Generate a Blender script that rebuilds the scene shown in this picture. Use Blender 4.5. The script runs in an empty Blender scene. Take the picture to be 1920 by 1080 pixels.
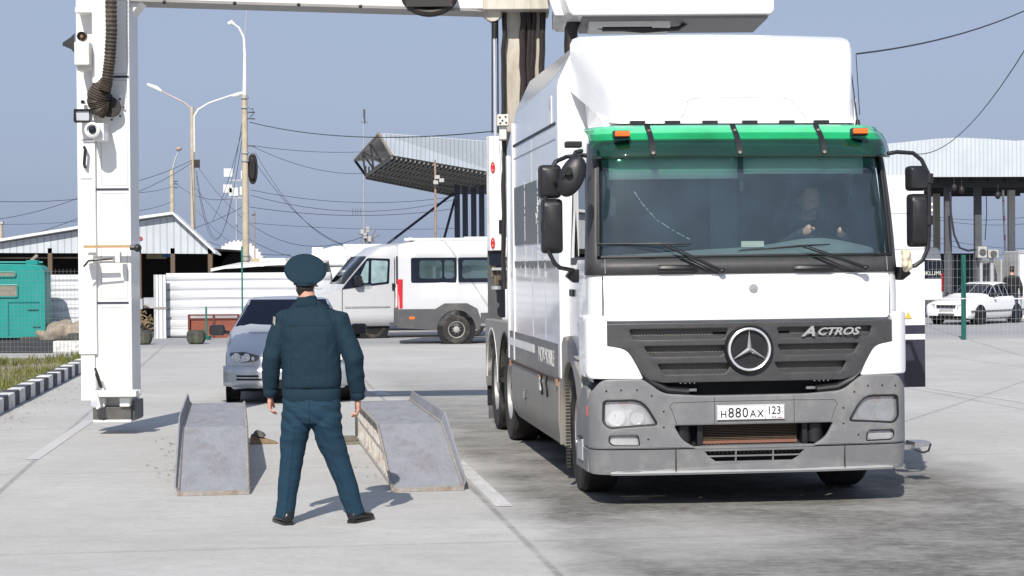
import bpy, bmesh, math, random
from mathutils import Vector, Matrix, noise
random.seed(7)
R = math.radians
S = bpy.context.scene
COL = S.collection
# ---------------------------------------------------------------- camera
FPX, CAMH, PITCH, ROLL = 3600.0, 1.85, R(0.66), R(0.40)
cam_d = bpy.data.cameras.new('camera'); cam = bpy.data.objects.new('camera', cam_d); COL.objects.link(cam)
S.camera = cam
cam_d.sensor_width = 36; cam_d.lens = FPX / 1920 * 36; cam_d.clip_start = 0.1; cam_d.clip_end = 6000
_X = Vector((1, 0, 0)); _U = Vector((0, math.sin(PITCH), math.cos(PITCH))); _F = Vector((0, math.cos(PITCH), -math.sin(PITCH)))
_cr, _sr = math.cos(ROLL), math.sin(ROLL)
cx_ = _X * _cr - _U * _sr; cy_ = _X * _sr + _U * _cr; cz_ = -_F
cam.matrix_world = Matrix(((cx_.x, cy_.x, cz_.x, 0), (cx_.y, cy_.y, cz_.y, 0), (cx_.z, cy_.z, cz_.z, CAMH), (0, 0, 0, 1)))
def ray(px, py):
    a, b = (px - 960) / FPX, -(py - 540) / FPX
    return cx_ * a + cy_ * b - cz_
def at(px, py, Y):
    d = ray(px, py); t = Y / d.y
    return Vector((d.x * t, Y, CAMH + d.z * t))
def gp(px, py, z=0.0):
    d = ray(px, py); t = (z - CAMH) / d.z
    return Vector((d.x * t, d.y * t, z))
# ---------------------------------------------------------------- light
SUN_EL, SUN_AZ = R(40), R(11)
w = bpy.data.worlds.new('World'); S.world = w; w.use_nodes = True
nt = w.node_tree; nt.nodes.clear()
sky = nt.nodes.new('ShaderNodeTexSky'); sky.sky_type = 'NISHITA'; sky.sun_disc = False
sky.sun_elevation = SUN_EL; sky.sun_rotation = math.pi + SUN_AZ
sky.air_density = 1.0; sky.dust_density = 2.0; sky.ozone_density = 2.0; sky.altitude = 0
hs = nt.nodes.new('ShaderNodeHueSaturation'); hs.inputs['Saturation'].default_value = 0.62; hs.inputs['Value'].default_value = 1.0
tint = nt.nodes.new('ShaderNodeMixRGB'); tint.blend_type = 'MIX'; tint.inputs[0].default_value = 0.80; tint.inputs[2].default_value = (2.0, 2.5, 3.7, 1)
bg = nt.nodes.new('ShaderNodeBackground'); bg.inputs[1].default_value = 0.12
wo = nt.nodes.new('ShaderNodeOutputWorld')
nt.links.new(sky.outputs[0], hs.inputs['Color']); nt.links.new(hs.outputs[0], tint.inputs[1]); nt.links.new(tint.outputs[0], bg.inputs[0]); nt.links.new(bg.outputs[0], wo.inputs[0])
sd = bpy.data.lights.new('sun', 'SUN'); sd.energy = 4.0; sd.angle = R(0.5); sd.color = (1.0, 0.94, 0.85)
sun = bpy.data.objects.new('sun', sd); COL.objects.link(sun)
LD = Vector((math.sin(SUN_AZ) * math.cos(SUN_EL), math.cos(SUN_AZ) * math.cos(SUN_EL), -math.sin(SUN_EL)))
sun.rotation_euler = LD.to_track_quat('-Z', 'Y').to_euler(); sun.location = (-5, -20, 20)
S.view_settings.view_transform = 'Standard'; S.view_settings.look = 'None'; S.view_settings.exposure = 0.38; S.view_settings.gamma = 1.0
S.render.engine = 'CYCLES'
# ---------------------------------------------------------------- materials
MATS = {}
def s2l(c): return tuple((x / 12.92 if x <= 0.04045 else ((x + 0.055) / 1.055) ** 2.4) for x in c)
def mat(name, col, rough=0.5, metal=0.0, var=0.12, scale=6.0, bump=0.0, coat=0.0, spec=0.5, dirt=None, dirt_amt=0.0, trans=None, emit=None, stretch=(1, 1, 1)):
    """principled material whose colour wanders a little with noise; optional dirt colour on a second noise"""
    if name in MATS: return MATS[name]
    m = bpy.data.materials.new(name); m.use_nodes = True; n = m.node_tree; b = n.nodes['Principled BSDF']
    tc = n.nodes.new('ShaderNodeTexCoord'); mp = n.nodes.new('ShaderNodeMapping'); mp.inputs['Scale'].default_value = stretch
    n.links.new(tc.outputs['Object'], mp.inputs[0])
    nz = n.nodes.new('ShaderNodeTexNoise'); nz.inputs['Scale'].default_value = scale; nz.inputs['Detail'].default_value = 6; nz.inputs['Roughness'].default_value = 0.6
    n.links.new(mp.outputs[0], nz.inputs['Vector'])
    rp = n.nodes.new('ShaderNodeValToRGB'); rp.color_ramp.elements[0].position = 0.3; rp.color_ramp.elements[1].position = 0.7
    rp.color_ramp.elements[0].color = tuple(x * (1 - var) for x in col[:3]) + (1,)
    rp.color_ramp.elements[1].color = tuple(min(1, x * (1 + var * 0.6)) for x in col[:3]) + (1,)
    n.links.new(nz.outputs[0], rp.inputs[0]); out = rp.outputs[0]
    if dirt:
        n2 = n.nodes.new('ShaderNodeTexNoise'); n2.inputs['Scale'].default_value = scale * 0.45; n2.inputs['Detail'].default_value = 8; n2.inputs['Roughness'].default_value = 0.7
        n.links.new(mp.outputs[0], n2.inputs['Vector'])
        r2 = n.nodes.new('ShaderNodeValToRGB'); r2.color_ramp.elements[0].position = 0.62 - dirt_amt * 0.35; r2.color_ramp.elements[1].position = 0.82 - dirt_amt * 0.2
        n.links.new(n2.outputs[0], r2.inputs[0])
        mx = n.nodes.new('ShaderNodeMixRGB'); mx.inputs[2].default_value = tuple(dirt) + (1,)
        n.links.new(r2.outputs[0], mx.inputs[0]); n.links.new(out, mx.inputs[1]); out = mx.outputs[0]
    n.links.new(out, b.inputs['Base Color'])
    rr = n.nodes.new('ShaderNodeMapRange'); rr.inputs[3].default_value = max(0.02, rough * 0.8); rr.inputs[4].default_value = min(1, rough * 1.2)
    n.links.new(nz.outputs[0], rr.inputs[0]); n.links.new(rr.outputs[0], b.inputs['Roughness'])
    b.inputs['Metallic'].default_value = metal; b.inputs['Coat Weight'].default_value = coat; b.inputs['Coat Roughness'].default_value = 0.05
    b.inputs['Specular IOR Level'].default_value = spec
    if bump:
        bn = n.nodes.new('ShaderNodeTexNoise'); bn.inputs['Scale'].default_value = scale * 5; bn.inputs['Detail'].default_value = 5
        n.links.new(mp.outputs[0], bn.inputs['Vector'])
        bp = n.nodes.new('ShaderNodeBump'); bp.inputs['Strength'].default_value = bump; bp.inputs['Distance'].default_value = 0.02
        n.links.new(bn.outputs[0], bp.inputs['Height']); n.links.new(bp.outputs[0], b.inputs['Normal'])
    if emit: b.inputs['Emission Color'].default_value = tuple(emit[:3]) + (1,); b.inputs['Emission Strength'].default_value = emit[3]
    MATS[name] = m; return m
def glass(name, tint_c, gloss=0.12, rough=0.02, haze=0.0, haze_c=(0.3, 0.4, 0.45)):
    if name in MATS: return MATS[name]
    m = bpy.data.materials.new(name); m.use_nodes = True; n = m.node_tree; n.nodes.clear()
    t = n.nodes.new('ShaderNodeBsdfTransparent'); t.inputs[0].default_value = tuple(tint_c) + (1,)
    g = n.nodes.new('ShaderNodeBsdfGlossy'); g.inputs['Roughness'].default_value = rough
    f = n.nodes.new('ShaderNodeFresnel'); f.inputs[0].default_value = 1.5
    ad = n.nodes.new('ShaderNodeMath'); ad.operation = 'ADD'; ad.inputs[1].default_value = gloss; ad.use_clamp = True
    mx = n.nodes.new('ShaderNodeMixShader'); o = n.nodes.new('ShaderNodeOutputMaterial')
    n.links.new(f.outputs[0], ad.inputs[0]); n.links.new(ad.outputs[0], mx.inputs[0]); n.links.new(t.outputs[0], mx.inputs[1]); n.links.new(g.outputs[0], mx.inputs[2])
    last = mx
    if haze:
        d = n.nodes.new('ShaderNodeBsdfDiffuse'); d.inputs[0].default_value = tuple(haze_c) + (1,)
        nz = n.nodes.new('ShaderNodeTexNoise'); nz.inputs['Scale'].default_value = 3; nz.inputs['Detail'].default_value = 8
        tc = n.nodes.new('ShaderNodeTexCoord'); n.links.new(tc.outputs['Object'], nz.inputs['Vector'])
        mr = n.nodes.new('ShaderNodeMapRange'); mr.inputs[1].default_value = 0.3; mr.inputs[2].default_value = 0.75; mr.inputs[3].default_value = haze * 0.6; mr.inputs[4].default_value = haze * 1.4
        n.links.new(nz.outputs[0], mr.inputs[0])
        m2 = n.nodes.new('ShaderNodeMixShader'); n.links.new(mr.outputs[0], m2.inputs[0]); n.links.new(mx.outputs[0], m2.inputs[1]); n.links.new(d.outputs[0], m2.inputs[2]); last = m2
    n.links.new(last.outputs[0], o.inputs[0]); MATS[name] = m; return m
def stripes(name, c1, c2, axis, freq, rough=0.5, bump=0.6, duty=0.5, metal=0.0, var=0.1):
    """corrugated / slatted surface: stripes of colour plus bump along one object axis"""
    if name in MATS: return MATS[name]
    m = mat(name, c1, rough, metal, var=var, scale=1.5); n = m.node_tree; b = n.nodes['Principled BSDF']
    tc = n.nodes.new('ShaderNodeTexCoord'); sp = n.nodes.new('ShaderNodeSeparateXYZ'); n.links.new(tc.outputs['Object'], sp.inputs[0])
    mu = n.nodes.new('ShaderNodeMath'); mu.operation = 'MULTIPLY'; mu.inputs[1].default_value = freq; n.links.new(sp.outputs[axis], mu.inputs[0])
    fr = n.nodes.new('ShaderNodeMath'); fr.operation = 'FRACT'; n.links.new(mu.outputs[0], fr.inputs[0])
    rp = n.nodes.new('ShaderNodeValToRGB'); e = rp.color_ramp.elements; e[0].position = duty - 0.08; e[1].position = duty; e[0].color = (0, 0, 0, 1); e[1].color = (1, 1, 1, 1)
    n.links.new(fr.outputs[0], rp.inputs[0])
    old = b.inputs['Base Color'].links[0].from_socket
    mx = n.nodes.new('ShaderNodeMixRGB'); mx.inputs[2].default_value = tuple(c2) + (1,); n.links.new(rp.outputs[0], mx.inputs[0]); n.links.new(old, mx.inputs[1]); n.links.new(mx.outputs[0], b.inputs['Base Color'])
    bp = n.nodes.new('ShaderNodeBump'); bp.inputs['Strength'].default_value = bump; bp.inputs['Distance'].default_value = 0.03; bp.invert = True
    n.links.new(rp.outputs[0], bp.inputs['Height']); n.links.new(bp.outputs[0], b.inputs['Normal'])
    return m
M_white = mat('white_paint', (0.80, 0.81, 0.82), 0.28, var=0.02, scale=2, coat=0.4)
M_whited = mat('white_paint_dusty', (0.78, 0.78, 0.77), 0.4, var=0.04, scale=2, coat=0.15, dirt=(0.55, 0.53, 0.49), dirt_amt=0.25)
M_offw = mat('offwhite_steel', (0.70, 0.69, 0.65), 0.45, var=0.05, scale=2, dirt=(0.45, 0.41, 0.34), dirt_amt=0.3)
M_black = mat('black_plastic', (0.014, 0.014, 0.017), 0.45, var=0.3, scale=9)
M_dark = mat('dark_void', (0.006, 0.006, 0.008), 0.8)
M_rubber = mat('rubber', (0.022, 0.021, 0.02), 0.8, var=0.3, scale=14, dirt=(0.10, 0.09, 0.075), dirt_amt=0.35)
M_grille = mat('grille_plastic', (0.05, 0.05, 0.053), 0.5, var=0.15, scale=12, bump=0.05)
M_bump = mat('grey_plastic', (0.17, 0.175, 0.185), 0.5, var=0.08, scale=7, bump=0.04, dirt=(0.26, 0.255, 0.245), dirt_amt=0.35)
M_skirt = mat('grey_skirt', (0.24, 0.235, 0.225), 0.45, var=0.1, scale=3, dirt=(0.30, 0.27, 0.21), dirt_amt=0.5, stretch=(1, 3, 1))
M_chrome = mat('chrome', (0.80, 0.81, 0.83), 0.2, metal=0.6, var=0.03)
M_alu = mat('aluminium', (0.55, 0.55, 0.56), 0.38, metal=0.9, var=0.1)
M_rim = mat('wheel_silver', (0.45, 0.44, 0.43), 0.45, metal=0.5, var=0.15, dirt=(0.20, 0.18, 0.15), dirt_amt=0.4)
M_orange = mat('orange_lens', (0.85, 0.16, 0.02), 0.2, coat=0.5)
M_red = mat('red_lens', (0.55, 0.02, 0.03), 0.2, coat=0.5)
M_mast = mat('mast_steel', (0.56, 0.53, 0.46), 0.6, var=0.12, scale=5, dirt=(0.25, 0.2, 0.14), dirt_amt=0.5, stretch=(1, 1, 0.3))
M_hose = mat('hose_black', (0.02, 0.016, 0.015), 0.55, var=0.4, scale=20)
M_conc = mat('pole_concrete', (0.46, 0.40, 0.31), 0.85, var=0.15, scale=5, dirt=(0.25, 0.2, 0.15), dirt_amt=0.2)
M_galv = mat('galvanised', (0.45, 0.47, 0.5), 0.5, metal=0.4, var=0.15)
M_ramp = mat('ramp_steel', (0.265, 0.275, 0.305), 0.75, metal=0.0, var=0.14, scale=5, dirt=(0.19, 0.165, 0.16), dirt_amt=0.32, bump=.35, spec=.25, stretch=(2.2, .8, 1))
M_rust = mat('rusty_edge', (0.30, 0.28, 0.255), 0.8, var=0.3, scale=20, dirt=(0.19, 0.11, 0.07), dirt_amt=0.35)
M_truss = mat('truss_steel', (0.50, 0.49, 0.46), 0.7, var=0.25, scale=15, dirt=(0.28, 0.15, 0.08), dirt_amt=0.4)
M_silver = mat('silver_paint', (0.50, 0.52, 0.55), 0.30, metal=0.45, var=0.03, coat=0.6)
M_carglass = mat('car_glass_dark', (0.006, 0.009, 0.020), 0.15, var=0.1, spec=0.12)
M_clad = mat('cladding_grey', (0.07, 0.072, 0.078), 0.55, var=0.1, dirt=(0.13, 0.12, 0.11), dirt_amt=0.3)
M_van = mat('van_white', (0.53, 0.54, 0.56), 0.3, var=0.03, coat=0.3)
M_interior = mat('cab_interior', (0.045, 0.06, 0.075), 0.8, var=0.2)
M_seat = mat('seat_cloth', (0.05, 0.055, 0.07), 0.9, var=0.3)
M_cloth = mat('uniform_jacket_cloth', (0.0085, 0.0265, 0.043), 0.85, var=0.10, scale=30, bump=0.15, spec=0.25)
M_trous = mat('uniform_trouser_cloth', (0.011, 0.037, 0.064), 0.85, var=0.10, scale=30, bump=0.15, spec=0.25)
M_skin = mat('skin', (0.60, 0.31, 0.22), 0.5, var=0.12, scale=14)
M_hair = mat('hair_dark', (0.014, 0.009, 0.008), 0.7, var=0.3, scale=40)
M_shoe = mat('black_leather', (0.012, 0.012, 0.013), 0.3, var=0.3, scale=20)
M_glassd = mat('dark_glass', (0.010, 0.014, 0.026), 0.08, var=0.1, coat=0.0, spec=0.35)
M_wire = mat('cable_black', (0.02, 0.022, 0.035), 0.6)
M_teal = mat('teal_paint', (0.0, 0.24, 0.215), 0.45, var=0.1, scale=2, dirt=(0.03, 0.25, 0.23), dirt_amt=0.3)
M_wire2 = mat('wire_green', (0.02, 0.16, 0.13), 0.5)
M_lamp = mat('lamp_white', (0.75, 0.75, 0.72), 0.4)
# ---------------------------------------------------------------- mesh helpers
class MB:
    def __init__(s): s.bm = bmesh.new(); s.ms = []
    def mi(s, m):
        if m not in s.ms: s.ms.append(m)
        return s.ms.index(m)
    def face(s, vs, m=None):
        try: f = s.bm.faces.new(vs)
        except ValueError: return None
        f.material_index = s.mi(m); return f
    def poly(s, pts, m=None): return s.face([s.bm.verts.new(p) for p in pts], m)
    def box(s, x0, x1, y0, y1, z0, z1, m=None, mt=None):
        v = [s.bm.verts.new((x, y, z)) for z in (z0, z1) for y in (y0, y1) for x in (x0, x1)]
        if mt is not None:
            for q in v: q.co = mt @ q.co
        for f in ((0, 2, 3, 1), (4, 5, 7, 6), (0, 1, 5, 4), (2, 6, 7, 3), (0, 4, 6, 2), (1, 3, 7, 5)): s.face([v[i] for i in f], m)
        return s
    def bar(s, p0, p1, wx, wz, m=None):
        """square bar between two points"""
        p0, p1 = Vector(p0), Vector(p1); d = (p1 - p0); L = d.length; q = d.to_track_quat('Z', 'Y').to_matrix().to_4x4()
        return s.box(-wx / 2, wx / 2, -wz / 2, wz / 2, 0, L, m, Matrix.Translation(p0) @ q)
    def loft(s, secs, m=None, closed=True, cap=True):
        rings = [[s.bm.verts.new(p) for p in sec] for sec in secs]; n = len(rings[0])
        for a, b in zip(rings, rings[1:]):
            for i in range(n if closed else n - 1):
                j = (i + 1) % n; s.face([a[i], a[j], b[j], b[i]], m)
        if cap and closed: s.face(rings[0][::-1], m); s.face(rings[-1], m)
        return rings
    def tube(s, pts, r, n=8, m=None, cap=True, sy=1.0):
        pts = [Vector(p) for p in pts]; rs = r if isinstance(r, list) else [r] * len(pts); secs = []
        up = None
        for i, p in enumerate(pts):
            d = (pts[min(i + 1, len(pts) - 1)] - pts[max(i - 1, 0)]).normalized()
            if up is None: up = Vector((0, 0, 1)) if abs(d.z) < 0.9 else Vector((0, 1, 0))
            a = d.cross(up).normalized(); b = a.cross(d).normalized(); up = b
            rr = rs[i]; ra, rb = (rr if isinstance(rr, tuple) else (rr, rr * sy))
            secs.append([p + a * math.cos(t) * ra + b * math.sin(t) * rb for t in [2 * math.pi * k / n for k in range(n)]])
        s.loft(secs, m, cap=cap); return s
    def cyl(s, p0, p1, r0, r1=None, n=16, m=None): return s.tube([p0, p1], [r0, r0 if r1 is None else r1], n, m)
    def prism(s, pts, ax, a0, a1, m=None):
        f = {'x': lambda p, a: (a, p[0], p[1]), 'y': lambda p, a: (p[0], a, p[1]), 'z': lambda p, a: (p[0], p[1], a)}[ax]
        s.loft([[f(p, a0) for p in pts], [f(p, a1) for p in pts]], m); return s
    def lathe(s, prof, c=(0, 0, 0), ax='x', n=32, m=None, cap=False):
        c = Vector(c); secs = []
        for r, h in prof:
            ring = []
            for k in range(n):
                t = 2 * math.pi * k / n; u, v = r * math.cos(t), r * math.sin(t)
                ring.append(c + Vector({'x': (h, u, v), 'y': (u, h, v), 'z': (u, v, h)}[ax]))
            secs.append(ring)
        s.loft(secs, m, cap=cap); return s
    def ball(s, c, rx, ry=None, rz=None, n=14, m=None, mt=None):
        ry = ry or rx; rz = rz or rx; secs = []
        for i in range(1, n // 2 + 2):
            a = math.pi * (i - 0.5) / (n // 2 + 1) ; zz = -math.cos(a); q = math.sin(a)
            ring = []
            for k in range(n):
                t = 2 * math.pi * k / n; p = Vector((rx * q * math.cos(t), ry * q * math.sin(t), rz * zz))
                if mt is not None: p = mt @ p
                ring.append(Vector(c) + p)
            secs.append(ring)
        s.loft(secs, m); return s
    def build(s, name, m=None, parent=None, bev=0.0, smooth=35, seg=2, recalc=True, solid=None):
        if recalc: bmesh.ops.recalc_face_normals(s.bm, faces=s.bm.faces)
        me = bpy.data.meshes.new(name); s.bm.to_mesh(me); s.bm.free()
        ms = list(s.ms)
        if m is not None and not ms: ms = [m]
        for q in ms: me.materials.append(q if q is not None else m)
        return link(me, name, parent, bev, smooth, seg, solid)
def link(me, name, parent=None, bev=0.0, smooth=35, seg=2, solid=None):
    if smooth:
        me.polygons.foreach_set('use_smooth', [True] * len(me.polygons)); me.set_sharp_from_angle(angle=R(smooth))
    o = bpy.data.objects.new(name, me); COL.objects.link(o)
    if parent: o.parent = parent
    if solid:
        q = o.modifiers.new('solid', 'SOLIDIFY'); q.thickness = solid; q.offset = -1
    if bev:
        q = o.modifiers.new('bevel', 'BEVEL'); q.width = bev; q.segments = seg; q.limit_method = 'ANGLE'; q.angle_limit = R(40); q.harden_normals = True
    return o
def tag(o, label=None, cat=None, group=None, kind=None):
    if label: o['label'] = label
    if cat: o['category'] = cat
    if group: o['group'] = group
    if kind: o['kind'] = kind
    return o
def thing(name, label, cat, loc=(0, 0, 0), rz=0.0, group=None, rot=None):
    o = bpy.data.objects.new(name, None); COL.objects.link(o); o.empty_display_size = 0.2
    o.location = loc; o.rotation_euler = rot if rot else (0, 0, rz)
    return tag(o, label, cat, group)
def copy_tree(o, parent=None):
    c = o.copy(); COL.objects.link(c)
    if parent: c.parent = parent
    for ch in o.children: copy_tree(ch, c)
    return c
def remesh(bm, voxel, it=2, fac=0.5):
    bmesh.ops.recalc_face_normals(bm, faces=bm.faces)
    me = bpy.data.meshes.new('t'); bm.to_mesh(me); bm.free()
    o = bpy.data.objects.new('t', me); COL.objects.link(o)
    q = o.modifiers.new('r', 'REMESH'); q.mode = 'VOXEL'; q.voxel_size = voxel
    if it: q = o.modifiers.new('s', 'SMOOTH'); q.iterations = it; q.factor = fac
    bpy.context.view_layer.update()
    res = bpy.data.meshes.new_from_object(o.evaluated_get(bpy.context.evaluated_depsgraph_get()))
    bpy.data.objects.remove(o); bpy.data.meshes.remove(me)
    return res
def text_mesh(txt, size, ext=0.002, shear=0.0, sx=1.0, off=0.0, align='CENTER'):
    c = bpy.data.curves.new('t', 'FONT'); c.body = txt; c.size = size; c.extrude = ext; c.shear = shear; c.align_x = align; c.offset = off; c.resolution_u = 3
    o = bpy.data.objects.new('t', c); COL.objects.link(o); bpy.context.view_layer.update()
    me = bpy.data.meshes.new_from_object(o.evaluated_get(bpy.context.evaluated_depsgraph_get()))
    bpy.data.objects.remove(o)
    for v in me.vertices: v.co.x *= sx
    return me
def text_into(mb, txt, size, mt, m, ext=0.002, shear=0.0, sx=1.0, off=0.0, align='CENTER'):
    me = text_mesh(txt, size, ext, shear, sx, off, align); k = len(mb.bm.faces); me.transform(mt); mb.bm.from_mesh(me); mb.bm.faces.ensure_lookup_table()
    i = mb.mi(m)
    for f in mb.bm.faces[k:]: f.material_index = i
    bpy.data.meshes.remove(me)
FRONT = Matrix.Rotation(R(90), 4, 'X')      # text lying in XY -> facing -Y (towards the camera)
def fillet(pts, r, n=4):
    out = []; N = len(pts)
    for i, p in enumerate(pts):
        rr = r[i] if isinstance(r, (list, tuple)) else r
        a, p0, b = Vector(pts[i - 1]), Vector(p), Vector(pts[(i + 1) % N])
        da, db = (a - p0), (b - p0); k = min(rr, da.length * 0.48, db.length * 0.48)
        if k < 1e-4: out.append((p0.x, p0.y)); continue
        q0, q1 = p0 + da.normalized() * k, p0 + db.normalized() * k
        for j in range(n + 1):
            t = j / n; c = q0 * (1 - t) ** 2 + p0 * 2 * t * (1 - t) + q1 * t * t; out.append((c.x, c.y))
    return out
def rect(x0, x1, z0, z1, r=0.0, n=4):
    p = [(x0, z0), (x1, z0), (x1, z1), (x0, z1)]
    return fillet(p, r, n) if r else p
def sheet(name, outers, holes, th, m, parent, fn, cuts=None, bev=0.0, smooth=35):
    """flat outline with holes in (x,z), given a thickness, sliced at cuts and bent by fn(x,z,t)"""
    c = bpy.data.curves.new('s', 'CURVE'); c.dimensions = '2D'; c.fill_mode = 'BOTH'; c.extrude = th / 2; c.bevel_depth = bev; c.bevel_resolution = 1
    if bev: c.extrude = max(0.0005, th / 2 - bev); c.offset = -bev
    for P in list(outers) + list(holes):
        sp = c.splines.new('POLY'); sp.points.add(len(P) - 1); sp.use_cyclic_u = True
        for q, p in zip(sp.points, P): q.co = (p[0], p[1], 0, 1)
    o = bpy.data.objects.new('s', c); COL.objects.link(o); bpy.context.view_layer.update()
    me = bpy.data.meshes.new_from_object(o.evaluated_get(bpy.context.evaluated_depsgraph_get())); bpy.data.objects.remove(o)
    bm = bmesh.new(); bm.from_mesh(me); bpy.data.meshes.remove(me)
    bmesh.ops.remove_doubles(bm, verts=bm.verts, dist=1e-5)
    for x in (cuts or []):
        bmesh.ops.bisect_plane(bm, geom=list(bm.verts) + list(bm.edges) + list(bm.faces), plane_co=(x, 0, 0), plane_no=(1, 0, 0))
    for v in bm.verts: v.co = Vector(fn(v.co.x, v.co.y, -v.co.z))
    bmesh.ops.recalc_face_normals(bm, faces=bm.faces)
    me = bpy.data.meshes.new(name); bm.to_mesh(me); bm.free(); me.materials.append(m)
    return link(me, name, parent, 0, smooth)
def wheel(name, parent, c, r, wd, rim_r, side=-1, m_rim=None, holes=8, n=40):
    """tyre with rim and hub; side -1: the outer face looks to -x"""
    m_rim = m_rim or M_rim; s = side; t = MB()
    pr = [(rim_r, -wd * 0.42), (rim_r + (r - rim_r) * .5, -wd * 0.5), (r * 0.95, -wd * 0.47), (r, -wd * 0.36), (r, wd * 0.36), (r * 0.95, wd * 0.47), (rim_r + (r - rim_r) * .5, wd * 0.5), (rim_r, wd * 0.42), (rim_r, -wd * 0.42)]
    t.lathe(pr, c, 'x', n); ty = t.build(name, M_rubber, parent)
    q = MB(); o = s * wd
    q.lathe([(rim_r, -0.42 * o), (rim_r, .44 * o), (rim_r * .93, .43 * o), (rim_r * .88, .30 * o), (rim_r * .62, .22 * o), (rim_r * .42, .26 * o), (rim_r * .36, .40 * o), (rim_r * .2, .42 * o), (0.002, .42 * o)], c, 'x', n, m_rim)
    for k in range(holes):
        a = 2 * math.pi * k / holes; p = Vector(c) + Vector((.275 * o, math.cos(a) * rim_r * .74, math.sin(a) * rim_r * .74))
        q.cyl(p - Vector((.05 * o, 0, 0)), p + Vector((.01 * o, 0, 0)), rim_r * .085, n=8, m=M_dark)
        p = Vector(c) + Vector((.26 * o, math.cos(a + .3) * rim_r * .5, math.sin(a + .3) * rim_r * .5)); q.cyl(p, p + Vector((.07 * o, 0, 0)), rim_r * .05, n=6, m=m_rim)
    q.build('rim', m_rim, ty)
    return ty
# ================================================================ THE SETTING
def ground_material():
    m = bpy.data.materials.new('concrete_apron'); m.use_nodes = True; n = m.node_tree; b = n.nodes['Principled BSDF']; N = n.nodes.new; L = n.links.new
    geo = N('ShaderNodeNewGeometry')
    def noise_(scale, detail=6, rough=.6, st=(1, 1, 1), rot=0.0, off=(0, 0, 0)):
        mp = N('ShaderNodeMapping'); mp.inputs['Scale'].default_value = st; mp.inputs['Rotation'].default_value = (0, 0, rot); mp.inputs['Location'].default_value = off; L(geo.outputs['Position'], mp.inputs[0])
        z = N('ShaderNodeTexNoise'); z.inputs['Scale'].default_value = scale; z.inputs['Detail'].default_value = detail; z.inputs['Roughness'].default_value = rough; L(mp.outputs[0], z.inputs['Vector']); return z.outputs[0]
    def ramp(src, a, bb, c0=0, c1=1):
        r = N('ShaderNodeMapRange'); r.inputs[1].default_value = a; r.inputs[2].default_value = bb; r.inputs[3].default_value = c0; r.inputs[4].default_value = c1; L(src, r.inputs[0]); return r.outputs[0]
    def math_(op, a, c):
        q = N('ShaderNodeMath'); q.operation = op
        for i, v in enumerate((a, c)):
            if isinstance(v, (int, float)): q.inputs[i].default_value = v
            elif v is not None: L(v, q.inputs[i])
        return q.outputs[0]
    def mix(f, a, c):
        q = N('ShaderNodeMixRGB')
        if isinstance(f, (int, float)): q.inputs[0].default_value = f
        else: L(f, q.inputs[0])
        for i, v in ((1, a), (2, c)):
            if isinstance(v, tuple): q.inputs[i].default_value = v + (1,)
            else: L(v, q.inputs[i])
        return q.outputs[0]
    base = mix(ramp(noise_(.35, 5), .35, .65), (.445, .44, .425), (.53, .525, .51))
    base = mix(ramp(noise_(6, 8, .75, (.45, 1, 1)), .35, .68, 0, .42), base, (.30, .295, .28))
    base = mix(ramp(noise_(30, 5, .75, (.6, 1.4, 1)), .48, .66, 0, .35), base, (.26, .255, .24))
    base = mix(ramp(noise_(1.6, 7, .7), .56, .66, 0, .35), base, (.33, .32, .30))
    base = mix(ramp(noise_(70, 4, .8), .58, .72, 0, .5), base, (.20, .20, .19))          # pits
    sp = N('ShaderNodeSeparateXYZ'); rot = N('ShaderNodeVectorRotate'); rot.rotation_type = 'Z_AXIS'; rot.inputs['Angle'].default_value = -LANE; L(geo.outputs['Position'], rot.inputs['Vector']); L(rot.outputs[0], sp.inputs[0])
    u, v = sp.outputs[0], sp.outputs[1]                                                    # across / along the lanes
    wob = ramp(noise_(1.1, 5), 0, 1, -.55, .55)
    # dark oily lane the truck drives in: between u0 and u1
    uu = math_('ADD', u, wob)
    lane = math_('MULTIPLY', ramp(uu, LU0 - .25, LU0 + .35), ramp(uu, LU1 + .4, LU1 - .5))
    vv = math_('ADD', v, wob)
    lane = math_('MULTIPLY', lane, ramp(vv, 36, 19))
    patch = math_('MAXIMUM', ramp(noise_(.42, 5, .55, (.9, 1.0, 1), .25, (3.1, 7.7, 0)), .30, .47, .45, 1), math_('MULTIPLY', ramp(v, 13.2, 14.8), .78))
    fine = math_('MULTIPLY', ramp(noise_(10, 9, .78, (.75, 1.2, 1), .12), .30, .58, .5, 1), ramp(noise_(1.6, 7, .66, (.7, 1.3, 1), .1), .3, .55, .6, 1))
    bl = N('ShaderNodeVectorMath'); bl.operation = 'DISTANCE'; L(geo.outputs['Position'], bl.inputs[0]); bl.inputs[1].default_value = tuple(gp(1270, 1010))
    fine = math_('MULTIPLY', fine, ramp(math_('ADD', bl.outputs['Value'], wob), .3, 1.5, .42, 1))
    dark = math_('MULTIPLY', math_('MULTIPLY', lane, patch), fine)
    base = mix(math_('MULTIPLY', dark, .88), base, (.066, .062, .054))
    # light swept tyre arcs crossing the stained patch
    for (cx, cy, r0, wd_) in ((4.5, 7.0, 4.0, .10), (5.4, 7.4, 4.35, .07), (2.0, 5.0, 6.3, .08)):
        d = N('ShaderNodeVectorMath'); d.operation = 'DISTANCE'; L(geo.outputs['Position'], d.inputs[0]); d.inputs[1].default_value = (cx, cy, 0)
        a = math_('ABSOLUTE', math_('SUBTRACT', d.outputs['Value'], r0), None)
        base = mix(math_('MULTIPLY', ramp(a, wd_ * 1.3, wd_ * .4), ramp(noise_(1.3, 4), .35, .6, 0, .45)), base, (.12, .12, .12))
    # slab joints
    def joint(coord, step, off, wid):
        f = math_('FRACT', math_('MULTIPLY', math_('ADD', coord, off), 1.0 / step), None)
        e = math_('MINIMUM', f, math_('SUBTRACT', 1.0, f))
        return ramp(e, wid / step * 1.6, wid / step * .6)
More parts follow.
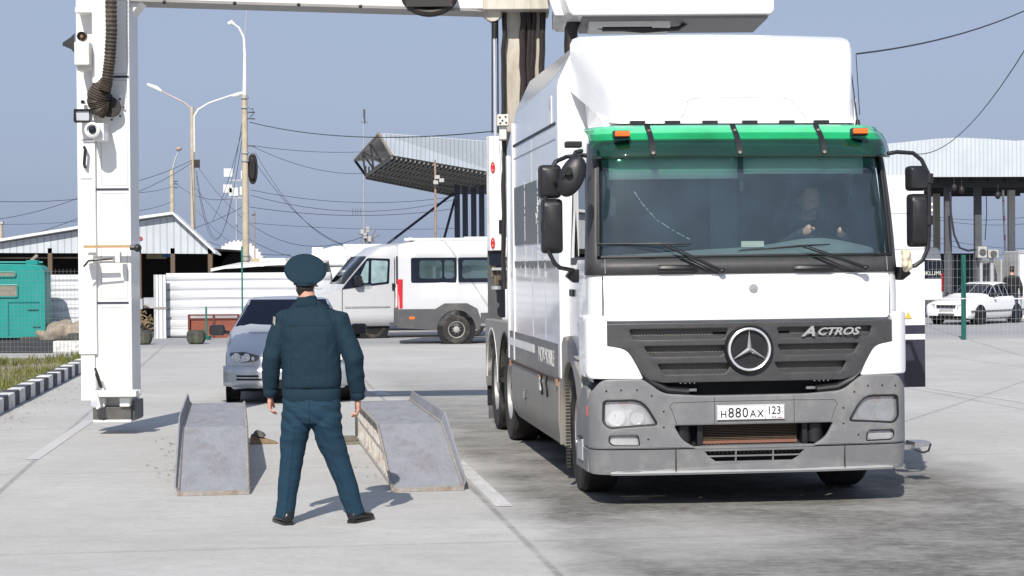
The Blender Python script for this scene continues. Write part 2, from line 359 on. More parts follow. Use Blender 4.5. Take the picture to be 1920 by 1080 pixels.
    jo = math_('MAXIMUM', math_('MULTIPLY', joint(v, 5.0, 2.25, .03), .45), joint(u, 3.9, JU, .022))
    base = mix(math_('MULTIPLY', jo, ramp(noise_(2.2, 4), .3, .6, .15, .6)), base, (.15, .148, .14))
    # sandy grit near the ramps, far greyer asphalt
    grit = math_('MULTIPLY', ramp(noise_(1.3, 6, .7), .55, .72, 0, .5), ramp(v, 13, 20)); base = mix(grit, base, (.40, .36, .30))
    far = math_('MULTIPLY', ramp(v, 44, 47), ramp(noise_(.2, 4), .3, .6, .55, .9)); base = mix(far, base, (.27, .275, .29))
    L(base, b.inputs['Base Color']); b.inputs['Roughness'].default_value = .85; b.inputs['Specular IOR Level'].default_value = .3
    bp = N('ShaderNodeBump'); bp.inputs['Strength'].default_value = .35; bp.inputs['Distance'].default_value = .01
    L(math_('ADD', noise_(40, 6, .7), math_('MULTIPLY', noise_(3, 4), 2.0)), bp.inputs['Height']); L(bp.outputs[0], b.inputs['Normal'])
    return m
LANE = R(7.7)
def UV(p): return (p.x * math.cos(LANE) + p.y * math.sin(LANE), -p.x * math.sin(LANE) + p.y * math.cos(LANE))
LU0 = UV(gp(868, 860))[0]; LU1 = UV(gp(1900, 930))[0] + .3
JU = -UV(gp(1000, 1030))[0]
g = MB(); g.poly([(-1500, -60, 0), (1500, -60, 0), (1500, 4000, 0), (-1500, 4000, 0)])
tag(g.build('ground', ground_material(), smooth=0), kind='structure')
M_line = mat('worn_line_paint', (.60, .60, .61), .8, var=.1, scale=12, dirt=(.40, .40, .39), dirt_amt=.75)
M_line2 = mat('faint_line_paint', (.51, .51, .515), .85, var=.05, scale=7, dirt=(.47, .465, .455), dirt_amt=.95)
def line(pts, wd, name='road_marking', m=None):
    q = MB()
    for a, c in zip(pts, pts[1:]):
        a, c = Vector(a), Vector(c); d = (c - a).normalized(); s = Vector((d.y, -d.x, 0)) * wd / 2
        q.poly([(a + s).xy.to_3d() + Vector((0, 0, .004)), (a - s).xy.to_3d() + Vector((0, 0, .004)), (c - s).xy.to_3d() + Vector((0, 0, .004)), (c + s).xy.to_3d() + Vector((0, 0, .004))])
    return tag(q.build(name, m or M_line, smooth=0), kind='structure')
line([gp(858, 866), gp(946, 950)], .13)
line([gp(1738, 727), gp(1990, 765)], .10)
line([gp(60, 862), gp(168, 788)], .13, m=M_line2)
line([gp(700, 731), gp(722, 742)], .22)
# verge: soil and grass at the left, behind a black and white kerb
k0, k1 = gp(-70, 812), gp(168, 692)
M_soil = mat('verge_soil', (.30, .27, .22), .95, var=.3, scale=3, bump=.4, dirt=(.12, .11, .05), dirt_amt=.5)
q = MB(); q.poly([(k0.x, k0.y, .10), (k1.x, k1.y, .10), (k1.x - .1, k1.y + 2.5, .10), (k1.x - 12, k1.y + 2.5, .10), (k0.x - 12, k0.y, .10)])
tag(q.build('verge_soil', M_soil, smooth=0), kind='structure')
kr = thing('kerb', 'kerb of concrete blocks painted alternately black and white beside the grass verge at left', 'kerb', k0)
dk = (k1 - k0).normalized(); L_ = (k1 - k0).length; nb = int(L_ / .52); ang = math.atan2(dk.y, dk.x)
M_kw = mat('kerb_white', (.70, .70, .68), .8, var=.12, scale=8, dirt=(.35, .34, .32), dirt_amt=.3); M_kb = mat('kerb_black', (.05, .052, .07), .8, var=.3, scale=8, dirt=(.2, .2, .2), dirt_amt=.2)
for i in range(nb):
    b_ = MB(); t0 = i * .52
    mt = Matrix.Rotation(ang, 4, 'Z') @ Matrix.Translation((t0, 0, random.uniform(-.008, .008))) @ Matrix.Rotation(R(random.uniform(-1, 1)), 4, 'Z')
    b_.box(0, .505, 0, .2, 0, .20, None, mt); b_.build('kerb_block', M_kw if i % 2 else M_kb, kr, bev=.015)
# grass on the verge (uncountable)
M_grass = mat('grass_blades', (.13, .155, .035), .9, var=.5, scale=2.5, dirt=(.22, .18, .07), dirt_amt=.5)
q = MB()
def blade(p, h, lean, wd):
    a = random.uniform(0, 6.28); dx, dy = math.cos(a), math.sin(a); l = Vector((random.uniform(-1, 1), random.uniform(-1, 1), 0)) * lean
    q.poly([p + Vector((dx, dy, 0)) * wd, p - Vector((dx, dy, 0)) * wd, p + l + Vector((0, 0, h))])
perp = Vector((-dk.y, dk.x, 0))
for i in range(15000):
    t = random.uniform(-.5, L_ + 2); s = .25 + random.random() ** 1.3 * 7
    p = k0 + dk * t + perp * s; p.z = .1
    d = noise.noise(p * .55)
    if p.y > k1.y + 2.4 or d + random.uniform(-.12, .12) < -.06: continue
    blade(p, random.uniform(.04, .16) * (1 + d * 1.3), .06, .012)
tag(q.build('grass', M_grass, smooth=0, recalc=False), kind='stuff')
# fallen leaves and grit along the kerb and the ramps
M_leaf = mat('dry_leaf', (.24, .17, .09), .9, var=.5, scale=9); q = MB()
for i in range(210):
    if i % 5: p = k0 + dk * random.uniform(0, L_) - perp * abs(random.gauss(0, .35))
    else: p = gp(random.gauss(318, 14), random.uniform(820, 905)) if i % 4 else gp(random.gauss(700, 22), random.uniform(830, 900))
    a = random.uniform(0, 6.28); r_ = random.uniform(.008, .026); z = random.uniform(.004, .018)
    q.poly([(p.x + math.cos(a + k) * r_ * (1 if j % 2 else .5), p.y + math.sin(a + k) * r_, z + (.008 if j == 1 else 0)) for j, k in enumerate((0, 1.6, 3.1, 4.7))])
tag(q.build('fallen_leaves', M_leaf, smooth=0, recalc=False), kind='stuff')
# ================================================================ THE TRUCK
truck = thing('inspection_truck', 'big white cab-over truck with green windscreen visor, grey bumper and three-pointed star on its grille', 'truck', (1.838, 14.7, 0), rot=(0, R(-0.3), R(6.53)))
bpy.context.view_layer.update()
TM = Matrix.Translation((1.838, 14.7, 0)) @ Matrix.Rotation(R(6.53), 4, 'Z') @ Matrix.Rotation(R(-0.3), 4, 'Y'); TI = TM.inverted()
_o = TI @ Vector((0, 0, CAMH))
def TL(px, py, yl):
    d = TI.to_3x3() @ ray(px, py); return _o + d * ((yl - _o.y) / d.y)
def arcx(a, a0=1.10, r=.15): 
    t = min(1.0, max(0.0, (a - a0) / r)); return r * (1 - math.sqrt(max(0, 1 - t * t)))
def PY(x, hw=1.25):
    a = abs(x); return .09 * (a / 1.25) ** 3 + arcx(a, hw - .15)
CUTS = [i * .1 for i in range(-11, 12)] + [s * v for s in (-1, 1) for v in (1.14, 1.175, 1.2, 1.22, 1.235, 1.245)]
# ---- cab shell: rings (z, half width, y of front)
LV = [(.95, 1.19, .06), (1.10, 1.215, .05), (1.41, 1.225, .035), (1.60, 1.225, .025), (1.78, 1.222, .03), (1.90, 1.215, .045), (2.05, 1.21, .065), (2.2, 1.203, .09), (2.35, 1.196, .12), (2.5, 1.188, .155), (2.61, 1.18, .18), (2.69, 1.174, .205), (2.81, 1.162, .25), (2.87, 1.15, .28), (2.92, 1.11, .36), (2.955, 1.02, .50), (2.97, .9, .7)]
US = [0, .12, .25, .38, .5, .62, .74, .84, .92, .955, .98, .995, 1.0]
YB = 1.52
def ring(z, hw, yf, off=0.0, inset=0.0):
    h = hw + off; half = []
    for u in US: half.append((u * h, yf - off + .11 * u ** 3 + arcx(u * h, h - .14, .14)))
    yy = half[-1][1]
    for y in (yy + .12, .55, .85, 1.2, YB + off): half.append((h * (1 - .035 * max(0, (y - .3) / 1.4)), max(y, yy + .05)))
    pts = [(-x, y) for x, y in half[::-1]] + half[1:]
    return [Vector((x, y, z)) for x, y in pts]
def shell(name, lv, keep, m, parent, off=0.0, th=.012, smooth=40):
    q = MB(); rs = [[q.bm.verts.new(p) for p in ring(z, hw, yf, off)] for z, hw, yf in lv]; n = len(rs[0])
    for a, b_ in zip(rs, rs[1:]):
        for i in range(n - 1):
            c = (a[i].co + a[i + 1].co + b_[i].co + b_[i + 1].co) / 4
            if keep(c, abs(i + .5 - (n - 1) / 2)): q.face([a[i], a[i + 1], b_[i + 1], b_[i]], m)
    return q, rs
NF = len(US) - 1                                   # index distance from the centre where the side begins
glassz = (1.90, 2.81)
def is_screen(c, k): return glassz[0] < c.z < glassz[1] and k < NF - 2.6
def is_sidewin(c, k): return 1.95 < c.z < 2.6 and NF + 1 < k < NF + 4 and c.y < 1.25
q, rs = shell('cab', LV, lambda c, k: not is_screen(c, k) and not is_sidewin(c, k) and not (c.z < 1.41 and k < NF - 1), M_white, truck)
q.face(rs[-1], M_white)
q.face([q.bm.verts.new((x, YB, z)) for x, z in ((-1.15, .95), (1.15, .95), (1.12, 2.9), (-1.12, 2.9))], M_white)
q.build('cab', M_white, truck, smooth=40)
# inner lining
LIN = [(z, hw - .05, yf + .05) for z, hw, yf in LV[3:14]]
q, rs = shell('lining', LIN, lambda c, k: not is_screen(c, k - .9) and not is_sidewin(c, k), M_interior, truck)
q.face(rs[-1], M_interior); q.face(rs[0], M_interior)
q.box(-1.1, 1.1, 1.42, 1.46, 1.6, 2.85, M_interior)
q.build('cab_lining', M_interior, truck, recalc=False)
# black surround of the windscreen (band below, pillars, header)
LV2 = [l for l in LV if 1.77 < l[0] < 2.82]
q, rs = shell('surround', LV2, lambda c, k: (k < NF + .6) and not (1.93 < c.z + 0.0 and c.z < 2.69 and k < NF - 2.6) and (c.z < 1.91 or k > NF - 2.7 or c.z > 2.69), M_grille, truck, off=.010)
q.build('windscreen_surround', mat('surround_black', (.03, .03, .033), .35, var=.2, scale=9, coat=.4), truck, solid=.02, recalc=False)
M_screen = glass('windscreen_glass', (.80, .95, .97), .07, .03, .06, (.30, .52, .66))  # diffuse blue haze puts a sky veil into the glass colour
q, rs = shell('glass', [l for l in LV if 1.89 < l[0] < 2.82], lambda c, k: k < NF - 1.9, M_screen, truck, off=-.012)
ws = q.build('windscreen', M_screen, truck, recalc=False)
# windscreen rubber with beaded inner edge
def fp(x, z, off=0.0):
    """point on the cab's front skin"""
    for (z0, h0, y0), (z1, h1, y1) in zip(LV, LV[1:]):
        if z0 <= z <= z1: t = (z - z0) / (z1 - z0); h = h0 + (h1 - h0) * t; yf = y0 + (y1 - y0) * t; break
    u = abs(x) / h; return Vector((x, yf + .11 * u ** 3 + arcx(abs(x), h - .14, .14) - off, z))
zz = [1.925 + .77 * i / 8 for i in range(9)]
lo = [fp(1.135 * i / 10, 1.915, .012) for i in range(-10, 11)]; hi = [fp(1.105 * i / 10, 2.70, .012) for i in range(-10, 11)]
q = MB(); q.tube([*lo, *[fp(1.152 - .03 * i / 8, z, .012) for i, z in enumerate(zz)], *hi[::-1], *[fp(-1.152 + .03 * (8 - i) / 8, z, .012) for i, z in enumerate(zz[::-1])]], .014, 6)
q.build('windscreen_seal', M_black, ws)
for s in (-1, 1):                                   # side windows and doors
    q = MB(); q.prism([(.5, 1.93), (1.32, 1.93), (1.32, 2.62), (.62, 2.62), (.46, 2.2)], 'x', s * 1.165, s * 1.170, None)
    q.build('side_window', glass('side_glass', (.2, .26, .3), .25), truck)
    q = MB(); q.tube([(s * 1.20, .42, 1.0), (s * 1.205, .42, 1.9), (s * 1.18, .58, 2.66), (s * 1.16, 1.36, 2.66), (s * 1.178, 1.42, 1.9), (s * 1.178, 1.42, 1.0)], .006, 6)
    d_ = q.build('door_gap', M_black, truck)
    q = MB(); q.box(s * 1.185, s * 1.215, 1.12, 1.34, 1.60, 1.66); q.build('door_handle', M_black, truck, bev=.01)
    q = MB(); q.box(s * 1.1805, s * 1.195, .46, 1.36, 1.86, 1.92); q.build('window_trim', M_black, truck, bev=.004)
# ---- dashboard, wheel, seats, sun blinds
q = MB(); sec = []
for i in range(-10, 11):
    x = i * .108; hz = 1.94 + .11 * math.exp(-((x - .72) / .42) ** 2) + .02 * math.cos(x * 3); y0 = .14 + .09 * abs(x / 1.1) ** 3
    sec.append([Vector((x, y0, 1.80)), Vector((x, y0 + .01, 1.93)), Vector((x, y0 + .2, hz)), Vector((x, y0 + .42, hz + .015)), Vector((x, y0 + .5, hz - .07)), Vector((x, y0 + .5, 1.6)), Vector((x, y0, 1.6))])
q.loft(sec); q.build('dashboard', mat('dash_grey', (.17, .19, .20), .7, var=.1), truck, smooth=50)
q = MB(); c = Vector((.74, .74, 2.08)); tl = Matrix.Rotation(R(-62), 4, 'X')
ringp = [c + tl @ Vector((.235 * math.cos(t), .235 * math.sin(t), 0)) for t in [2 * math.pi * k / 36 for k in range(37)]]
q.tube(ringp, .014, 8, cap=False); q.cyl(c, c + tl @ Vector((0, 0, -.3)), .04, n=10)
for a in (0.2, math.pi - .2, -math.pi / 2): q.bar(c, c + tl @ Vector((.225 * math.cos(a), .225 * math.sin(a), 0)), .05, .015)
q.build('steering_wheel', M_black, truck)
for x in (-.62, .72):
    q = MB(); q.box(x - .25, x + .25, 1.15, 1.28, 1.7, 2.28); q.box(x - .26, x + .26, .8, 1.3, 1.6, 1.75); q.box(x - .14, x + .14, 1.16, 1.28, 2.33, 2.56); q.build('seat', M_seat, truck, bev=.04)
M_blind = mat('sun_blind', (.80, .88, .84), .8, var=.05)
for a, b_, z in ((-1.03, -.02, 2.52), (.01, 1.0, 2.555)):
    q = MB(); q.loft([[Vector((a + (b_ - a) * i / 8, .30 + .09 * abs((a + (b_ - a) * i / 8) / 1.1) ** 3, zz_)) for zz_ in (z, 2.74)] for i in range(9)], closed=False); q.build('sun_blind', M_blind, truck, solid=.006)
q = MB(); q.box(-.02, .01, .26, .31, 2.42, 2.75); q.build('blind_cord', M_black, truck)
q = MB(); pts = [fp(x, z, -.03) for x, z in ((-.86, 2.42), (-.80, 2.32), (-.70, 2.2), (-.55, 2.1), (-.4, 2.02))]
pp_ = [a.lerp(b_, k / 4) for a, b_ in zip(pts, pts[1:]) for k in range(4)]
for i in range(0, len(pp_) - 1): q.tube([pp_[i], pp_[i].lerp(pp_[i + 1], .55 + .3 * (i % 3 == 0))], .0012 + .0016 * random.random(), 4)
q.build('screen_crack', mat('crack_white', (.6, .65, .68), .6), ws)
q = MB(); q.lathe([(.001, 0), (.07, 0), (.07, .006), (.001, .006)], (0, 0, 0), 'y', 20); o = q.build('sticker_disc', M_black, ws); o.scale = (.42, 1, 1.15); o.location = fp(-1.03, 2.31, -.04)
# passenger-side silhouettes: curtain, and paper on the dash
q = MB(); q.box(-.88, -.62, .42, .43, 2.02, 2.026); q.box(.0, .18, .3, .31, 1.985, 2.03); q.build('paper_slip', mat('paper', (.5, .48, .4), .8), truck)
q = MB()
q.loft([[Vector((x, 1.36 + .02 * math.sin(x * 40), z)) for z in (1.7, 2.75)] for x in [-.02 + i * .03 for i in range(9)]], closed=False)
q.build('curtain', mat('curtain_grey', (.14, .18, .21), .9), truck, solid=.01)
# ---- green visor
q = MB(); secs = []
M_vis = glass('visor_green', (.30, .92, .60), .04, .03, .24, (.03, .62, .30))
M_vis0 = glass('visor_green_dark', (.25, .60, .46), .05, .03, .05, (.05, .35, .22))
M_vis2 = glass('visor_green_light', (.52, .96, .80), .04, .03, .36, (.22, .85, .50))
vz = [(2.675, .15), (2.70, .15), (2.76, .145), (2.82, .12), (2.875, .085), (2.915, .055), (2.94, .03)]
rowsv = []
for z, o_ in vz:
    row = []
    for i in range(-12, 13):
        x = 1.185 * i / 12; p = fp(min(abs(x), 1.13) * (1 if x > 0 else -1), min(z, 2.90), o_); p.x = x; p.z = z + (.0 if z > 2.9 else .0) - .03 * max(0, abs(x) - 1.0) * (1 if z > 2.9 else 0); p.y += 2.2 * max(0, abs(x) - 1.02) ** 2
        row.append(q.bm.verts.new(p))
    rowsv.append(row)
for j, (a, b_) in enumerate(zip(rowsv, rowsv[1:])):
    for i in range(24): q.face([a[i], a[i + 1], b_[i + 1], b_[i]], M_vis2 if j in (4, 5) else (M_vis if j == 3 else M_vis0))  # brightness of the sunlit visor put into the row colours, dark at bottom
vis = q.build('sun_visor', M_vis, truck, recalc=False, solid=.004)
for px in (1228, 1390, 1550):
    x = TL(px, 262, 0).x; q = MB()
    q.loft([[fp(x, min(z, 2.9), o_ + .006) + Vector((dx, dy, z - min(z, 2.9))) for dx, dy in ((-.022, 0), (.022, 0), (.022, -.006), (-.022, -.006))] for z, o_ in vz[1:]]); 
    for z in (2.71, 2.89): q.cyl(fp(x, z, .15 if z < 2.8 else .08), fp(x, z, .17 if z < 2.8 else .10), .012, n=8, m=M_rust)
    q.bar(fp(x, 2.70, .01), fp(x, 2.70, .15), .02, .02)
    q.build('visor_bracket', M_black, truck)
q = MB(); pts = [[fp(x, 2.745, .0) + Vector((0, a, b_)) for a, b_ in ((0, -.035), (-.025, -.035), (-.025, .035), (0, .035))] for x in [-1.0 + .1 * i for i in range(21)]]; q.loft(pts)
q.build('visor_bar', M_black, truck)
for px, py in ((1167, 251), (1614, 246)):
    p = TL(px, py, .1); q = MB(); q.box(p.x - .058, p.x + .058, .085, .13, p.z - .02, p.z + .022, M_orange); q.box(p.x - .064, p.x + .064, .12, .19, p.z - .032, p.z + .028, M_black); q.build('marker_lamp', M_orange, truck, bev=.008)
# ---- roof deflector
q = MB(); secs = []
def dsec(y, zb, zt, hb, ht):
    h = []; r = min(.06, (zt - zb) * .4)
    half = [(0, zt), (ht * .3, zt - .002), (ht * .6, zt - .008), (ht - r, zt - .02), (ht - r * .35, zt - .02 - r * .25), (ht, zt - .02 - r), (ht + (hb - ht) * .5, (zb + zt - r) / 2), (hb, zb)]
    return [Vector((x, y, z)) for x, z in half] + [Vector((-x, y, z)) for x, z in half[:0:-1]]
for a in ((.50, 2.965, 3.0, .91, .86), (.53, 2.967, 3.07, .92, .87), (.62, 2.975, 3.2, .94, .90), (.75, 2.99, 3.36, .965, .95), (.9, 3.02, 3.50, .99, 1.0), (1.05, 3.08, 3.61, 1.03, 1.045), (1.2, 3.15, 3.685, 1.07, 1.09), (1.38, 3.22, 3.735, 1.11, 1.125), (1.5, 3.27, 3.755, 1.14, 1.14), (1.585, 3.30, 3.76, 1.15, 1.15)): secs.append(dsec(*a))
secs = [[Vector((p.x * 1.035 + .045, p.y, p.z + .03 * min(1, (p.z - 2.96) / .5))) for p in s_] for s_ in secs]; q.loft(secs); dfl = q.build('roof_deflector', M_white, truck, smooth=38)
q = MB()
def dp(x, t):  # point on deflector front, t along slope
    ys = [.50, .53, .62, .75, .9, 1.05]; zs = [3.0, 3.07, 3.2, 3.36, 3.5, 3.61]; k = min(int(t), 4); f = t - k; return Vector((x + .045, ys[k] + (ys[k + 1] - ys[k]) * f - .001, (zs[k] + (zs[k + 1] - zs[k]) * f) * 1.0 + .03 * min(1, (zs[k] + (zs[k + 1] - zs[k]) * f - 2.96) / .5) - .012 * (abs(x) / .9) ** 2))
q.tube([dp(-.47, .1), dp(-.43, 1.0), dp(-.40, 1.55), dp(-.36, 1.7), dp(0, 1.74), dp(.40, 1.7), dp(.45, 1.5), dp(.50, .9), dp(.54, .1)], .003, 5)
q.build('hatch_groove', mat('groove_grey', (.22, .24, .27), .6), dfl)
q = MB()
for x in (-.78, -.5, -.2, .12, .42, .7): q.box(x - .06, x + .06, .46, .52, 2.955, 2.985)
q.build('deflector_bracket', M_black, truck)
q = MB(); q.loft([[Vector((s_ * 1.0, .75, 2.9)), Vector((s_ * 1.0, 1.5, 2.9)), Vector((s_ * 1.05, 1.5, 3.3)), Vector((s_ * 1.0, .80, 3.0))] for s_ in (-1, 1)]); q.build('deflector_base', M_white, truck)
# ---- front panel (bonnet flap), seams, bumper, grille
def bend(off, tilt=0.0, hw=1.25): return lambda x, z, t: (x, PY(x, hw) - off + t + tilt * (z - 1.0), z)
flap = sheet('front_flap', [fillet([(-1.12, 1.425), (1.12, 1.425), (1.13, 1.765), (-1.13, 1.765)], .03)], [], .02, M_white, truck, lambda x, z, t: (x, fp(x, z).y - .012 + t, z), CUTS, .006)
for s in (-1, 1):
    q = MB(); q.tube([fp(s * 1.128, z, -.001) for z in (1.43, 1.6, 1.77)], .006, 6); q.build('flap_gap', M_black, truck)
q = MB(); p = fp(.02, 1.665, .024); q.lathe([(.001, -.012), (.03, -.010), (.037, 0), (.037, .01)], p, 'y', 24)
for k in range(3):
    a = math.pi / 2 + k * 2 * math.pi / 3; q.bar(p + Vector((0, -.013, 0)), p + Vector((math.cos(a) * .03, -.013, math.sin(a) * .03)), .006, .004)
q.build('bonnet_badge', mat('badge_grey', (.5, .5, .52), .3, metal=.6), flap)
# grille
GO = fillet([(-1.128, 1.41), (1.128, 1.41), (1.128, 1.235), (.98, 1.21), (.90, 1.10), (.86, 1.02), (.80, .975), (.70, .955), (-.70, .955), (-.80, .975), (-.86, 1.02), (-.90, 1.10), (-.98, 1.21), (-1.128, 1.235)], .02)
def slot(x0, x1, z0, z1, sl): return fillet([(x0 + sl, z0), (x1 - sl, z0), (x1, z1), (x0, z1)], [.03, .03, .02, .02])
HO = [slot(-.95, -.19, 1.285, 1.365, .03), slot(.19, .95, 1.285, 1.365, .03), slot(-.84, -.19, 1.155, 1.235, .05), slot(.19, .84, 1.155, 1.235, .05), slot(-.74, -.165, 1.02, 1.10, .05), slot(.165, .74, 1.02, 1.10, .05)]
gr = sheet('grille', [GO], HO, .03, M_grille, truck, bend(.035, .02), CUTS, .008)
q = MB()
for (x0, x1, z0, z1) in ((-.93, -.19, 1.285, 1.365), (.19, .93, 1.285, 1.365), (-.83, -.19, 1.155, 1.235), (.19, .83, 1.155, 1.235), (-.74, -.165, 1.02, 1.10), (.165, .74, 1.02, 1.10)):
    n_ = 8
    secs = []
    for i in range(n_ + 1):
        x = x0 + (x1 - x0) * i / n_; y = PY(x) - .035
        secs.append([Vector((x, y + .002, z0 - .008)), Vector((x, y + .06, z0 + .038)), Vector((x, y + .06, z0 + .03)), Vector((x, y + .004, z0 - .016))])
    q.loft(secs)
q.build('grille_louvre', M_grille, gr, smooth=0)
def mesh_mat():
    m = bpy.data.materials.new('grille_mesh'); m.use_nodes = True; n = m.node_tree; b = n.nodes['Principled BSDF']
    tc = n.nodes.new('ShaderNodeTexCoord'); mp = n.nodes.new('ShaderNodeMapping'); mp.inputs['Rotation'].default_value = (0, R(40), 0); mp.inputs['Scale'].default_value = (60, 60, 60); n.links.new(tc.outputs['Object'], mp.inputs[0])
    sp = n.nodes.new('ShaderNodeSeparateXYZ'); n.links.new(mp.outputs[0], sp.inputs[0]); r = []
    for k in (0, 2):
        f = n.nodes.new('ShaderNodeMath'); f.operation = 'FRACT'; n.links.new(sp.outputs[k], f.inputs[0]); g_ = n.nodes.new('ShaderNodeMath'); g_.operation = 'LESS_THAN'; g_.inputs[1].default_value = .35; n.links.new(f.outputs[0], g_.inputs[0]); r.append(g_)
    mxx = n.nodes.new('ShaderNodeMath'); mxx.operation = 'MAXIMUM'; n.links.new(r[0].outputs[0], mxx.inputs[0]); n.links.new(r[1].outputs[0], mxx.inputs[1])
    mx = n.nodes.new('ShaderNodeMixRGB'); mx.inputs[1].default_value = (.004, .004, .004, 1); mx.inputs[2].default_value = (.15, .145, .13, 1); n.links.new(mxx.outputs[0], mx.inputs[0]); n.links.new(mx.outputs[0], b.inputs['Base Color']); b.inputs['Roughness'].default_value = .6
    return m
M_mesh = mesh_mat()
for (x0, x1, z0, z1) in ((-.97, -.30, 1.29, 1.37), (.30, .97, 1.29, 1.37), (-.86, -.19, 1.16, 1.24), (.19, .86, 1.16, 1.24), (-.76, -.165, 1.025, 1.10), (.165, .76, 1.025, 1.10)):
    q = MB(); q.loft([[Vector((x0 + (x1 - x0) * i / 6, PY(x0 + (x1 - x0) * i / 6) + .012, z)) for z in (z0 - .01, z1 + .02)] for i in range(7)], closed=False); q.build('grille_mesh', M_mesh, gr, recalc=False)
q = MB(); q.loft([[Vector((x, PY(x) + .07, z)) for z in (.84, 1.42)] for x in [-1.1 + .1 * i for i in range(23)]], closed=False); q.build('grille_backing', M_dark, gr)
# star emblem in its ring
em = Vector((TL(1405, 655, -.07).x, -.075, TL(1405, 655, -.07).z))
q = MB(); q.lathe([(.001, .02), (.165, .02), (.185, .0), (.192, .02), (.188, .07)], em, 'y', 48); ed = q.build('emblem_disc', M_black, gr)
q = MB(); q.lathe([(.168, 0), (.165, -.012), (.157, -.016), (.149, -.012), (.146, 0), (.146, .012), (.168, .012), (.168, 0)], em, 'y', 56)
for k in range(3):
    a = math.pi / 2 + k * 2 * math.pi / 3; d = Vector((math.cos(a), 0, math.sin(a))); s_ = Vector((-d.z, 0, d.x)); tip = em + d * .152
    a2 = a + math.pi / 3; a3 = a - math.pi / 3
    v1 = em + Vector((math.cos(a2), 0, math.sin(a2))) * .020; v2 = em + Vector((math.cos(a3), 0, math.sin(a3))) * .020; c0 = em + Vector((0, -.03, 0)); bk = em + Vector((0, .012, 0))
    for tri in ((c0, v1, tip), (c0, tip, v2), (bk, tip, v1), (bk, v2, tip)): q.poly(list(tri))
q.build('emblem_star', M_chrome, gr, smooth=20)
q = MB(); M_let = mat('letter_silver', (.42, .42, .43), .35, metal=.3)
text_into(q, 'A', .105, Matrix.Translation((TL(1514, 622, -.03).x, PY(.5) - .062, 1.297)) @ FRONT, M_let, .006, .35, 1.35, .003)
text_into(q, 'CTROS', .078, Matrix.Translation((TL(1569, 622, -.03).x, PY(.7) - .062, 1.303)) @ FRONT @ Matrix.Rotation(R(-2.5), 4, 'Y'), M_let, .006, .35, 1.30, .002)
q.build('grille_lettering', M_chrome, gr, smooth=20)
# white corner pieces beside the grille
for s in (-1, 1):
    P = fillet([(s * 1.115, 1.24), (s * 1.115, 1.47), (s * 1.24, 1.475), (s * 1.265, 1.44), (s * 1.265, 1.03), (s * 1.245, .99), (s * .845, .985), (s * .90, 1.10), (s * .97, 1.215)], [.005, .03, .03, .03, .05, .03, .02, .08, .06])
    sheet('corner_deflector', [P], [], .09, M_white, truck, bend(.012, 0, 1.268), CUTS + [s * 1.255, s * 1.26], .012)
    q = MB(); q.box(s * 1.20, s * 1.262, .24, .50, .99, 1.47); q.build('corner_deflector_side', M_white, truck, bev=.02)
# dark gap and bits below the grille
q = MB(); q.box(-1.0, 1.0, .08, .12, .74, 1.0, M_dark)
for x in (-.52, .52):
    q.box(x - .09, x + .09, .01, .06, .885, .905, M_bump); q.cyl((x, .0, .89), (x, .03, .89), .012, n=8, m=M_chrome)
for sx in (-.55, .50):
    for k in range(7): q.cyl((sx + k * .018, .03, .948 + .006 * (k % 2)), (sx + k * .018, .05, .948), .006, n=6, m=M_chrome)
q.build('grille_bracket', M_dark, truck)
for s in (-1, 1):
    q = MB(); q.tube([(s * .86, .03, 1.03), (s * .78, .02, .955), (s * .66, .0, .90), (s * .50, .0, .885)], [(.05, .03)] * 4, 10); q.build('lower_grille_trim', M_black, truck)
# bumper: one U-shaped sheet with openings
BO = fillet([(-1.25, .455), (1.25, .455), (1.25, .86), (1.16, .985), (.86, .99), (.80, .95), (.70, .875), (.40, .855), (-.40, .855), (-.70, .875), (-.80, .95), (-.86, .99), (-1.16, .985), (-1.25, .86)], [.01, .01, .05, .05, .03, .05, .1, .05, .05, .1, .05, .03, .05, .05])
def HL(s): return fillet([(s * 1.15, .825), (s * .86, .83), (s * .745, .64), (s * 1.11, .615), (s * 1.155, .66)], [.03, .09, .03, .05, .05])
def FG(s): return fillet([(s * 1.085, .485), (s * .885, .483), (s * .895, .56), (s * 1.11, .56), (s * 1.115, .51)], [.03, .015, .02, .02, .02])
IN = fillet([(-.46, .463), (.46, .463), (.56, .52), (.62, .63), (-.62, .63), (-.56, .52)], [.02, .02, .05, .02, .02, .05])
bu = sheet('bumper', [BO], [HL(-1), HL(1), FG(-1), FG(1), IN], .045, M_bump, truck, bend(.05, .0), CUTS, .012)
for s in (-1, 1):
    q = MB(); q.prism(fillet([(.20, .455), (.82, .455), (.80, .62), (.62, .80), (.45, .93), (.20, .90)], [0, .02, .05, .1, .1, .02]), 'x', s * 1.21, s * 1.247); q.build('bumper_side', M_bump, truck, bev=.008)
    q = MB(); q.box(s * 1.235, s * 1.254, .16, .21, .70, .775); q.build('side_marker', mat('marker_red', (.65, .05, .015), .25, coat=.5), truck, bev=.004)
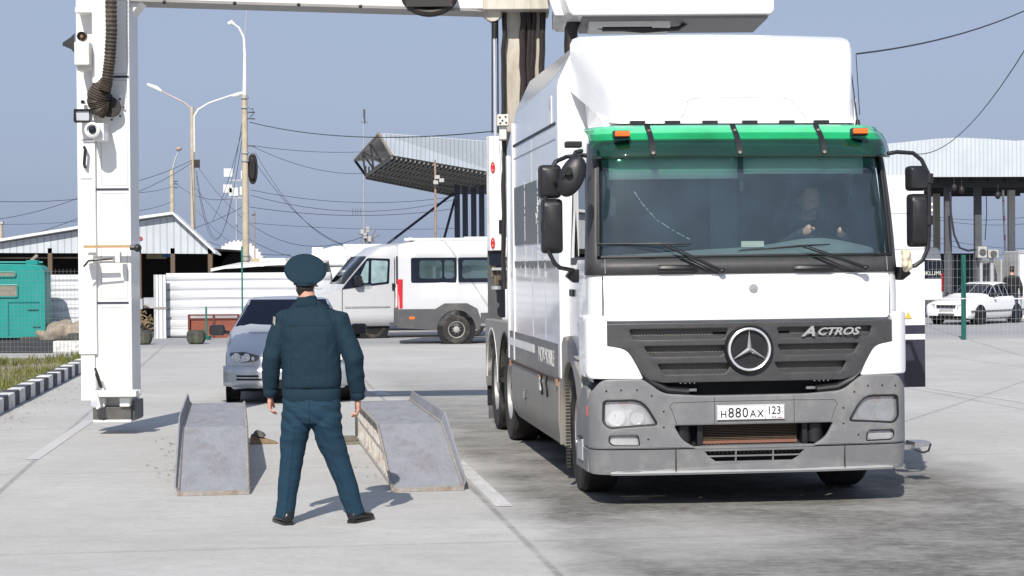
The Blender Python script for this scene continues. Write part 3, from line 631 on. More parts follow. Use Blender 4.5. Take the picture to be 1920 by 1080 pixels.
# recessed centre panel lines, intake innards
q = MB(); yb = lambda x: PY(x) - .0722
PP = [(-.60, .64), (-.635, .74), (-.655, .78), (-.63, .805), (-.3, .81), (.3, .81), (.63, .805), (.655, .78), (.635, .74), (.60, .64)]
q.tube([Vector((x, yb(x) + .001, z)) for x, z in [(a[0] + (b_[0] - a[0]) * k / 6, a[1] + (b_[1] - a[1]) * k / 6) for a, b_ in zip(PP, PP[1:]) for k in range(6)]], .003, 5)
for x in (-.31, .31): q.tube([Vector((x, yb(x) + .001, z)) for z in (.64, .84)], .003, 5)
q.build('bumper_seam', mat('seam_dark', (.05, .05, .052), .8), bu)
q = MB(); q.box(-.6, .6, .10, .13, .44, .66, M_dark)
for k in range(9): q.box(-.40, .36, .055, .075, .505 + .013 * k, .511 + .013 * k, mat('radiator_fin', (.10, .07, .045), .7, var=.3))
q.box(-.40, .36, .04, .06, .478, .50, mat('radiator_rust', (.22, .10, .07), .7))
for s in (-1, 1):
    q.lathe([(.07, -.07), (.07, .07)], (s * .52 - .02, .06, .55), 'z', 16, M_black); q.box(s * .41 - .02, s * .41 + .02, .0, .08, .45, .65, M_black)
for k in range(24): q.box(-.40 + k * .033, -.40 + k * .033 + .022, -.035, .05, .463, .470, M_bump)
q.build('intake_radiator', M_dark, truck)
for k, s in enumerate((-1, 1)):
    # headlight: reflector bowl, bulbs, cover with white haze painted in for brightness
    P = HL(s); f = lambda x, z, t: (x, PY(x) + .02 + t, z)
    hl = sheet('headlight', [[(x * 1.02 - s * .018, z) for x, z in P]], [], .01, mat('reflector', (.88, .89, .92), .25, metal=.1, var=.15, scale=12), truck, f, CUTS)
    q = MB()
    for cx, cz, rr in ((s * 1.05, .705, .075), (s * .895, .70, .06)): q.lathe([(.012, .05), (rr * .5, .035), (rr * .85, .01), (rr, -.03), (rr * 1.04, -.03), (rr * .9, .02)], (cx, PY(cx) + .01, cz), 'y', 24, M_chrome); q.ball((cx, PY(cx) + .03, cz), .016, m=M_glassd)
    q.cyl((s * .985, PY(.98) + .045, .80), (s * .985, PY(.98) - .0, .80), .034, n=12, m=M_orange)
    for j in range(9): q.box(s * (.87 + .03 * j) - .011, s * (.87 + .03 * j) + .011, PY(1.0) + .02, PY(1.0) + .035, .765 + .003 * j, .815, M_chrome if j not in (3, 4) else M_orange)
    q.build('reflector_bowl', M_chrome, hl)
    sheet('lens_cover', [P], [], .006, glass('lens_glass', (.97, .97, .98), .06, .02, .20, (.9, .92, .95)), hl, bend(.045), CUTS)
    ring_ = [Vector((x, PY(x) - .066, z)) for x, z in P]; q = MB(); q.tube(ring_ + ring_[:1], .010, 6, cap=False); q.build('headlight_seal', M_black, hl)
    P = FG(s); fl = sheet('fog_light', [P], [], .006, glass('fog_glass', (.97, .97, .98), .06, .02, .30, (.9, .92, .95)), truck, bend(.047), CUTS)  # white haze layer in the lens colour stands in for brightness
    q = MB(); q.box(min(s * .89, s * 1.11), max(s * .89, s * 1.11), PY(1.0) + .0, PY(1.0) + .02, .48, .565, M_chrome)
    for j in range(10): q.box(s * (.90 + .02 * j) - .004, s * (.90 + .02 * j) + .004, PY(1.0) - .02, PY(1.0) + .005, .49, .555, M_chrome)
    q.build('fog_reflector', M_chrome, fl)
    ring_ = [Vector((x, PY(x) - .068, z)) for x, z in P]; q = MB(); q.tube(ring_ + ring_[:1], .006, 6, cap=False); q.build('fog_seal', M_black, fl)
q = MB()
for s in (-1, 1):
    for x, z in ((1.13, .90), (1.02, .905), (.90, .905), (.79, .86), (.70, .74), (.70, .62), (.82, .53)): q.cyl((s * x, PY(x) - .0745, z), (s * x, PY(x) - .05, z), .0075, n=8)
q.build('bumper_hole', M_dark, bu)
# valance under the bumper with its grille
def vb(x, z, t): return (x * (1 - .012 * (z < .3)), PY(x) - .05 + t + .10 * max(0, (.45 - z)) ** 1.0 * (1 if z < .45 else 0) - .02 * (z < .29), z)
VO = fillet([(-1.25, .262), (1.25, .262), (1.25, .448), (-1.25, .448)], .008)
VH = []
xs = [(-.34, -.15), (-.14, .14), (.15, .34)]
for a, b_ in xs:
    VH.append([(a + (-.05 if a < -.2 else 0), .43), (a + (-.02 if a < -.2 else 0), .395), (b_ + (.02 if b_ > .2 else 0), .395), (b_ + (.05 if b_ > .2 else 0), .43)])
    VH.append([(a + (-.01 if a < -.2 else 0), .385), (a + (.04 if a < -.2 else 0), .35), (b_ - (.04 if b_ > .2 else 0), .35), (b_ + (.01 if b_ > .2 else 0), .385)])
va = sheet('lower_valance', [VO], VH, .04, M_bump, truck, vb, CUTS, .002)
q = MB(); q.tube([Vector((x, PY(x) - .058, .272)) for x in CUTS[:23]] , .018, 6); q.build('valance_lip', mat('lip_grey', (.30, .31, .32), .45), va)
q = MB(); q.box(-.55, .55, .05, .07, .3, .45); q.build('valance_backing', M_dark, va)
q = MB(); 
for x in (-.61, .71): q.box(x - .003, x + .003, PY(x) - .0735, PY(x) - .03, .27, .448)
q.build('valance_seam', M_dark, va)
for s in (-1, 1):
    q = MB(); q.box(s * 1.215, s * 1.249, .2, .80, .262, .448); q.build('valance_side', M_bump, truck, bev=.01)
# number plate
pc = TL(1408, 773, -.085); q = MB(); q.box(pc.x - .265, pc.x + .265, -.088, -.076, pc.z - .058, pc.z + .058)
pl = q.build('number_plate', mat('plate_white', (.82, .82, .82), .35, var=.03), truck, bev=.006)
q = MB(); ink = mat('plate_ink', (.012, .012, .02), .4); TF = lambda x, z: Matrix.Translation((pc.x + x, -.0895, pc.z + z)) @ FRONT
for ch, x, sz in (('H', -.213, .078), ('8', -.155, .108), ('8', -.100, .108), ('0', -.045, .108), ('A', .015, .078), ('X', .073, .078)): text_into(q, ch, sz, TF(x, -.037), ink, .001, 0, .92, .0006)
for ch, x in (('1', .142), ('2', .178), ('3', .216)): text_into(q, ch, .086, TF(x, -.016), ink, .001, 0, .92, .0004)
q.box(pc.x + .108, pc.x + .111, -.0895, -.088, pc.z - .054, pc.z + .054, ink)
fr = rect(-.26, .26, -.053, .053, .01); q.tube([Vector((pc.x + x, -.0885, pc.z + z)) for x, z in fr + fr[:1]], .0015, 4, ink, cap=False)
q.box(pc.x + .205, pc.x + .243, -.0895, -.088, pc.z - .046, pc.z - .040, M_red)
for x in (-.249, .247): q.cyl((pc.x + x, -.0915, pc.z), (pc.x + x, -.088, pc.z), .0045, n=8, m=M_rust)
text_into(q, 'RUS', .020, TF(.178, -.045), ink, .001, 0, 1.0)
q.build('plate_lettering', ink, pl, smooth=0)
# cowl detail + wipers
for px in (1270, 1525):
    p = TL(px, 503, .02); q = MB(); q.tube([(p.x - .14, fp(p.x, 1.84, .02).y, p.z), (p.x - .12, fp(p.x, 1.84, .035).y, p.z), (p.x + .12, fp(p.x, 1.84, .035).y, p.z - .002), (p.x + .14, fp(p.x, 1.84, .02).y, p.z - .002)], .028, 8); q.build('cowl_grip', M_black, truck)
for (piv, el, e0, e1) in (((1353, 508), (1240, 458), (1125, 457), (1297, 457)), ((1622, 502), (1500, 461), (1385, 470), (1558, 458))):
    A, B, C, D = (TL(*piv, -.02), TL(*el, -.0), TL(*e0, .0), TL(*e1, .0)); A.y = -.03; B.y = fp(B.x, 2.0, .07).y; C.y = fp(C.x, 2.0, .045).y; D.y = fp(D.x, 2.0, .045).y
    q = MB(); q.ball(A, .03, .03, .022); q.tube([A, A.lerp(B, .35) + Vector((0, -.02, .0)), B], [.014, .011, .006], 6); q.tube([A + Vector((-.02, 0, .02)), B + Vector((.05, 0, 0))], .005, 6); wp = q.build('wiper', M_black, truck)
    q = MB(); q.tube([C, C.lerp(D, .3), B, D], [.005, .007, .011, .005], 6); q.build('wiper_blade', M_black, wp)
q = MB()
for s in (-1, 1): q.tube([fp(s * 1.11, z, .013) for z in (1.79, 1.85, 1.9)], .003, 5)
q.build('cowl_gap', mat('gap_light', (.3, .3, .3), .6), truck)
# ---- mirrors 
def rbox(q, c, sx, sy, sz, r, m=None, rot=None):
    P = rect(-sx / 2, sx / 2, -sz / 2, sz / 2, r, 5); secs = []
    for yy, k in ((-sy / 2, .78), (-sy / 2 + .02, .93), (-sy / 2 + .05, 1.0), (sy / 2 - .01, 1.0), (sy / 2, .95)):
        secs.append([Vector(c) + ((rot or Matrix.Identity(3)) @ Vector((x * k, yy, z * k))) for x, z in P])
    q.loft(secs, m)
def mirror_glass(q, c, sx, sy, sz): q.box(c[0] - sx * .42, c[0] + sx * .42, c[1] + sy / 2, c[1] + sy / 2 + .004, c[2] - sz * .44, c[2] + sz * .44, M_chrome)
for s in (-1, 1):
    if s < 0: arm = [(1100, 292), (1092, 291), (1062, 294), (1042, 303), (1026, 330), (1022, 370), (1023, 440), (1028, 470), (1040, 494), (1050, 502), (1075, 507)]; ub = (1032, 340, 42, 62); lb = (1036, 424, 40, 102)
    else: arm = [(1664, 288), (1682, 285), (1712, 287), (1728, 300), (1740, 325), (1742, 370), (1742, 440), (1740, 465), (1730, 488), (1716, 498), (1700, 501)]; ub = (1722, 334, 40, 48); lb = (1723, 413, 36, 102)
    mr = MB(); pts = [TL(x, y, .02 if 2 < i < 10 else .16) for i, (x, y) in enumerate(arm)]; mr.tube(pts, .017, 10); MA = mr.build('mirror_arm', M_black, truck)
    for nm, (x, y, w_, h_) in (('wide_mirror', ub), ('main_mirror', lb)):
        p = TL(x, y, .02); q = MB(); rbox(q, (p.x, -.0 + .05, p.z), w_ / 247, .12, h_ / 247, .035); mirror_glass(q, (p.x, .05, p.z), w_ / 247, .12, h_ / 247)
        a = TL(arm[5][0], y, .02); q.cyl((a.x, .02, p.z - .035), (a.x, .02, p.z + .035), .032, n=12, m=M_black); q.bar((a.x, .02, p.z), (p.x, .02, p.z), .05, .06, M_black)
        q.build(nm, M_black, truck, smooth=50)
    p = TL(1072 if s < 0 else 1700, 518 if s < 0 else 513, .15); q = MB()
    q.loft([[Vector((p.x + s * a, .15 + b_, p.z + c)) for a, b_, c in ((0, 0, .05), (-.06, 0, .055), (-.06, .12, .055), (0, .12, .05))], [Vector((p.x + s * a, .15 + b_, p.z + c)) for a, b_, c in ((.04, 0, .0), (-.06, 0, -.02), (-.06, .12, -.02), (.04, .12, .0))], [Vector((p.x + s * a, .17 + b_, p.z + c)) for a, b_, c in ((-.02, 0, -.05), (-.06, 0, -.05), (-.06, .08, -.05), (-.02, .08, -.05))]]); q.build('mirror_foot', M_black, truck, bev=.008)
# round kerb mirror at the left pillar, with its bracket
p = TL(1072, 330, -.12); q = MB(); rt = Matrix.Rotation(R(24), 3, 'Y') @ Matrix.Rotation(R(-15), 3, 'Z'); secs = []
for yy, k in ((-.05, .35), (-.04, .75), (-.015, .98), (.02, 1.0), (.03, .97)):
    secs.append([p + rt @ Vector((.095 * k * math.cos(t), yy, .165 * k * math.sin(t))) for t in [2 * math.pi * j / 28 for j in range(28)]])
q.loft(secs); q.build('kerb_mirror', M_black, truck, smooth=50)
q = MB(); q.tube([TL(1045, 362, -.05), TL(1058, 330, -.16), TL(1080, 285, -.02), TL(1090, 283, .1)], .018, 8); q.tube([TL(1066, 320, -.17), TL(1066, 321, -.22)], .03, 12); q.tube([TL(1040, 345, .0), TL(1065, 323, -.18)], .02, 8); q.build('mirror_bracket', M_black, truck)
q = MB(); a = TL(1060, 272, .25); q.box(a.x, a.x + .13, .24, .32, a.z - .02, a.z + .03); q.build('door_step_cap', M_black, truck, bev=.01)
# rag tied on the right mirror foot
q = MB(); p = TL(1700, 488, .05)
for i in range(9): q.ball(p + Vector((.022 * math.sin(i * 2.1), .015 * math.cos(i * 1.7), -.06 + .015 * i)), .030 - .001 * i, .028, .034)
tag(link(remesh(q.bm, .006, 3), 'rag'), 'cream rag stuffed behind the foot of the truck mirror at right', 'rag'); rag = bpy.data.objects['rag']; rag.matrix_world = TM; rag.data.materials.clear(); rag.data.materials.append(mat('rag_cream', (.60, .55, .42), .9, var=.25, scale=20))
# ---- cab lower side, steps, front arches, wheels
for s in (-1, 1):
    q = MB(); arch = [(.66, .33)] + [(1.20 + .52 * math.cos(t), .50 + .56 * math.sin(t)) for t in [math.pi - R(12) - k * (math.pi - R(24)) / 16 for k in range(17)]] + [(1.74, .33), (1.79, .33), (1.79, .95), (1.72, 1.14), (1.52, 1.26), (1.38, 1.27), (1.12, 1.20), (.80, 1.05), (.56, .98), (.48, .80), (.48, .33)]
    q.prism(arch, 'x', s * 1.10, s * 1.245); q.build('wheel_arch', M_skirt, truck, bev=.015)
    q = MB(); q.box(s * 1.0, s * 1.21, .4, .66, .335, .95); q.build('cab_step_panel', M_bump, truck, bev=.03)
    q = MB(); q.box(s * 1.12, s * 1.26, .42, .66, .33, .50, M_galv); q.box(s * 1.14, s * 1.27, .45, .62, .50, .515, M_black); q.build('step', M_bump, truck, bev=.02)
    wheel('wheel', truck, (s * 1.03, 1.20, .50), .50, .29, .29, s, holes=10)
    for k, y in enumerate((5.95, 7.3)):
        wheel('wheel', truck, (s * 1.06, y, .52), .52, .30, .30, s, holes=10)
    wheel('wheel', truck, (s * .74, 5.95, .52), .52, .30, .30, s, holes=10)
    q = MB(); q.box(s * .9, s * 1.23, 8.0, 8.02, .22, 1.0); q.build('mud_flap', M_black, truck); q = MB(); q.box(s * .9, s * 1.23, 5.28, 5.30, .22, .75); q.build('mud_flap', M_black, truck)
    # rear wings with two arches
    oc = lambda y0: [(y0 + .60 * math.cos(t), .52 + .62 * math.sin(t)) for t in [math.pi - R(5) - k * (math.pi - R(10)) / 16 for k in range(17)]]
    q = MB(); P = [(5.28, .45)] + oc(5.95) + [(6.62, .6)] + oc(7.3) + [(7.95, .45), (8.0, .5), (8.0, 1.24), (5.28, 1.27)]
    q.prism(P, 'x', s * 1.14, s * 1.245); q.build('rear_wing', M_skirt, truck, bev=.012)
    for y0 in (5.95, 7.3):
        q = MB(); pp = oc(y0); q.loft([[Vector((s * 1.25, a, b_)), Vector((s * .9, a, b_)), Vector((s * .9, a, b_ + .02)), Vector((s * 1.25, a, b_ + .02))] for a, b_ in pp]); q.build('wing_liner', M_whited if y0 > 6.5 else M_black, truck)
q = MB(); q.box(-.45, .45, .6, 8.2, .55, .95); q.box(-.9, .9, 2.3, 5.1, .4, .7); q.box(-1.0, 1.0, .5, 1.0, .45, .9); q.box(-.95, .95, 1.35, 1.55, .38, .55); q.build('chassis', M_dark, truck)
q = MB(); q.box(-1.2, 1.2, .9, 1.52, .9, 1.0); q.build('cab_floor', M_dark, truck)
# added ribbed band standing in for the steered front tyre's tread
q = MB()
for k in range(26): q.box(-1.235, -1.20, 1.44, 1.47, .17 + .028 * k, .188 + .028 * k)
q.build('tread_band', mat('tread_dark', (.035, .033, .03), .8, var=.3), truck)
# ---- box body
def bsec(y, dz, ins=0): 
    return [Vector((x, y, z)) for x, z in ((-1.25 + ins, .90), (-1.25 + ins, 3.36 - dz), (-1.235 + ins, 3.42 - dz), (-1.10 + ins, 3.70 - dz), (-1.05 + ins, 3.74 - dz), (1.05 - ins, 3.74 - dz), (1.10 - ins, 3.70 - dz), (1.235 - ins, 3.42 - dz), (1.25 - ins, 3.36 - dz), (1.25 - ins, .90))]
M_body = mat('glossy_body_white', (.66, .68, .71), .15, var=.03, scale=1.2, coat=.3, spec=.5)
q = MB(); q.loft([bsec(1.66, 0), bsec(4.7, 0), bsec(5.5, .30)]); body = q.build('box_body', M_body, truck, bev=.012)
q = MB(); q.loft([bsec(1.60, 0, -.006), bsec(1.66, 0, -.006)]); q.build('body_front_frame', M_white, body, bev=.012)
q = MB(); q.box(-1.262, -1.245, 4.92, 5.02, .9, 3.3); q.box(-1.262, -1.245, 5.40, 5.5, .9, 3.0); q.build('rear_frame', M_white, body, bev=.006)
q = MB(); sx = -1.2525; L1z = 3.065
q.box(sx - .004, sx + .004, 1.78, 4.9, L1z - .012, L1z + .012); q.build('body_gap', mat('gap_dark', (.02, .025, .04), .6), body)
q = MB(); q.box(sx - .002, sx + .003, 1.78, 4.9, 2.93, 2.937)
q.box(sx - .002, sx + .003, 3.45, 3.455, 1.2, 3.06); q.box(sx - .002, sx + .003, 2.55, 2.555, 1.2, 2.0)
q.build('panel_seam', mat('seam_grey', (.35, .37, .4), .6), body)
q = MB(); q.box(sx - .003, sx + .002, 1.8, 4.85, 2.06, 2.64)
q.build('grey_decal', mat('decal_grey', (.12, .125, .122), .45, var=.3, scale=1.5, coat=.1, dirt=(.35, .36, .36), dirt_amt=.15), body)
q = MB()
for y in (3.95, 2.98, 2.5):
    z = 1.75; q = MB()
    while z < 2.68:
        h_ = random.uniform(.02, .09); q.box(sx - .006, sx - .001, y, y + .025, z, z + h_); z += h_ + random.uniform(0, .03)
    q.build('peeling_strip', mat('peel_white', (.6, .62, .63), .6, var=.2), body)
q = MB()
for i in range(7):
    y, z = random.uniform(2.3, 3.1), random.uniform(2.1, 2.5); q = MB(); q.tube([(sx - .005, y, z), (sx - .005, y + random.uniform(-.1, .1), z + .05), (sx - .005, y + random.uniform(-.15, .15), z + random.uniform(.06, .12))], .005, 4); q.build('scratch', MATS['peel_white'], body)
q = MB(); yy = 1.82
while yy < 4.85:
    wd_ = random.uniform(.012, .05); zt = 1.90 + random.uniform(-.004, .004); q.box(sx - .004, sx - .001, yy, yy + wd_, 1.835 + random.choice((0, 0, .03)), zt); yy += wd_ + random.uniform(.008, .03)
q.build('side_lettering_row', mat('lettering_grey', (.12, .125, .13), .4, var=.3), body)
# dark belt with the white stripe and lettering
q = MB(); q.box(-1.256, -1.244, 1.78, 5.4, .89, 1.19); belt = q.build('side_belt', mat('belt_grey', (.085, .08, .08), .3, var=.2, scale=3, dirt=(.2, .17, .14), dirt_amt=.35), body)
q = MB(); q.box(-1.26, -1.252, 3.35, 5.4, 1.045, 1.12); q.build('white_stripe', M_whited, belt)
SIDE = Matrix.Rotation(R(-90), 4, 'Z') @ FRONT        # reads on the -x side
q = MB(); text_into(q, 'HCV-MOBILE', .20, Matrix.Translation((-1.2585, 2.50, .985)) @ SIDE, M_whited, .001, 0, .92)
text_into(q, 'MOBILE INSPECTION', .055, Matrix.Translation((-1.258, 2.85, .915)) @ SIDE, M_whited, .001) if False else None
q.build('side_lettering', M_whited, belt, smooth=0)
q = MB()
for z in (.872, .886): q.tube([(-1.262, 1.78, z), (-1.262, 5.4, z)], .006, 6)
q.build('rub_rail', mat('rail_brown', (.09, .065, .055), .8, var=.3), body)
q = MB(); P = [(-1.255, .87), (-1.258, .55), (-1.245, .40), (-1.19, .31), (-1.05, .29), (-1.0, .87)]
q.loft([[Vector((x, y, z)) for x, z in P] for y in (1.74, 5.2)]); sk = q.build('side_skirt', M_skirt, truck, smooth=50)
q = MB(); q.tube([(-1.262, 4.0, .66), (-1.285, 3.95, .645), (-1.285, 3.95, .59), (-1.262, 4.0, .575)], .012, 6); q.build('skirt_handle', M_alu, sk)
for y, z in ((1.80, .86), (5.25, .86), (2.95, .83)):
    q = MB(); q.box(-1.275, -1.255, y - .05, y + .03, z - .03, z + .03); q.build('side_reflector', mat('reflector_amber', (.36, .19, .11), .4), truck, bev=.004)
for y in (2.38, 2.72):
    q = MB(); q.tube([(-1.265, y, .885), (-1.275, y + .03, .82), (-1.272, y - .02, .76), (-1.268, y, .70)], .010, 6); q.build('rubber_catch', M_black, sk)
q = MB(); q.box(-1.275, -1.257, 2.8, 2.9, .73, .84); q.build('side_label', M_whited, sk)
q = MB(); q.box(-1.254, -1.244, 2.0, 2.16, 3.08, 3.32); q.box(-1.256, -1.246, 2.05, 2.12, 3.2, 3.30, M_galv); q.build('body_latch', M_whited, body)
q = MB(); q.box(1.0, 1.25, 2.16, 5.2, .3, .87); q.build('side_skirt', M_skirt, truck, bev=.01)
q = MB(); q.box(-1.05, 1.05, 5.5, 8.0, .9, 1.25); q.build('rear_deck', M_whited, truck, bev=.01)
# opened side door on the far side
pR = TL(1733, 600, 1.95); x1 = pR.x; zt = TL(1733, 328, 1.95).z; z2 = TL(1733, 609, 1.95).z; z3 = TL(1733, 626, 1.95).z; z4 = TL(1733, 636, 1.95).z; z5 = TL(1733, 725, 1.95).z
q = MB(); q.box(1.25, x1, 1.93, 1.97, z2, zt, M_white); q.box(1.25, x1 - .001, 1.932, 1.968, z3, z2, mat('door_dark', (.03, .03, .05), .4)); q.box(1.25, x1, 1.93, 1.97, z4, z3, M_white); q.box(1.25, x1 - .001, 1.932, 1.968, z5, z4, mat('door_dark', (.03, .03, .05), .4))
od = q.build('open_side_door', M_white, truck)
q = MB(); zz_ = zt - .25
for z in (zt - .34, zt - .65): q.box(1.5, x1, 1.926, 1.931, z, z + .006, M_galv)
q.build('door_seam', M_galv, od)
q = MB(); p = TL(1703, 597, 1.92)
q.poly([p + Vector((-.035, 0, 0)), p + Vector((.035, 0, 0)), p + Vector((0, 0, .06))], mat('warning_yellow', (.7, .5, .1), .5)); q.build('warning_sticker', None, od, smooth=0)
# folded step sticking out behind the bumper on the right
q = MB(); a = TL(1707, 838, 1.3); b_ = TL(1738, 834, 1.3); q.loft([[a + Vector((0, -.12, .0)), a + Vector((0, .12, .0)), a + Vector((0, .12, .05)), a + Vector((0, -.12, .05))], [b_ + Vector((0, -.10, .0)), b_ + Vector((0, .1, .0)), b_ + Vector((0, .1, .035)), b_ + Vector((0, -.1, .035))]], M_alu)
q.tube([a + Vector((0, -.1, -.01)), (a + b_) / 2 + Vector((0, -.12, -.045)), b_ + Vector((-.02, -.1, -.04)), b_ + Vector((0, -.1, .02))], .009, 6, M_black); q.bar(a + Vector((-.3, 0, 0)), a, .04, .04, M_alu); q.build('folding_step', M_alu, truck)
# aerial on the roof, tail box with red lamps
p = TL(1608, 215, .9); q = MB(); q.cyl((p.x, .9, 2.93), (p.x, .9, 3.02), .03, .015); q.tube([(p.x, .9, 3.0), (p.x - .03, 1.0, 3.5)], .005, 6); q.build('aerial', M_black, truck)
p = TL(1603, 190, 1.0); q = MB(); q.box(p.x - .008, p.x + .008, 1.0, 1.5, 2.9, 3.2); q.build('roof_rail', M_white, truck)
# ================================================================ SCANNER GANTRY
GY = 21.5
gan = thing('scanner_gantry', 'white steel portal gantry arching from a post at left to the mast behind the truck', 'gantry', gp(210, 816))
def G(px, py, Y): return at(px, py, Y) - gan.location
M_gant = mat('gantry_white', (.78, .78, .76), .38, var=.03, scale=1.5, coat=.2, dirt=(.52, .47, .38), dirt_amt=.2)
def gbox(name, x0, x1, y0, y1, Y0, Y1, m, bev=.012, par=None):
    a, b_ = G(x0, y1, Y0), G(x1, y0, Y0); q = MB(); q.box(a.x, b_.x, Y0 - GY_, Y1 - GY_, a.z, b_.z); return q.build(name, m, par or gan, bev=bev)
GY_ = gan.location.y
# main post (leans with the camera roll only because the world is level)
post = gbox('post', 180, 241, -60, 740, 21.5, 22.0, M_gant)
q = MB(); a, b_ = G(240, 762, 21.62), G(240, -60, 21.62); x = a.x; q.box(x, x + .055, 21.6 - GY_, 22.0 - GY_, a.z, b_.z); q.build('post_rail', mat('rail_grey', (.42, .43, .44), .5), gan)  # mid-grey rail up the post's right edge
q = MB()
for y in (144, 355, 568): 
    a = G(181, y, 21.49); c = G(241, y, 21.49); q.box(a.x, c.x, 21.492 - GY_, 21.502 - GY_, a.z - .012, a.z + .012)
q.build('post_joint', mat('joint_dark', (.03, .035, .06), .7), gan)
q = MB()
for y0, y1 in ((150, 348), (362, 560), (576, 735), (0, 138)):
    a = G(190, y1, 21.49); c = G(237, y0, 21.49); P = rect(a.x, c.x, a.z, c.z, .02, 2); q.tube([Vector((x, 21.497 - GY_, z)) for x, z in P + P[:1]], .0035, 4, cap=False)
q.build('post_panel', mat('groove_light', (.55, .55, .54), .6), gan)
aux = gbox('side_post', 148, 175, -60, 665, 21.45, 21.85, M_gant)
gbox('side_post_foot', 152, 178, 665, 752, 21.47, 21.8, M_gant)
q = MB(); a, b_ = G(176, 700, 21.8), G(176, -60, 21.8); q.box(a.x - .01, a.x + .035, 21.52 - GY_, 21.9 - GY_, a.z, b_.z); q.build('cable_channel', mat('channel_dark', (.12, .13, .18), .6), gan)
q = MB()
for y in (262, 335): a = G(148, y, 21.44); c = G(173, y, 21.44); q.box(a.x + .02, c.x, 21.443 - GY_, 21.452 - GY_, a.z - .004, a.z + .004)
q.build('side_post_joint', mat('joint_grey', (.3, .3, .32), .7), gan)
q = MB(); q.tube([G(158, 276, 21.42), G(160, 280, 21.36), G(158, 308, 21.36), G(160, 314, 21.42)], .018, 6); q.build('grab_handle', M_black, gan)
# upper boxes of the side post
gbox('box_housing', 140, 172, 12, 24, 21.2, 21.5, M_gant); gbox('box_housing', 139, 167, 78, 122, 21.05, 21.4, M_offw); gbox('box_housing', 143, 172, 122, 132, 21.15, 21.4, M_offw)
gbox('cover_plate', 173, 198, -60, 156, 21.2, 21.35, M_gant)
q = MB(); c = G(155, 69, 21.3); q.lathe([(.05, -.02), (.055, .05), (.03, .05), (.02, .0), (.001, .0)], c + Vector((0, -.05, 0)), 'y', 20); q.build('beacon', mat('beacon_brown', (.16, .10, .07), .4), gan)
q = MB(); q.loft([[G(x, y, Y) for Y in (21.5, 21.7) for x, y in (((x0, y0), (x1, y1)) if Y == 21.5 else ((x1, y1), (x0, y0)))] for x0, y0, x1, y1 in ((140, 62, 140, 100), (132, 70, 133, 92), (120, 78, 119, 86), (117, 80, 118, 88))]); q.build('horn_speaker', M_black, gan, bev=.01)
# floodlight frame and dome camera
q = MB(); a = G(140, 228, 21.2); c = G(168, 206, 21.2); P = rect(a.x, c.x, a.z, c.z); q.tube([Vector((x, 21.2 - GY_, z)) for x, z in P + P[:1]], .014, 4, M_black, cap=False); q.box(a.x, c.x, 21.22 - GY_, 21.34 - GY_, a.z, c.z, M_galv); q.build('floodlight', M_galv, gan)
q = MB(); c = G(157, 192, 21.4); q.cyl(c, c + Vector((0, -.06, 0)), .022, n=12); q.build('push_button', M_glassd, gan)
q = MB(); c = G(174, 244, 21.1); q.cyl(c + Vector((0, .25, 0)), c, .08, n=24); q.lathe([(.085, .0), (.088, -.03), (.06, -.05), (.055, -.02), (.001, -.02)], c, 'y', 24); q.box(c.x - .0, c.x + .11, c.y + .05, c.y + .3, c.z - .11, c.z + .08); cm = q.build('camera_housing', M_gant, gan, bev=.006)
q = MB(); q.ball(c + Vector((0, -.02, 0)), .045, n=16); q.build('camera_lens', M_glassd, cm)
# corrugated hose hanging down and curling back
path = [(208, -60), (208, 0), (209, 60), (206, 110), (201, 150), (196, 172)]
q = MB(); cen = [G(x, y, 21.2) for x, y in path]; fine = []
for i in range(len(cen) - 1):
    for k in range(14): fine.append(cen[i].lerp(cen[i + 1], k / 14))
rad = [.062 * (1 + .10 * (1 if (i // 1) % 2 else -1)) for i in range(len(fine))]
q.tube(fine, rad, 16)
q.build('corrugated_hose', mat('hose_ribbed', (.045, .035, .028), .65, var=.3, scale=10, dirt=(.14, .11, .08), dirt_amt=.4), gan, smooth=20)
q = MB(); fine = []; pth = [(200, 150), (190, 166), (184, 184), (188, 198), (198, 200)]; cen = [G(x, y, 21.25 + .03 * i) for i, (x, y) in enumerate(pth)]
for i in range(4):
    for k in range(9): fine.append(cen[i].lerp(cen[i + 1], k / 9))
n_ = len(fine); q.tube(fine, [(.075 + .05 * min(1, i / 14)) * (1 + .06 * (1 if i % 2 else -1)) for i in range(n_)], 20)
q.build('corrugated_elbow', MATS['hose_ribbed'], gan, smooth=20)
q = MB(); c = G(207, 201, 21.40); q.lathe([(.115, -.06), (.11, .05), (.001, .05)], c, 'y', 24, cap=True)
for k in range(8): a = k * math.pi / 4; p = c + Vector((math.cos(a) * .135, .07, math.sin(a) * .135)); q.cyl(p, p + Vector((0, -.015, 0)), .012, n=6)
q.build('hose_flange', M_hose, gan)
gbox('mount_plate', 185, 226, 178, 218, 21.47, 21.5, M_gant)
# arm, clamps half way down, foot unit
q = MB(); q.box(G(152, 0, 21.3).x, G(245, 0, 21.3).x, 21.3 - GY_, 21.36 - GY_, G(0, 466, 21.3).z, G(0, 461, 21.3).z); q.build('wooden_bar', mat('bar_tan', (.42, .27, .13), .7), gan)
q = MB(); c = G(258, 465, 21.3); q.tube([G(244, 464, 21.3), G(256, 464, 21.3)], .03, 8); q.ball(c, .045); q.build('bar_end', M_black, gan)
q = MB(); q.box(G(155, 0, 21.3).x, G(172, 0, 21.3).x, 21.25 - GY_, 21.4 - GY_, G(0, 498, 21.3).z, G(0, 480, 21.3).z); q.bar(G(172, 488, 21.3), G(213, 487, 21.3), .04, .03); q.box(G(213, 0, 21.3).x, G(222, 0, 21.3).x, 21.25 - GY_, 21.35 - GY_, G(0, 494, 21.3).z, G(0, 474, 21.3).z); q.build('clamp', M_offw, gan, bev=.006)
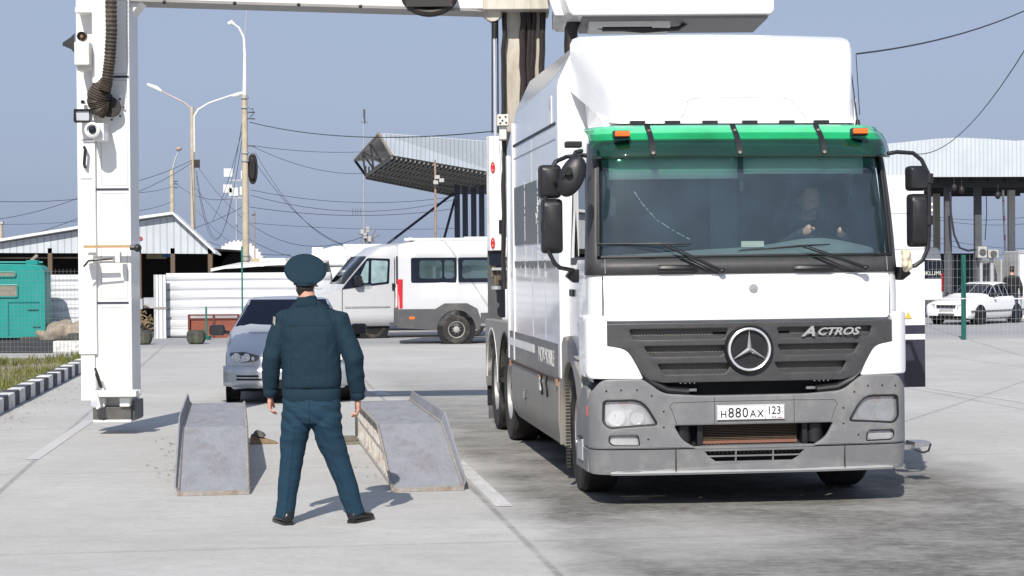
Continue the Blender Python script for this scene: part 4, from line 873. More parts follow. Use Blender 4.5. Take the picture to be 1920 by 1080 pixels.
q = MB(); q.tube([G(157, 500, 21.2), G(166, 489, 21.2), G(190, 487, 21.2), G(212, 485, 21.2)], .012, 6); q.build('clamp_cable', M_hose, gan)
gbox('foot_beam', 166, 255, 733, 745, 21.2, 21.5, M_gant); gbox('foot_bracket', 224, 243, 745, 763, 21.3, 21.45, M_gant); gbox('foot_bracket', 178, 196, 745, 764, 21.3, 21.45, M_gant)
q = MB(); q.prism([(G(x, 0, 21.3).x, G(0, y, 21.3).z) for x, y in ((164, 742), (172, 730), (180, 735), (187, 762), (180, 768))], 'y', 21.15 - GY_, 21.3 - GY_); q.cyl(G(177, 757, 21.14), G(177, 757, 21.2), .04, n=12, m=M_chrome); q.build('foot_gusset', M_gant, gan, bev=.006)
q = MB(); c = G(258, 737, 21.4); q.ball(c, .04, m=M_offw); q.bar(G(250, 739, 21.4), c, .03, .03); q.build('bumper_knob', M_galv, gan)
gbox('foot_shoe', 174, 246, 762, 787, 21.35, 22.0, mat('shoe_metal', (.16, .155, .145), .35, metal=.6, var=.3, scale=5)); gbox('foot_strip', 174, 246, 787, 793, 21.32, 22.0, M_gant)
gbox('foot_side', 246, 253, 752, 788, 21.4, 21.9, M_clad); gbox('inner_panel', 181, 243, 700, 764, 21.49, 21.6, M_gant)
q = MB(); q.tube([G(178, 690, 21.3), G(184, 705, 21.3), G(191, 728, 21.3)], .014, 6); q.tube([G(179, 700, 21.25), G(187, 726, 21.25)], .009, 6); q.build('foot_cable', M_hose, gan)
q = MB(); c = G(176, 715, 21.35); q.cyl(c + Vector((0, 0, -.08)), c + Vector((0, 0, .08)), .035, n=12); q.build('foot_cylinder', M_gant, gan)
# overhead beam, knee brace, hanging black coil
q = MB(); A0, A1 = G(235, -2, 21.6), G(950, 19, 22.1)
q.loft([[A0 + Vector((0, dy, dz)) for dy, dz in ((0, 0), (.45, 0), (.45, .6), (0, .6))], [A1 + Vector((0, dy, dz)) for dy, dz in ((0, 0), (.45, 0), (.45, .6), (0, .6))]]); q.build('beam', M_gant, gan, bev=.015)
q = MB(); q.loft([[A0 + Vector((0, dy, dz)) for dy, dz in ((-.06, -.03), (.45, -.03), (.45, -.002), (-.06, -.002))], [A1 + Vector((0, dy, dz)) for dy, dz in ((-.06, -.03), (.45, -.03), (.45, -.002), (-.06, -.002))]]); q.build('beam_flange', mat('flange_grey', (.28, .27, .26), .5), gan)
q = MB(); q.prism([(G(x, 0, 21.6).x, G(0, y, 21.6).z) for x, y in ((236, -8), (236, 38), (244, 30), (275, -8))], 'y', 21.62 - GY_, 21.95 - GY_); q.build('knee_brace', M_gant, gan, bev=.01)
q = MB()
for i in range(9):
    t = i / 8; 
c0 = G(806, -10, 21.7)
for k in range(5):
    rr = .28 - .02 * k; q.tube([c0 + Vector((rr * 1.0 * math.cos(a), (k - 2) * .06, rr * .78 * math.sin(a))) for a in [2 * math.pi * j / 28 for j in range(29)]], .05, 8, cap=False)
q.box(c0.x - .26, c0.x + .26, -.2 + c0.y, .2 + c0.y, c0.z - .16, c0.z + .2); q.ball(c0, .27, .2, .22); q.build('cable_coil', M_hose, gan)
for x, y in ((308, 4), (440, 6), (560, 9), (676, 12)): p = G(x, y, 21.55); q = MB(); q.ball(p, .022); q.build('beam_bolt', M_hose, gan)
# mast behind the truck
MY = 22.2
def mb_(name, x0, x1, y0, y1, Y0, Y1, m, **k): return gbox(name, x0, x1, y0, y1, Y0, Y1, m, **k)
mb_('mast', 952, 1020, 8, 610, MY, MY + .5, M_mast)
mb_('mast_head', 905, 1030, -40, 18, MY - .35, MY + .5, M_mast); mb_('mast_head_plate', 874, 920, 15, 20, MY - .2, MY + .3, mat('flange_dark', (.12, .12, .16), .5))
for x, r_ in ((945, .028), (980, .040), (991, .034), (999, .028), (1017, .034)):
    q = MB(); q.tube([G(x + random.uniform(-2, 2) + 1.2 * math.sin(i * 1.3), 10 + 28 * i, MY - .06 - .015 * math.sin(i)) for i in range(20)], r_, 8); q.build('mast_hose', M_hose, gan)
q = MB(); q.tube([G(927, 15, MY - .2), G(927, 72, MY - .2)], .033, 10, M_black); q.tube([G(927, 70, MY - .2), G(929, 256, MY - .2)], .018, 10, M_chrome); q.tube([G(923, 20, MY - .15), G(923, 250, MY - .15)], .009, 6, M_black); q.tube([G(933, 20, MY - .15), G(934, 250, MY - .15)], .009, 6, M_black); q.build('hydraulic_rod', M_chrome, gan)
q = MB(); c = G(924, 25, MY - .25); q.cyl(c, c + Vector((0, .2, 0)), .09, n=16); q.build('pivot', M_mast, gan)
mb_('lug_plate', 932, 954, 214, 236, MY - .3, MY - .2, M_offw)
q = MB()
for x, y in ((937, 220), (948, 219), (942, 226), (938, 231), (949, 230)): c = G(x, y, MY - .305); q.cyl(c, c + Vector((0, .01, 0)), .012, n=8)
q.build('lug_bolt', M_hose, gan)
mb_('lug_block', 936, 950, 236, 262, MY - .25, MY, M_offw)
# detector box reaching forward over the cab
q = MB(); a, b_ = G(1072, 29, 21.0), G(1452, 28, 21.0); z0 = a.z; zt = z0 + .95
P = lambda x, ins, z: [Vector((x, 21.0 - GY_ + ins, z))]
secs = []
for (z, o_) in ((z0, .03), (z0 + .03, 0), (z0 + .30, 0), (zt, .05)):
    secs.append([Vector((a.x - .02 + (-.10 if z > z0 + .1 else 0) + o_, 21.0 - GY_ + o_, z)), Vector((b_.x - o_, 21.0 - GY_ + o_, z)), Vector((b_.x - o_, 22.5 - GY_, z)), Vector((a.x - .15, 22.5 - GY_, z))])
q.loft(secs); db = q.build('detector_box', M_gant, gan, bev=.03)
q = MB(); q.box(a.x + .12, b_.x - .06, 21.1 - GY_, 22.4 - GY_, z0 - .03, z0 - .001); q.build('detector_underside', mat('underside_grey', (.19, .18, .18), .5, var=.2), db)
q = MB(); q.box(a.x + .2, a.x + 1.1, 21.3 - GY_, 21.9 - GY_, z0 - .10, z0 - .03, M_offw); q.tube([Vector((a.x + .3, 21.4 - GY_, z0 - .08)), Vector((a.x + .8, 21.35 - GY_, z0 - .13)), Vector((a.x + 1.2, 21.4 - GY_, z0 - .1)), Vector((a.x + 1.3, 21.6 - GY_, z0 - .02))], .025, 8, M_hose); q.box(a.x + .35, a.x + .9, 21.3 - GY_, 21.4 - GY_, z0 - .13, z0 - .09, M_hose); q.build('detector_fittings', M_offw, db)
q = MB(); q.loft([[G(x, y, Y) for x, y in ((1022, -20), (1080, -20), (1080, 30), (1040, 30))] for Y in (21.4, 22.6)]); q.build('arm_box', M_gant, gan, bev=.02)
q = MB(); q.box(G(1036, 0, 22).x, G(1062, 0, 22).x, 21.7 - GY_, 22.3 - GY_, G(0, 57, 22).z, G(0, 28, 22).z); q.build('arm_plate', M_offw, gan, bev=.01)
q = MB(); q.tube([G(1086, 25, 21.6), G(1078, 34, 21.6), G(1071, 55, 21.6), G(1070, 85, 21.6), G(1072, 130, 21.6), G(1068, 300, 21.7), G(1030, 560, 21.9)], .075, 12); q.build('bent_hose', M_hose, gan)
# light box at the truck tail with two red lamps
q = MB(); a, b_ = at(918, 470, 23.0), at(945, 255, 23.0)
tb = thing('tail_light_post', 'narrow white upright light box with two red lamps behind the truck body', 'light box', (a.x, 23.0, 0))
q.box(0, b_.x - a.x, 0, .35, a.z, b_.z); q.build('box_shell', M_white, tb, bev=.01)
q = MB(); q.box(-.03, -.002, .05, .35, a.z, b_.z); q.box(-.03, b_.x - a.x, .3, .34, .0, a.z, M_clad); q.build('box_edge', M_galv, tb)
for y in (314, 456):
    c = at(924, y, 22.98) - tb.location; q = MB(); c2 = Vector((c.x, -.012, c.z)); q.loft([[c2 + Vector((.027 * math.cos(t), 0 + d, .068 * math.sin(t))) for t in [2 * math.pi * k / 20 for k in range(20)]] for d in (0, .02)]); rl = q.build('red_lamp', M_red, tb)
    q = MB(); [q.ball(c2 + Vector((0, -.002, dz)), .010, .006, .013) for dz in (-.03, .03)]; q.build('lamp_bulb', mat('bulb_pink', (.75, .25, .25), .4), rl)
q = MB(); c = at(940, 425, 22.98) - tb.location; q.box(c.x - .03, c.x + .05, -.02, .02, c.z - .08, c.z + .08); q.build('dark_slot', M_glassd, tb)
q = MB(); a2 = at(925, 472, 22.9) - tb.location; q.box(a2.x - .05, a2.x + .12, -.1, .2, a2.z - .16, a2.z - .03, M_glassd); q.box(a2.x - .02, a2.x + .2, -.15, -.08, a2.z - .22, a2.z - .19, M_galv)
for dx, dz in ((0, -.3), (.06, -.34), (.03, -.42)): q.cyl((a2.x + dx, -.05, a2.z + dz), (a2.x + dx, -.05, a2.z + dz + .14), .035, n=8, m=mat('fitting_brown', (.18, .15, .11), .5, metal=.3, var=.4))
q.cyl((a2.x + .03, -.05, a2.z - .45), (a2.x + .03, -.05, a2.z - .41), .06, n=10, m=M_galv); q.build('coupling', M_galv, tb)
q = MB(); q.tube([at(935, 260, 22.85) - tb.location, at(941, 350, 22.85) - tb.location, at(945, 460, 22.85) - tb.location], .005, 5); q.build('thin_cord', M_galv, tb)
# ================================================================ RAMPS
def ramp(label, nearL, nearR, rail_side, truss_side, wd):
    a, b_ = gp(*nearL), gp(*nearR); c = (a + b_) / 2; hd = R(8.3)
    t = thing('vehicle_ramp', label, 'ramp', c, hd, 'steel ramps in the inspection lane')
    H, L1, L2, h = .43, 1.55, 3.2, wd / 2
    q = MB(); q.loft([[Vector((x, y, z)) for y, z in ((0, .03), (L1, H), (L1 + L2, H - .01))] for x in (-h, h)], closed=False)
    pl_ = q.build('deck_plate', M_ramp, t, solid=.012, smooth=0)
    q = MB(); rs_ = rail_side
    for (y0, z0_, y1, z1) in ((.0, .03, L1, H), (L1 + .01, H, L1 + L2, H - .01)):
        q.loft([[Vector((rs_ * (h - .005), y, z - .01)), Vector((rs_ * (h + .008), y, z - .01)), Vector((rs_ * (h + .035), y, z + k)), Vector((rs_ * (h + .02), y, z + k))] for y, z, k in ((y0, z0_, .05 if y0 < .5 else .10), (y1, z1, .10))])
    q.build('wheel_guide', M_ramp, t, bev=.003)
    for s in (-1, 1):
        q = MB(); q.tube([(s * h, .0, .035), (s * h, L1, H + .004), (s * h, L1 + L2, H - .006)], .014, 5); q.build('edge_angle', M_rust, t)
    q = MB(); q.box(-h - .01, h + .01, -.035, 0, 0, .035); q.box(-h, h, -.04, .0, .0, .012, M_rust); q.build('toe_bar', M_rust, t, bev=.004)
    q = MB(); q.box(-h, h, L1 + L2 - .02, L1 + L2 + .02, 0, H - .02); q.build('end_plate', M_clad, t)
    for s in (-1, 1):
        q = MB(); x = s * (h - .03)
        q.loft([[Vector((x - .012, y, z0_)), Vector((x + .012, y, z0_)), Vector((x + .012, y, z)), Vector((x - .012, y, z))] for y, z0_, z in ((.0, .0, .03), (.55, .0, .17), (.56, .03, .17))])
        q.bar((x, .5, .03), (x, L1 + L2, .03), .03, .03)
        y = .62; k = 0
        while y < L1 + L2 - .1:
            zt_ = .03 + (H - .03) * min(1, y / L1) - .01; q.bar((x, y, .03), (x, y + .02, zt_), .016, .014)
            if k % 3 == 2: q.bar((x - .015 * s, y, 0), (x - .015 * s, y, zt_), .034, .034)
            if k % 2 == 0: q.bar((x, y + .03, .04), (x, y + .14, zt_), .010, .010)
            y += .235; k += 1
        q.bar((x, .9, .22), (x, L1 + L2, .25), .02, .02)
        q.build('side_truss', M_truss, t, smooth=0)
    for i in range(5):
        q = MB(); y = .8 + i * .85; q.bar((-h + .03, y, .05), (h - .03, y, .05), .04, .04); q.build('cross_member', M_truss, t)
    return t
ramp('low grey steel drive-up ramp standing at the left of the officer', (332, 930), (468, 926), -1, 1, .565)
ramp('low grey steel drive-up ramp with open truss side between the officer and the truck', (735, 921), (868, 920), 1, -1, .585)
# rag and wooden wedge between the ramps
p = gp(498, 833); t = thing('wooden_wedge', 'broken brown wooden wedge lying against the inner side of the ramp at left', 'wedge', p)
q = MB(); q.loft([[Vector(v) for v in ((-.16, 0, 0), (.13, .02, 0), (.13, .1, 0), (-.16, .1, 0))], [Vector(v) for v in ((-.16, .01, .09), (.09, .03, .025), (.09, .09, .03), (-.16, .1, .11))]]); q.build('wedge_block', mat('wood_brown', (.27, .19, .11), .8, var=.5, scale=9, dirt=(.3, .08, .03), dirt_amt=.4), t, bev=.01)
q = MB(); q.loft([[Vector(v) for v in ((-.15, .02, .08), (-.02, .0, .07), (.0, .12, .08), (-.14, .13, .09))], [Vector(v) for v in ((-.12, .04, .14), (-.04, .03, .12), (-.03, .1, .12), (-.1, .11, .15))]]); q.build('wedge_rag', mat('rag_grey', (.10, .10, .09), .9, var=.5, scale=20), t, bev=.01)
p = gp(652, 833); q = MB(); q.box(-.1, .12, -.05, .2, 0, .03); q.box(-.05, .1, .0, .25, .03, .07); o = tag(q.build('wooden_chock', mat('wood_grey', (.17, .15, .12), .85, var=.4, scale=12), None, bev=.006), 'weathered wooden chock on the concrete by the truss side of the ramp at right', 'chock'); o.location = p; o.rotation_euler = (0, 0, .2)
# ================================================================ VEHICLES seen from afar
def grid_car(t, st, m_body, glass_f, m_glass, names=True):
    """st: stations (y, zbot, zbelt, ztop, hw, hwtop); section = 13 points; returns nothing, builds body + windows"""
    secs = []
    for (y, zb, zm, zt_, hw, ht) in st:
        half = [(hw * .90, zb), (hw * .985, zb + .10), (hw, zb + (zm - zb) * .45), (hw * .985, zm - .05), (hw * .955, zm), (ht + (hw * .955 - ht) * .08 if zt_ > zm + .15 else hw * .88, zt_ - .05 if zt_ > zm + .15 else zm + (zt_ - zm) * .6), (ht * .86 if zt_ > zm + .15 else hw * .62, zt_ - .01), (0, zt_)]
        secs.append([Vector((-x, y, z)) for x, z in half] + [Vector((x, y, z)) for x, z in half[::-1][1:]])
    qb, qg = MB(), MB()
    rb = [[qb.bm.verts.new(p) for p in s_] for s_ in secs]; n = len(secs[0])
    for j in range(len(secs) - 1):
        for i in range(n - 1):
            vs = [secs[j][i], secs[j][i + 1], secs[j + 1][i + 1], secs[j + 1][i]]; k = min(i, n - 2 - i)
            kind = glass_f(j, k)
            if kind:
                c = sum(vs, Vector()) / 4; qg.poly([c + (v - c) * (.95 if kind == 1 else .98) for v in vs], m_glass)
                no = (vs[1] - vs[0]).cross(vs[3] - vs[0]).normalized()
                # frame strips round the pane
                ins = [qb.bm.verts.new(c + (v - c) * (.95 if kind == 1 else .98)) for v in vs]; out = [rb[j][i], rb[j][i + 1], rb[j + 1][i + 1], rb[j + 1][i]]
                for a in range(4): qb.face([out[a], out[(a + 1) % 4], ins[(a + 1) % 4], ins[a]], m_body)
            else: qb.face([rb[j][i], rb[j][i + 1], rb[j + 1][i + 1], rb[j + 1][i]], m_body)
    qb.face(rb[0], m_body); qb.face(rb[-1][::-1], m_body)
    qb.build('body', m_body, t, smooth=50); qg.build('windows', m_glass, t, recalc=False, smooth=0)
# ---- silver hatchback facing us behind the ramps: front centre about (540, 756)
ca, cb = gp(421, 758), gp(662, 757); cc = (ca + cb) / 2
car = thing('hatchback_car', 'silver hatchback car facing the camera behind the uniformed man', 'car', cc, R(6.5))
CW = .86
CFT = ((0, -.02), (.45, .0), (.60, .035), (.70, .09), (.79, .18), (.84, .30), (.86, .5))
def cf(x):
    a = abs(x)
    for (a0, y0), (a1, y1) in zip(CFT, CFT[1:]):
        if a <= a1: return y0 + (y1 - y0) * (a - a0) / (a1 - a0) - .006
    return .5
st = [(.0, .22, .60, .64, .47, .3), (.035, .22, .63, .68, .62, .4), (.09, .21, .655, .715, .73, .5), (.18, .20, .69, .75, .82, .5), (.30, .20, .73, .79, .85, .5), (.55, .20, .80, .86, .855, .5), (1.0, .20, .88, .95, .86, .5), (1.30, .20, .92, 1.0, .86, .58), (1.45, .20, .93, 1.06, .86, .60), (1.95, .20, .935, 1.36, .86, .56), (2.2, .20, .94, 1.41, .86, .57), (2.9, .20, .95, 1.425, .86, .57), (3.5, .20, .97, 1.38, .855, .56), (3.95, .25, 1.0, 1.1, .82, .5), (4.1, .3, .9, .95, .78, .5)]
grid_car(car, st, M_silver, lambda j, k: (2 if (j in (8,) and k in (5, 6)) else (1 if (k == 4 and j in (9, 10, 11)) else 0)), M_carglass)
q = MB()   # windscreen pane filling between the pillars
q.loft([[Vector((x, y - .004 + .05 * (abs(x) / .6) ** 2, z + .012)) for x in [-w_ + 2 * w_ * i / 10 for i in range(11)]] for y, z, w_ in ((1.36, 1.0, .66), (1.66, 1.21, .60), (1.93, 1.375, .54))], closed=False)
q.build('windscreen', M_carglass, car, recalc=False, smooth=60)
q = MB(); q.tube([(x, 1.37 - .01 + .05 * (abs(x) / .6) ** 2, 1.0) for x in [-.66 + 1.32 * i / 10 for i in range(11)]], .014, 5); q.build('windscreen_trim', M_black, car)
for s in (-1, 1):
    q = MB()
    P = [(s * .82, .585), (s * .78, .70), (s * .60, .715), (s * .40, .665), (s * .385, .63), (s * .44, .585), (s * .62, .565)]
    q.loft([[Vector((x, cf(x) + d, z)) for x, z in P] for d in (-.025, .14)]); hl = q.build('headlight', mat('headlamp_dark', (.10, .11, .13), .12, coat=1), car, bev=.008)
    q = MB()
    for x, r_ in ((s * .56, .050), (s * .70, .055)): q.lathe([(r_, 0), (r_ * .96, -.016), (r_ * .8, -.018), (r_ * .7, .0), (r_ * .3, .02), (.001, .02)], (x, cf(x) - .022, .64), 'y', 20)
    q.ball((s * .475, cf(.47) - .012, .62), .022, .02, .03, m=M_lamp); q.build('lamp_bowl', M_chrome, hl)
    q = MB(); c = Vector((s * 1.0, 1.25, .97)); rbox(q, c, .22, .12, .15, .05); q.bar((s * .84, 1.32, .93), (s * .92, 1.27, .95), .06, .05); q.build('door_mirror', M_black, car)
    for y in (.72, 3.35): wheel('wheel', car, (s * .76, y, .30), .30, .19, .19, s, holes=5, n=28)
    q = MB(); q.lathe([(.36, -.01), (.36, .012), (.001, .012)], (s * .845, .72, .32), 'x', 28, cap=True); q.lathe([(.36, -.01), (.36, .012), (.001, .012)], (s * .845, 3.35, .32), 'x', 28, cap=True); q.build('wheel_arch', M_dark, car)
q = MB(); q.loft([[Vector((x, cf(x) - .035, z)) for z in (.24, .30, .42, .52)] for x in [-.84 + 1.68 * i / 14 for i in range(15)]], closed=False); q.build('bumper', M_silver, car, solid=.05, recalc=False)
q = MB(); q.loft([[Vector((x, cf(x) - .095, z)) for z in (.22, .34)] for x in [-.30 + .6 * i / 6 for i in range(7)]], closed=False)
for s in (-1, 1): q.loft([[Vector((s * x, cf(x) - .094, z)) for z in (.375 - .0, .40)] for x in [.40 + .3 * i / 4 for i in range(5)]], closed=False); q.loft([[Vector((s * x, cf(x) - .094, z)) for z in (.33, .355)] for x in [.36 + .34 * i / 4 for i in range(5)]], closed=False)
q.build('bumper_intake', M_dark, car, recalc=False)
q = MB(); q.loft([[Vector((x, cf(x) - .01, z)) for z in (.58, .665)] for x in [-.26 + .52 * i / 6 for i in range(7)]], closed=False); q.build('grille', M_black, car, recalc=False)
q = MB(); q.loft([[Vector((x, cf(x) - .02, z)) for z in (.61, .632)] for x in [-.26 + .52 * i / 6 for i in range(7)]], closed=False); q.lathe([(.05, 0), (.05, -.02), (.04, -.022), (.038, 0)], (0, -.01, .622), 'y', 20); q.build('grille_bar', M_chrome, car, recalc=False)
q = MB(); q.box(-.25, .25, -.04, -.028, .40, .51); q.build('number_plate', MATS['plate_white'], car)
q = MB(); q.box(-.7, .7, .3, 3.8, .16, .3); q.build('underbody', M_dark, car)
# ---- vans side on
def van(label, px_y, s_m, facing, st, wins, clad, wheels, m_body, windows_m):
    pass
def van_shell(t, zs_fn, ys, hw, m_body, hole, liner=True):
    """side-on van: ys stations along x(local length axis = X), cross-sections in (y,z)"""
    secs = []
    for x in ys:
        zt_, zb, nose = zs_fn(x)
        zl = [zb, .62, 1.02, 1.50, 2.02, 2.20]
        zl = [min(z, zt_ - .02 * (6 - i)) for i, z in enumerate(zl)]
        w_ = lambda z: hw * (1 - .07 * max(0, (z - 1.1)) / 1.2) * nose
        near = [(-w_(z), z) for z in zl] + [(-w_(zt_) + .10, zt_ - .03), (-w_(zt_) + .3, zt_)]
        secs.append([Vector((x, y, z)) for y, z in near] + [Vector((x, -y, z)) for y, z in near[::-1]])
    q = MB(); rb = [[q.bm.verts.new(p) for p in s_] for s_ in secs]; n = len(secs[0])
    for j in range(len(secs) - 1):
        for i in range(n - 1):
            k = min(i, n - 2 - i)
            if not hole(j, k): q.face([rb[j][i], rb[j][i + 1], rb[j + 1][i + 1], rb[j + 1][i]], m_body)
    q.face(rb[0], m_body); q.face(rb[-1][::-1], m_body)
    q.build('body', m_body, t, smooth=45, solid=.03)
    return secs
M_vglass = glass('van_glass', (.42, .56, .58), .14, .02, .10, (.30, .45, .47)); M_vg2 = glass('van_glass_dark', (.07, .11, .13), .10, .02, .05, (.06, .10, .12))
# minibus seen from its rear quarter
va_ = gp(747, 643); VS = FPX / va_.y
bus = thing('minibus', 'white high-roof minibus with grey lower cladding, red tail lamps and dark-framed windows', 'minibus', (va_.x, va_.y, 0), R(4))
bus.scale = (1.0,) * 3
X = lambda px: (px - 747) / VS * 1.0
ysb = [0, .10, .28, .45, X(853), X(860), 2.6, 3.4, 4.2, 5.2, 5.6]
van_shell(bus, lambda x: ((2.48 if x > .4 else 2.40 + .08 * x / .4) if x < 5.25 else 1.9, .42, 1.0), ysb, 1.0, M_van, lambda j, k: k == 3 and (j in (3, 5, 6, 7)))
for (a, b_) in ((.30, X(853) + .02), (X(857), 5.0)):
    for s in (-1, 1):
        q = MB(); hw_ = 1.012 if s < 0 else 1.0
        P = rect(a, b_, 1.46, 2.06, .05); ih = [rect(a + .2, min(a + .95, b_ - .35), 1.56, 2.0, .08), rect(min(a + 1.05, b_ - .3), b_ - .06, 1.56, 2.0, .08)] if b_ < 2 else [rect(a + .1, a + 1.0, 1.56, 2.0, .08), rect(a + 1.08, a + 1.9, 1.56, 2.0, .08), rect(a + 2.0, a + 2.9, 1.56, 2.0, .08)]
        f = lambda x, z, t_: (x, s * (.985 * (1 - .07 * (z - 1.1) / 1.2) + .010) + t_, z)
        sheet('window_frame', [P], ih, .012, M_glassd, bus, f, bev=0)
        sheet('window_glass', [P], [], .004, M_vglass, bus, lambda x, z, t_: (x, s * (.985 * (1 - .07 * (z - 1.1) / 1.2)) + t_, z))
for x in (.7, 1.6, 2.5, 3.3):
    for y in (-.6, .55):
        q = MB(); q.box(x, x + .14, y - .22, y + .22, 1.0, 1.72); q.box(x + .02, x + .12, y - .13, y + .13, 1.70, 1.86); q.box(x + .1, x + .5, y - .22, y + .22, .95, 1.08); q.build('passenger_seat', mat('seat_teal', (.05, .12, .14), .9), bus, bev=.03)
q = MB(); q.box(.1, 5, -.9, .9, .8, .9); q.build('floor', M_interior, bus)
q = MB(); AR = 1.33; P = [(-.06, .42)] + [(X(853) + .50 * math.cos(t_), .36 + .52 * math.sin(t_)) for t_ in [math.pi - R(5) - k * (math.pi - R(10)) / 14 for k in range(15)]]
wx = X(853); P = [(-.02, .42), (wx - .5, .36)] + P[1:] + [(wx + .52, .42), (wx + .58, .62), (wx + .50, .85), (wx + .28, 1.0), (wx - .28, 1.0), (wx - .6, .88), (wx - .65, .86), (-.02, .86)]
P = [(-.03, .40), (wx - .50, .34)] + [(wx + .46 * math.cos(t_), .35 + .46 * math.sin(t_)) for t_ in [math.pi - k * math.pi / 14 for k in range(15)]] + [(wx + .56, .34), (wx + .58, .60), (wx + .50, .84), (wx + .26, .97), (wx - .28, .97), (wx - .50, .84), (-.03, .84)]
f = lambda x, z, t_: (x, -1.015 + t_, z)
sheet('side_cladding', [P], [], .03, M_clad, bus, f); q = MB(); q.lathe([(.46, 0), (.46, .03), (.001, .03)], (0, 0, 0), 'y', 30, cap=True); o = q.build('arch_liner', M_dark, bus); o.location = (wx, -1.0, .35)
def side_wheel(par, x, y, r, wd, rr):
    e = wheel('wheel', par, (0, 0, 0), r, wd, rr, -1, holes=8, n=32); e.location = (x, y, r); e.rotation_euler = (0, 0, R(90)); return e
side_wheel(bus, wx, -.93, .345, .22, .20); side_wheel(bus, wx, .9, .345, .22, .20)
side_wheel(bus, 4.75, -.93, .345, .22, .20); side_wheel(bus, 4.75, .9, .345, .22, .20)
q = MB(); q.box(-.10, .0, -.98, .98, .42, .84); q.build('rear_bumper', M_clad, bus, bev=.03)
q = MB(); q.box(.25 + .0, .38, -1.04, -1.02, .60, .66); q.build('side_marker', M_orange, bus); q = MB(); q.box(2.9 - .3, 3.05, -1.035, -.99, .52, .72, M_clad); q.box(2.75, 2.88, -1.045, -1.03, .56, .62, M_orange); q.build('sill_trim', M_clad, bus)
q = MB(); q.box(1.95, 2.5, -1.035, -.99, .50, .74, M_clad); q.box(2.28, 2.45, -1.045, -1.03, .54, .62, M_orange); q.build('sill_step', M_clad, bus)
q = MB(); q.loft([[Vector((x, y, z)) for x, y in ((-.03, -.97), (.05, -1.02), (.10, -1.0), (.10, -.9), (-.03, -.86))] for z in (.86, 1.1, 1.55)]); q.build('tail_lamp', M_red, bus)
q = MB(); q.box(-.05, -.012, -.75, -.1, 1.45, 2.1); q.build('rear_window', M_vg2, bus); q = MB(); q.box(-.05, -.012, -.8, -.05, .9, 1.42); q.box(-.07, -.05, -.3, -.15, 1.1, 1.35, M_galv); q.build('rear_door', M_white, bus, bev=.01); q = MB(); q.loft([[Vector((x, y, z)) for x, y in ((-.03, .97), (.05, 1.02), (.10, 1.0), (-.03, .86))] for z in (.86, 1.55)]); q.build('tail_lamp', M_red, bus)
q = MB(); q.box(.25, .35, -.8, .8, 2.47, 2.54); q.box(.15, 3.6, -.7, -.6, 2.47, 2.53); q.box(1.6, 2.6, -.3, .3, 2.47, 2.56); q.build('roof_vent', M_white, bus, bev=.01)
q = MB(); q.box(X(857), 3.2, -.985, -.96, 1.43, 1.46); q.build('door_rail', M_galv, bus)
# panel van facing left, partly behind the minibus
vb_ = gp(552, 635); VS2 = FPX / vb_.y
pv = thing('panel_van', 'white van nosing out from behind the minibus, its black-framed cab window side on', 'van', (vb_.x, vb_.y, 0), R(20))
Z = lambda px: (px - 552) / VS2 / .94
def ztop(x):
    pts = [(0, .95), (.25, 1.12), (.95, 1.28), (1.1, 1.36), (1.75, 2.12), (2.1, 2.36), (2.6, 2.46), (6, 2.46)]
    for (x0, z0_), (x1_, z1) in zip(pts, pts[1:]):
        if x0 <= x <= x1_: return z0_ + (z1 - z0_) * (x - x0) / (x1_ - x0)
    return pts[-1][1]
van_shell(pv, lambda x: (ztop(x), .32, .80 if x < .05 else (.93 if x < .3 else 1.0)), [0, .08, .3, .6, .95, 1.15, 1.45, 1.75, 2.1, 2.35, 2.6, 3.6, 5.2], 0.97, M_van, lambda j, k: False)
sheet('cab_window', [fillet([(1.02, 1.28), (1.70, 1.36), (2.28, 1.42), (2.32, 2.06), (1.72, 2.08), (1.2, 1.5)], .04)], [], .02, M_glassd, pv, lambda x, z, t_: (x, -.975 + .06 * (z - 1.1) / 1.2 + t_, z))
sheet('cab_glass', [fillet([(1.42, 1.42), (1.72, 1.44), (1.75, 2.0), (1.70, 2.0)], .03), fillet([(1.80, 1.42), (2.22, 1.46), (2.26, 2.0), (1.82, 2.02)], .04)], [], .01, mat('pale_glass', (.30, .42, .44), .08, var=.35, scale=4, coat=1), pv, lambda x, z, t_: (x, -.99 + .06 * (z - 1.1) / 1.2 + t_, z))
q = MB(); q.loft([[Vector((x, y, z + .012)) for y in (-.72, 0, .72)] for x, z in ((1.14, 1.40), (1.74, 2.11))], closed=False); q.build('windscreen', M_vg2, pv, recalc=False, solid=.01)
q = MB(); rbox(q, (0, 0, 0), .2, .14, .26, .05); o = q.build('door_mirror', M_black, pv); o.location = (1.42, -1.1, 1.50); q = MB(); q.box(1.1, 2.3, -.99, -.975, .80, .84); q.build('side_trim', M_galv, pv); q = MB(); q.box(2.36, 2.44, -1.0, -.975, 1.25, 1.42); q.build('door_handle', M_black, pv)
q = MB(); q.box(1.02, 1.03, -.99, -.97, .7, 1.3); q.box(2.42, 2.43, -.985, -.97, .6, 2.1); q.build('door_gap', M_clad, pv); 
q = MB(); text_into(q, 'TRANSIT', .08, Matrix.Translation((1.62, -1.02, 1.335)) @ FRONT, M_galv, .001); q.build('window_lettering', M_galv, pv, smooth=0)
side_wheel(pv, Z(680), -.80, .33, .22, .2); side_wheel(pv, 4.6, -.80, .33, .22, .2); side_wheel(pv, Z(680), .85, .34, .22, .2)
q = MB(); q.lathe([(.42, 0), (.42, .03), (.001, .03)], (0, 0, 0), 'y', 30, cap=True); o = q.build('arch_liner', M_dark, pv); o.location = (Z(680), -.9, .30)
q = MB(); q.box(2.3, 3.6, -1.0, -.8, .34, .40); q.build('side_step', M_clad, pv)
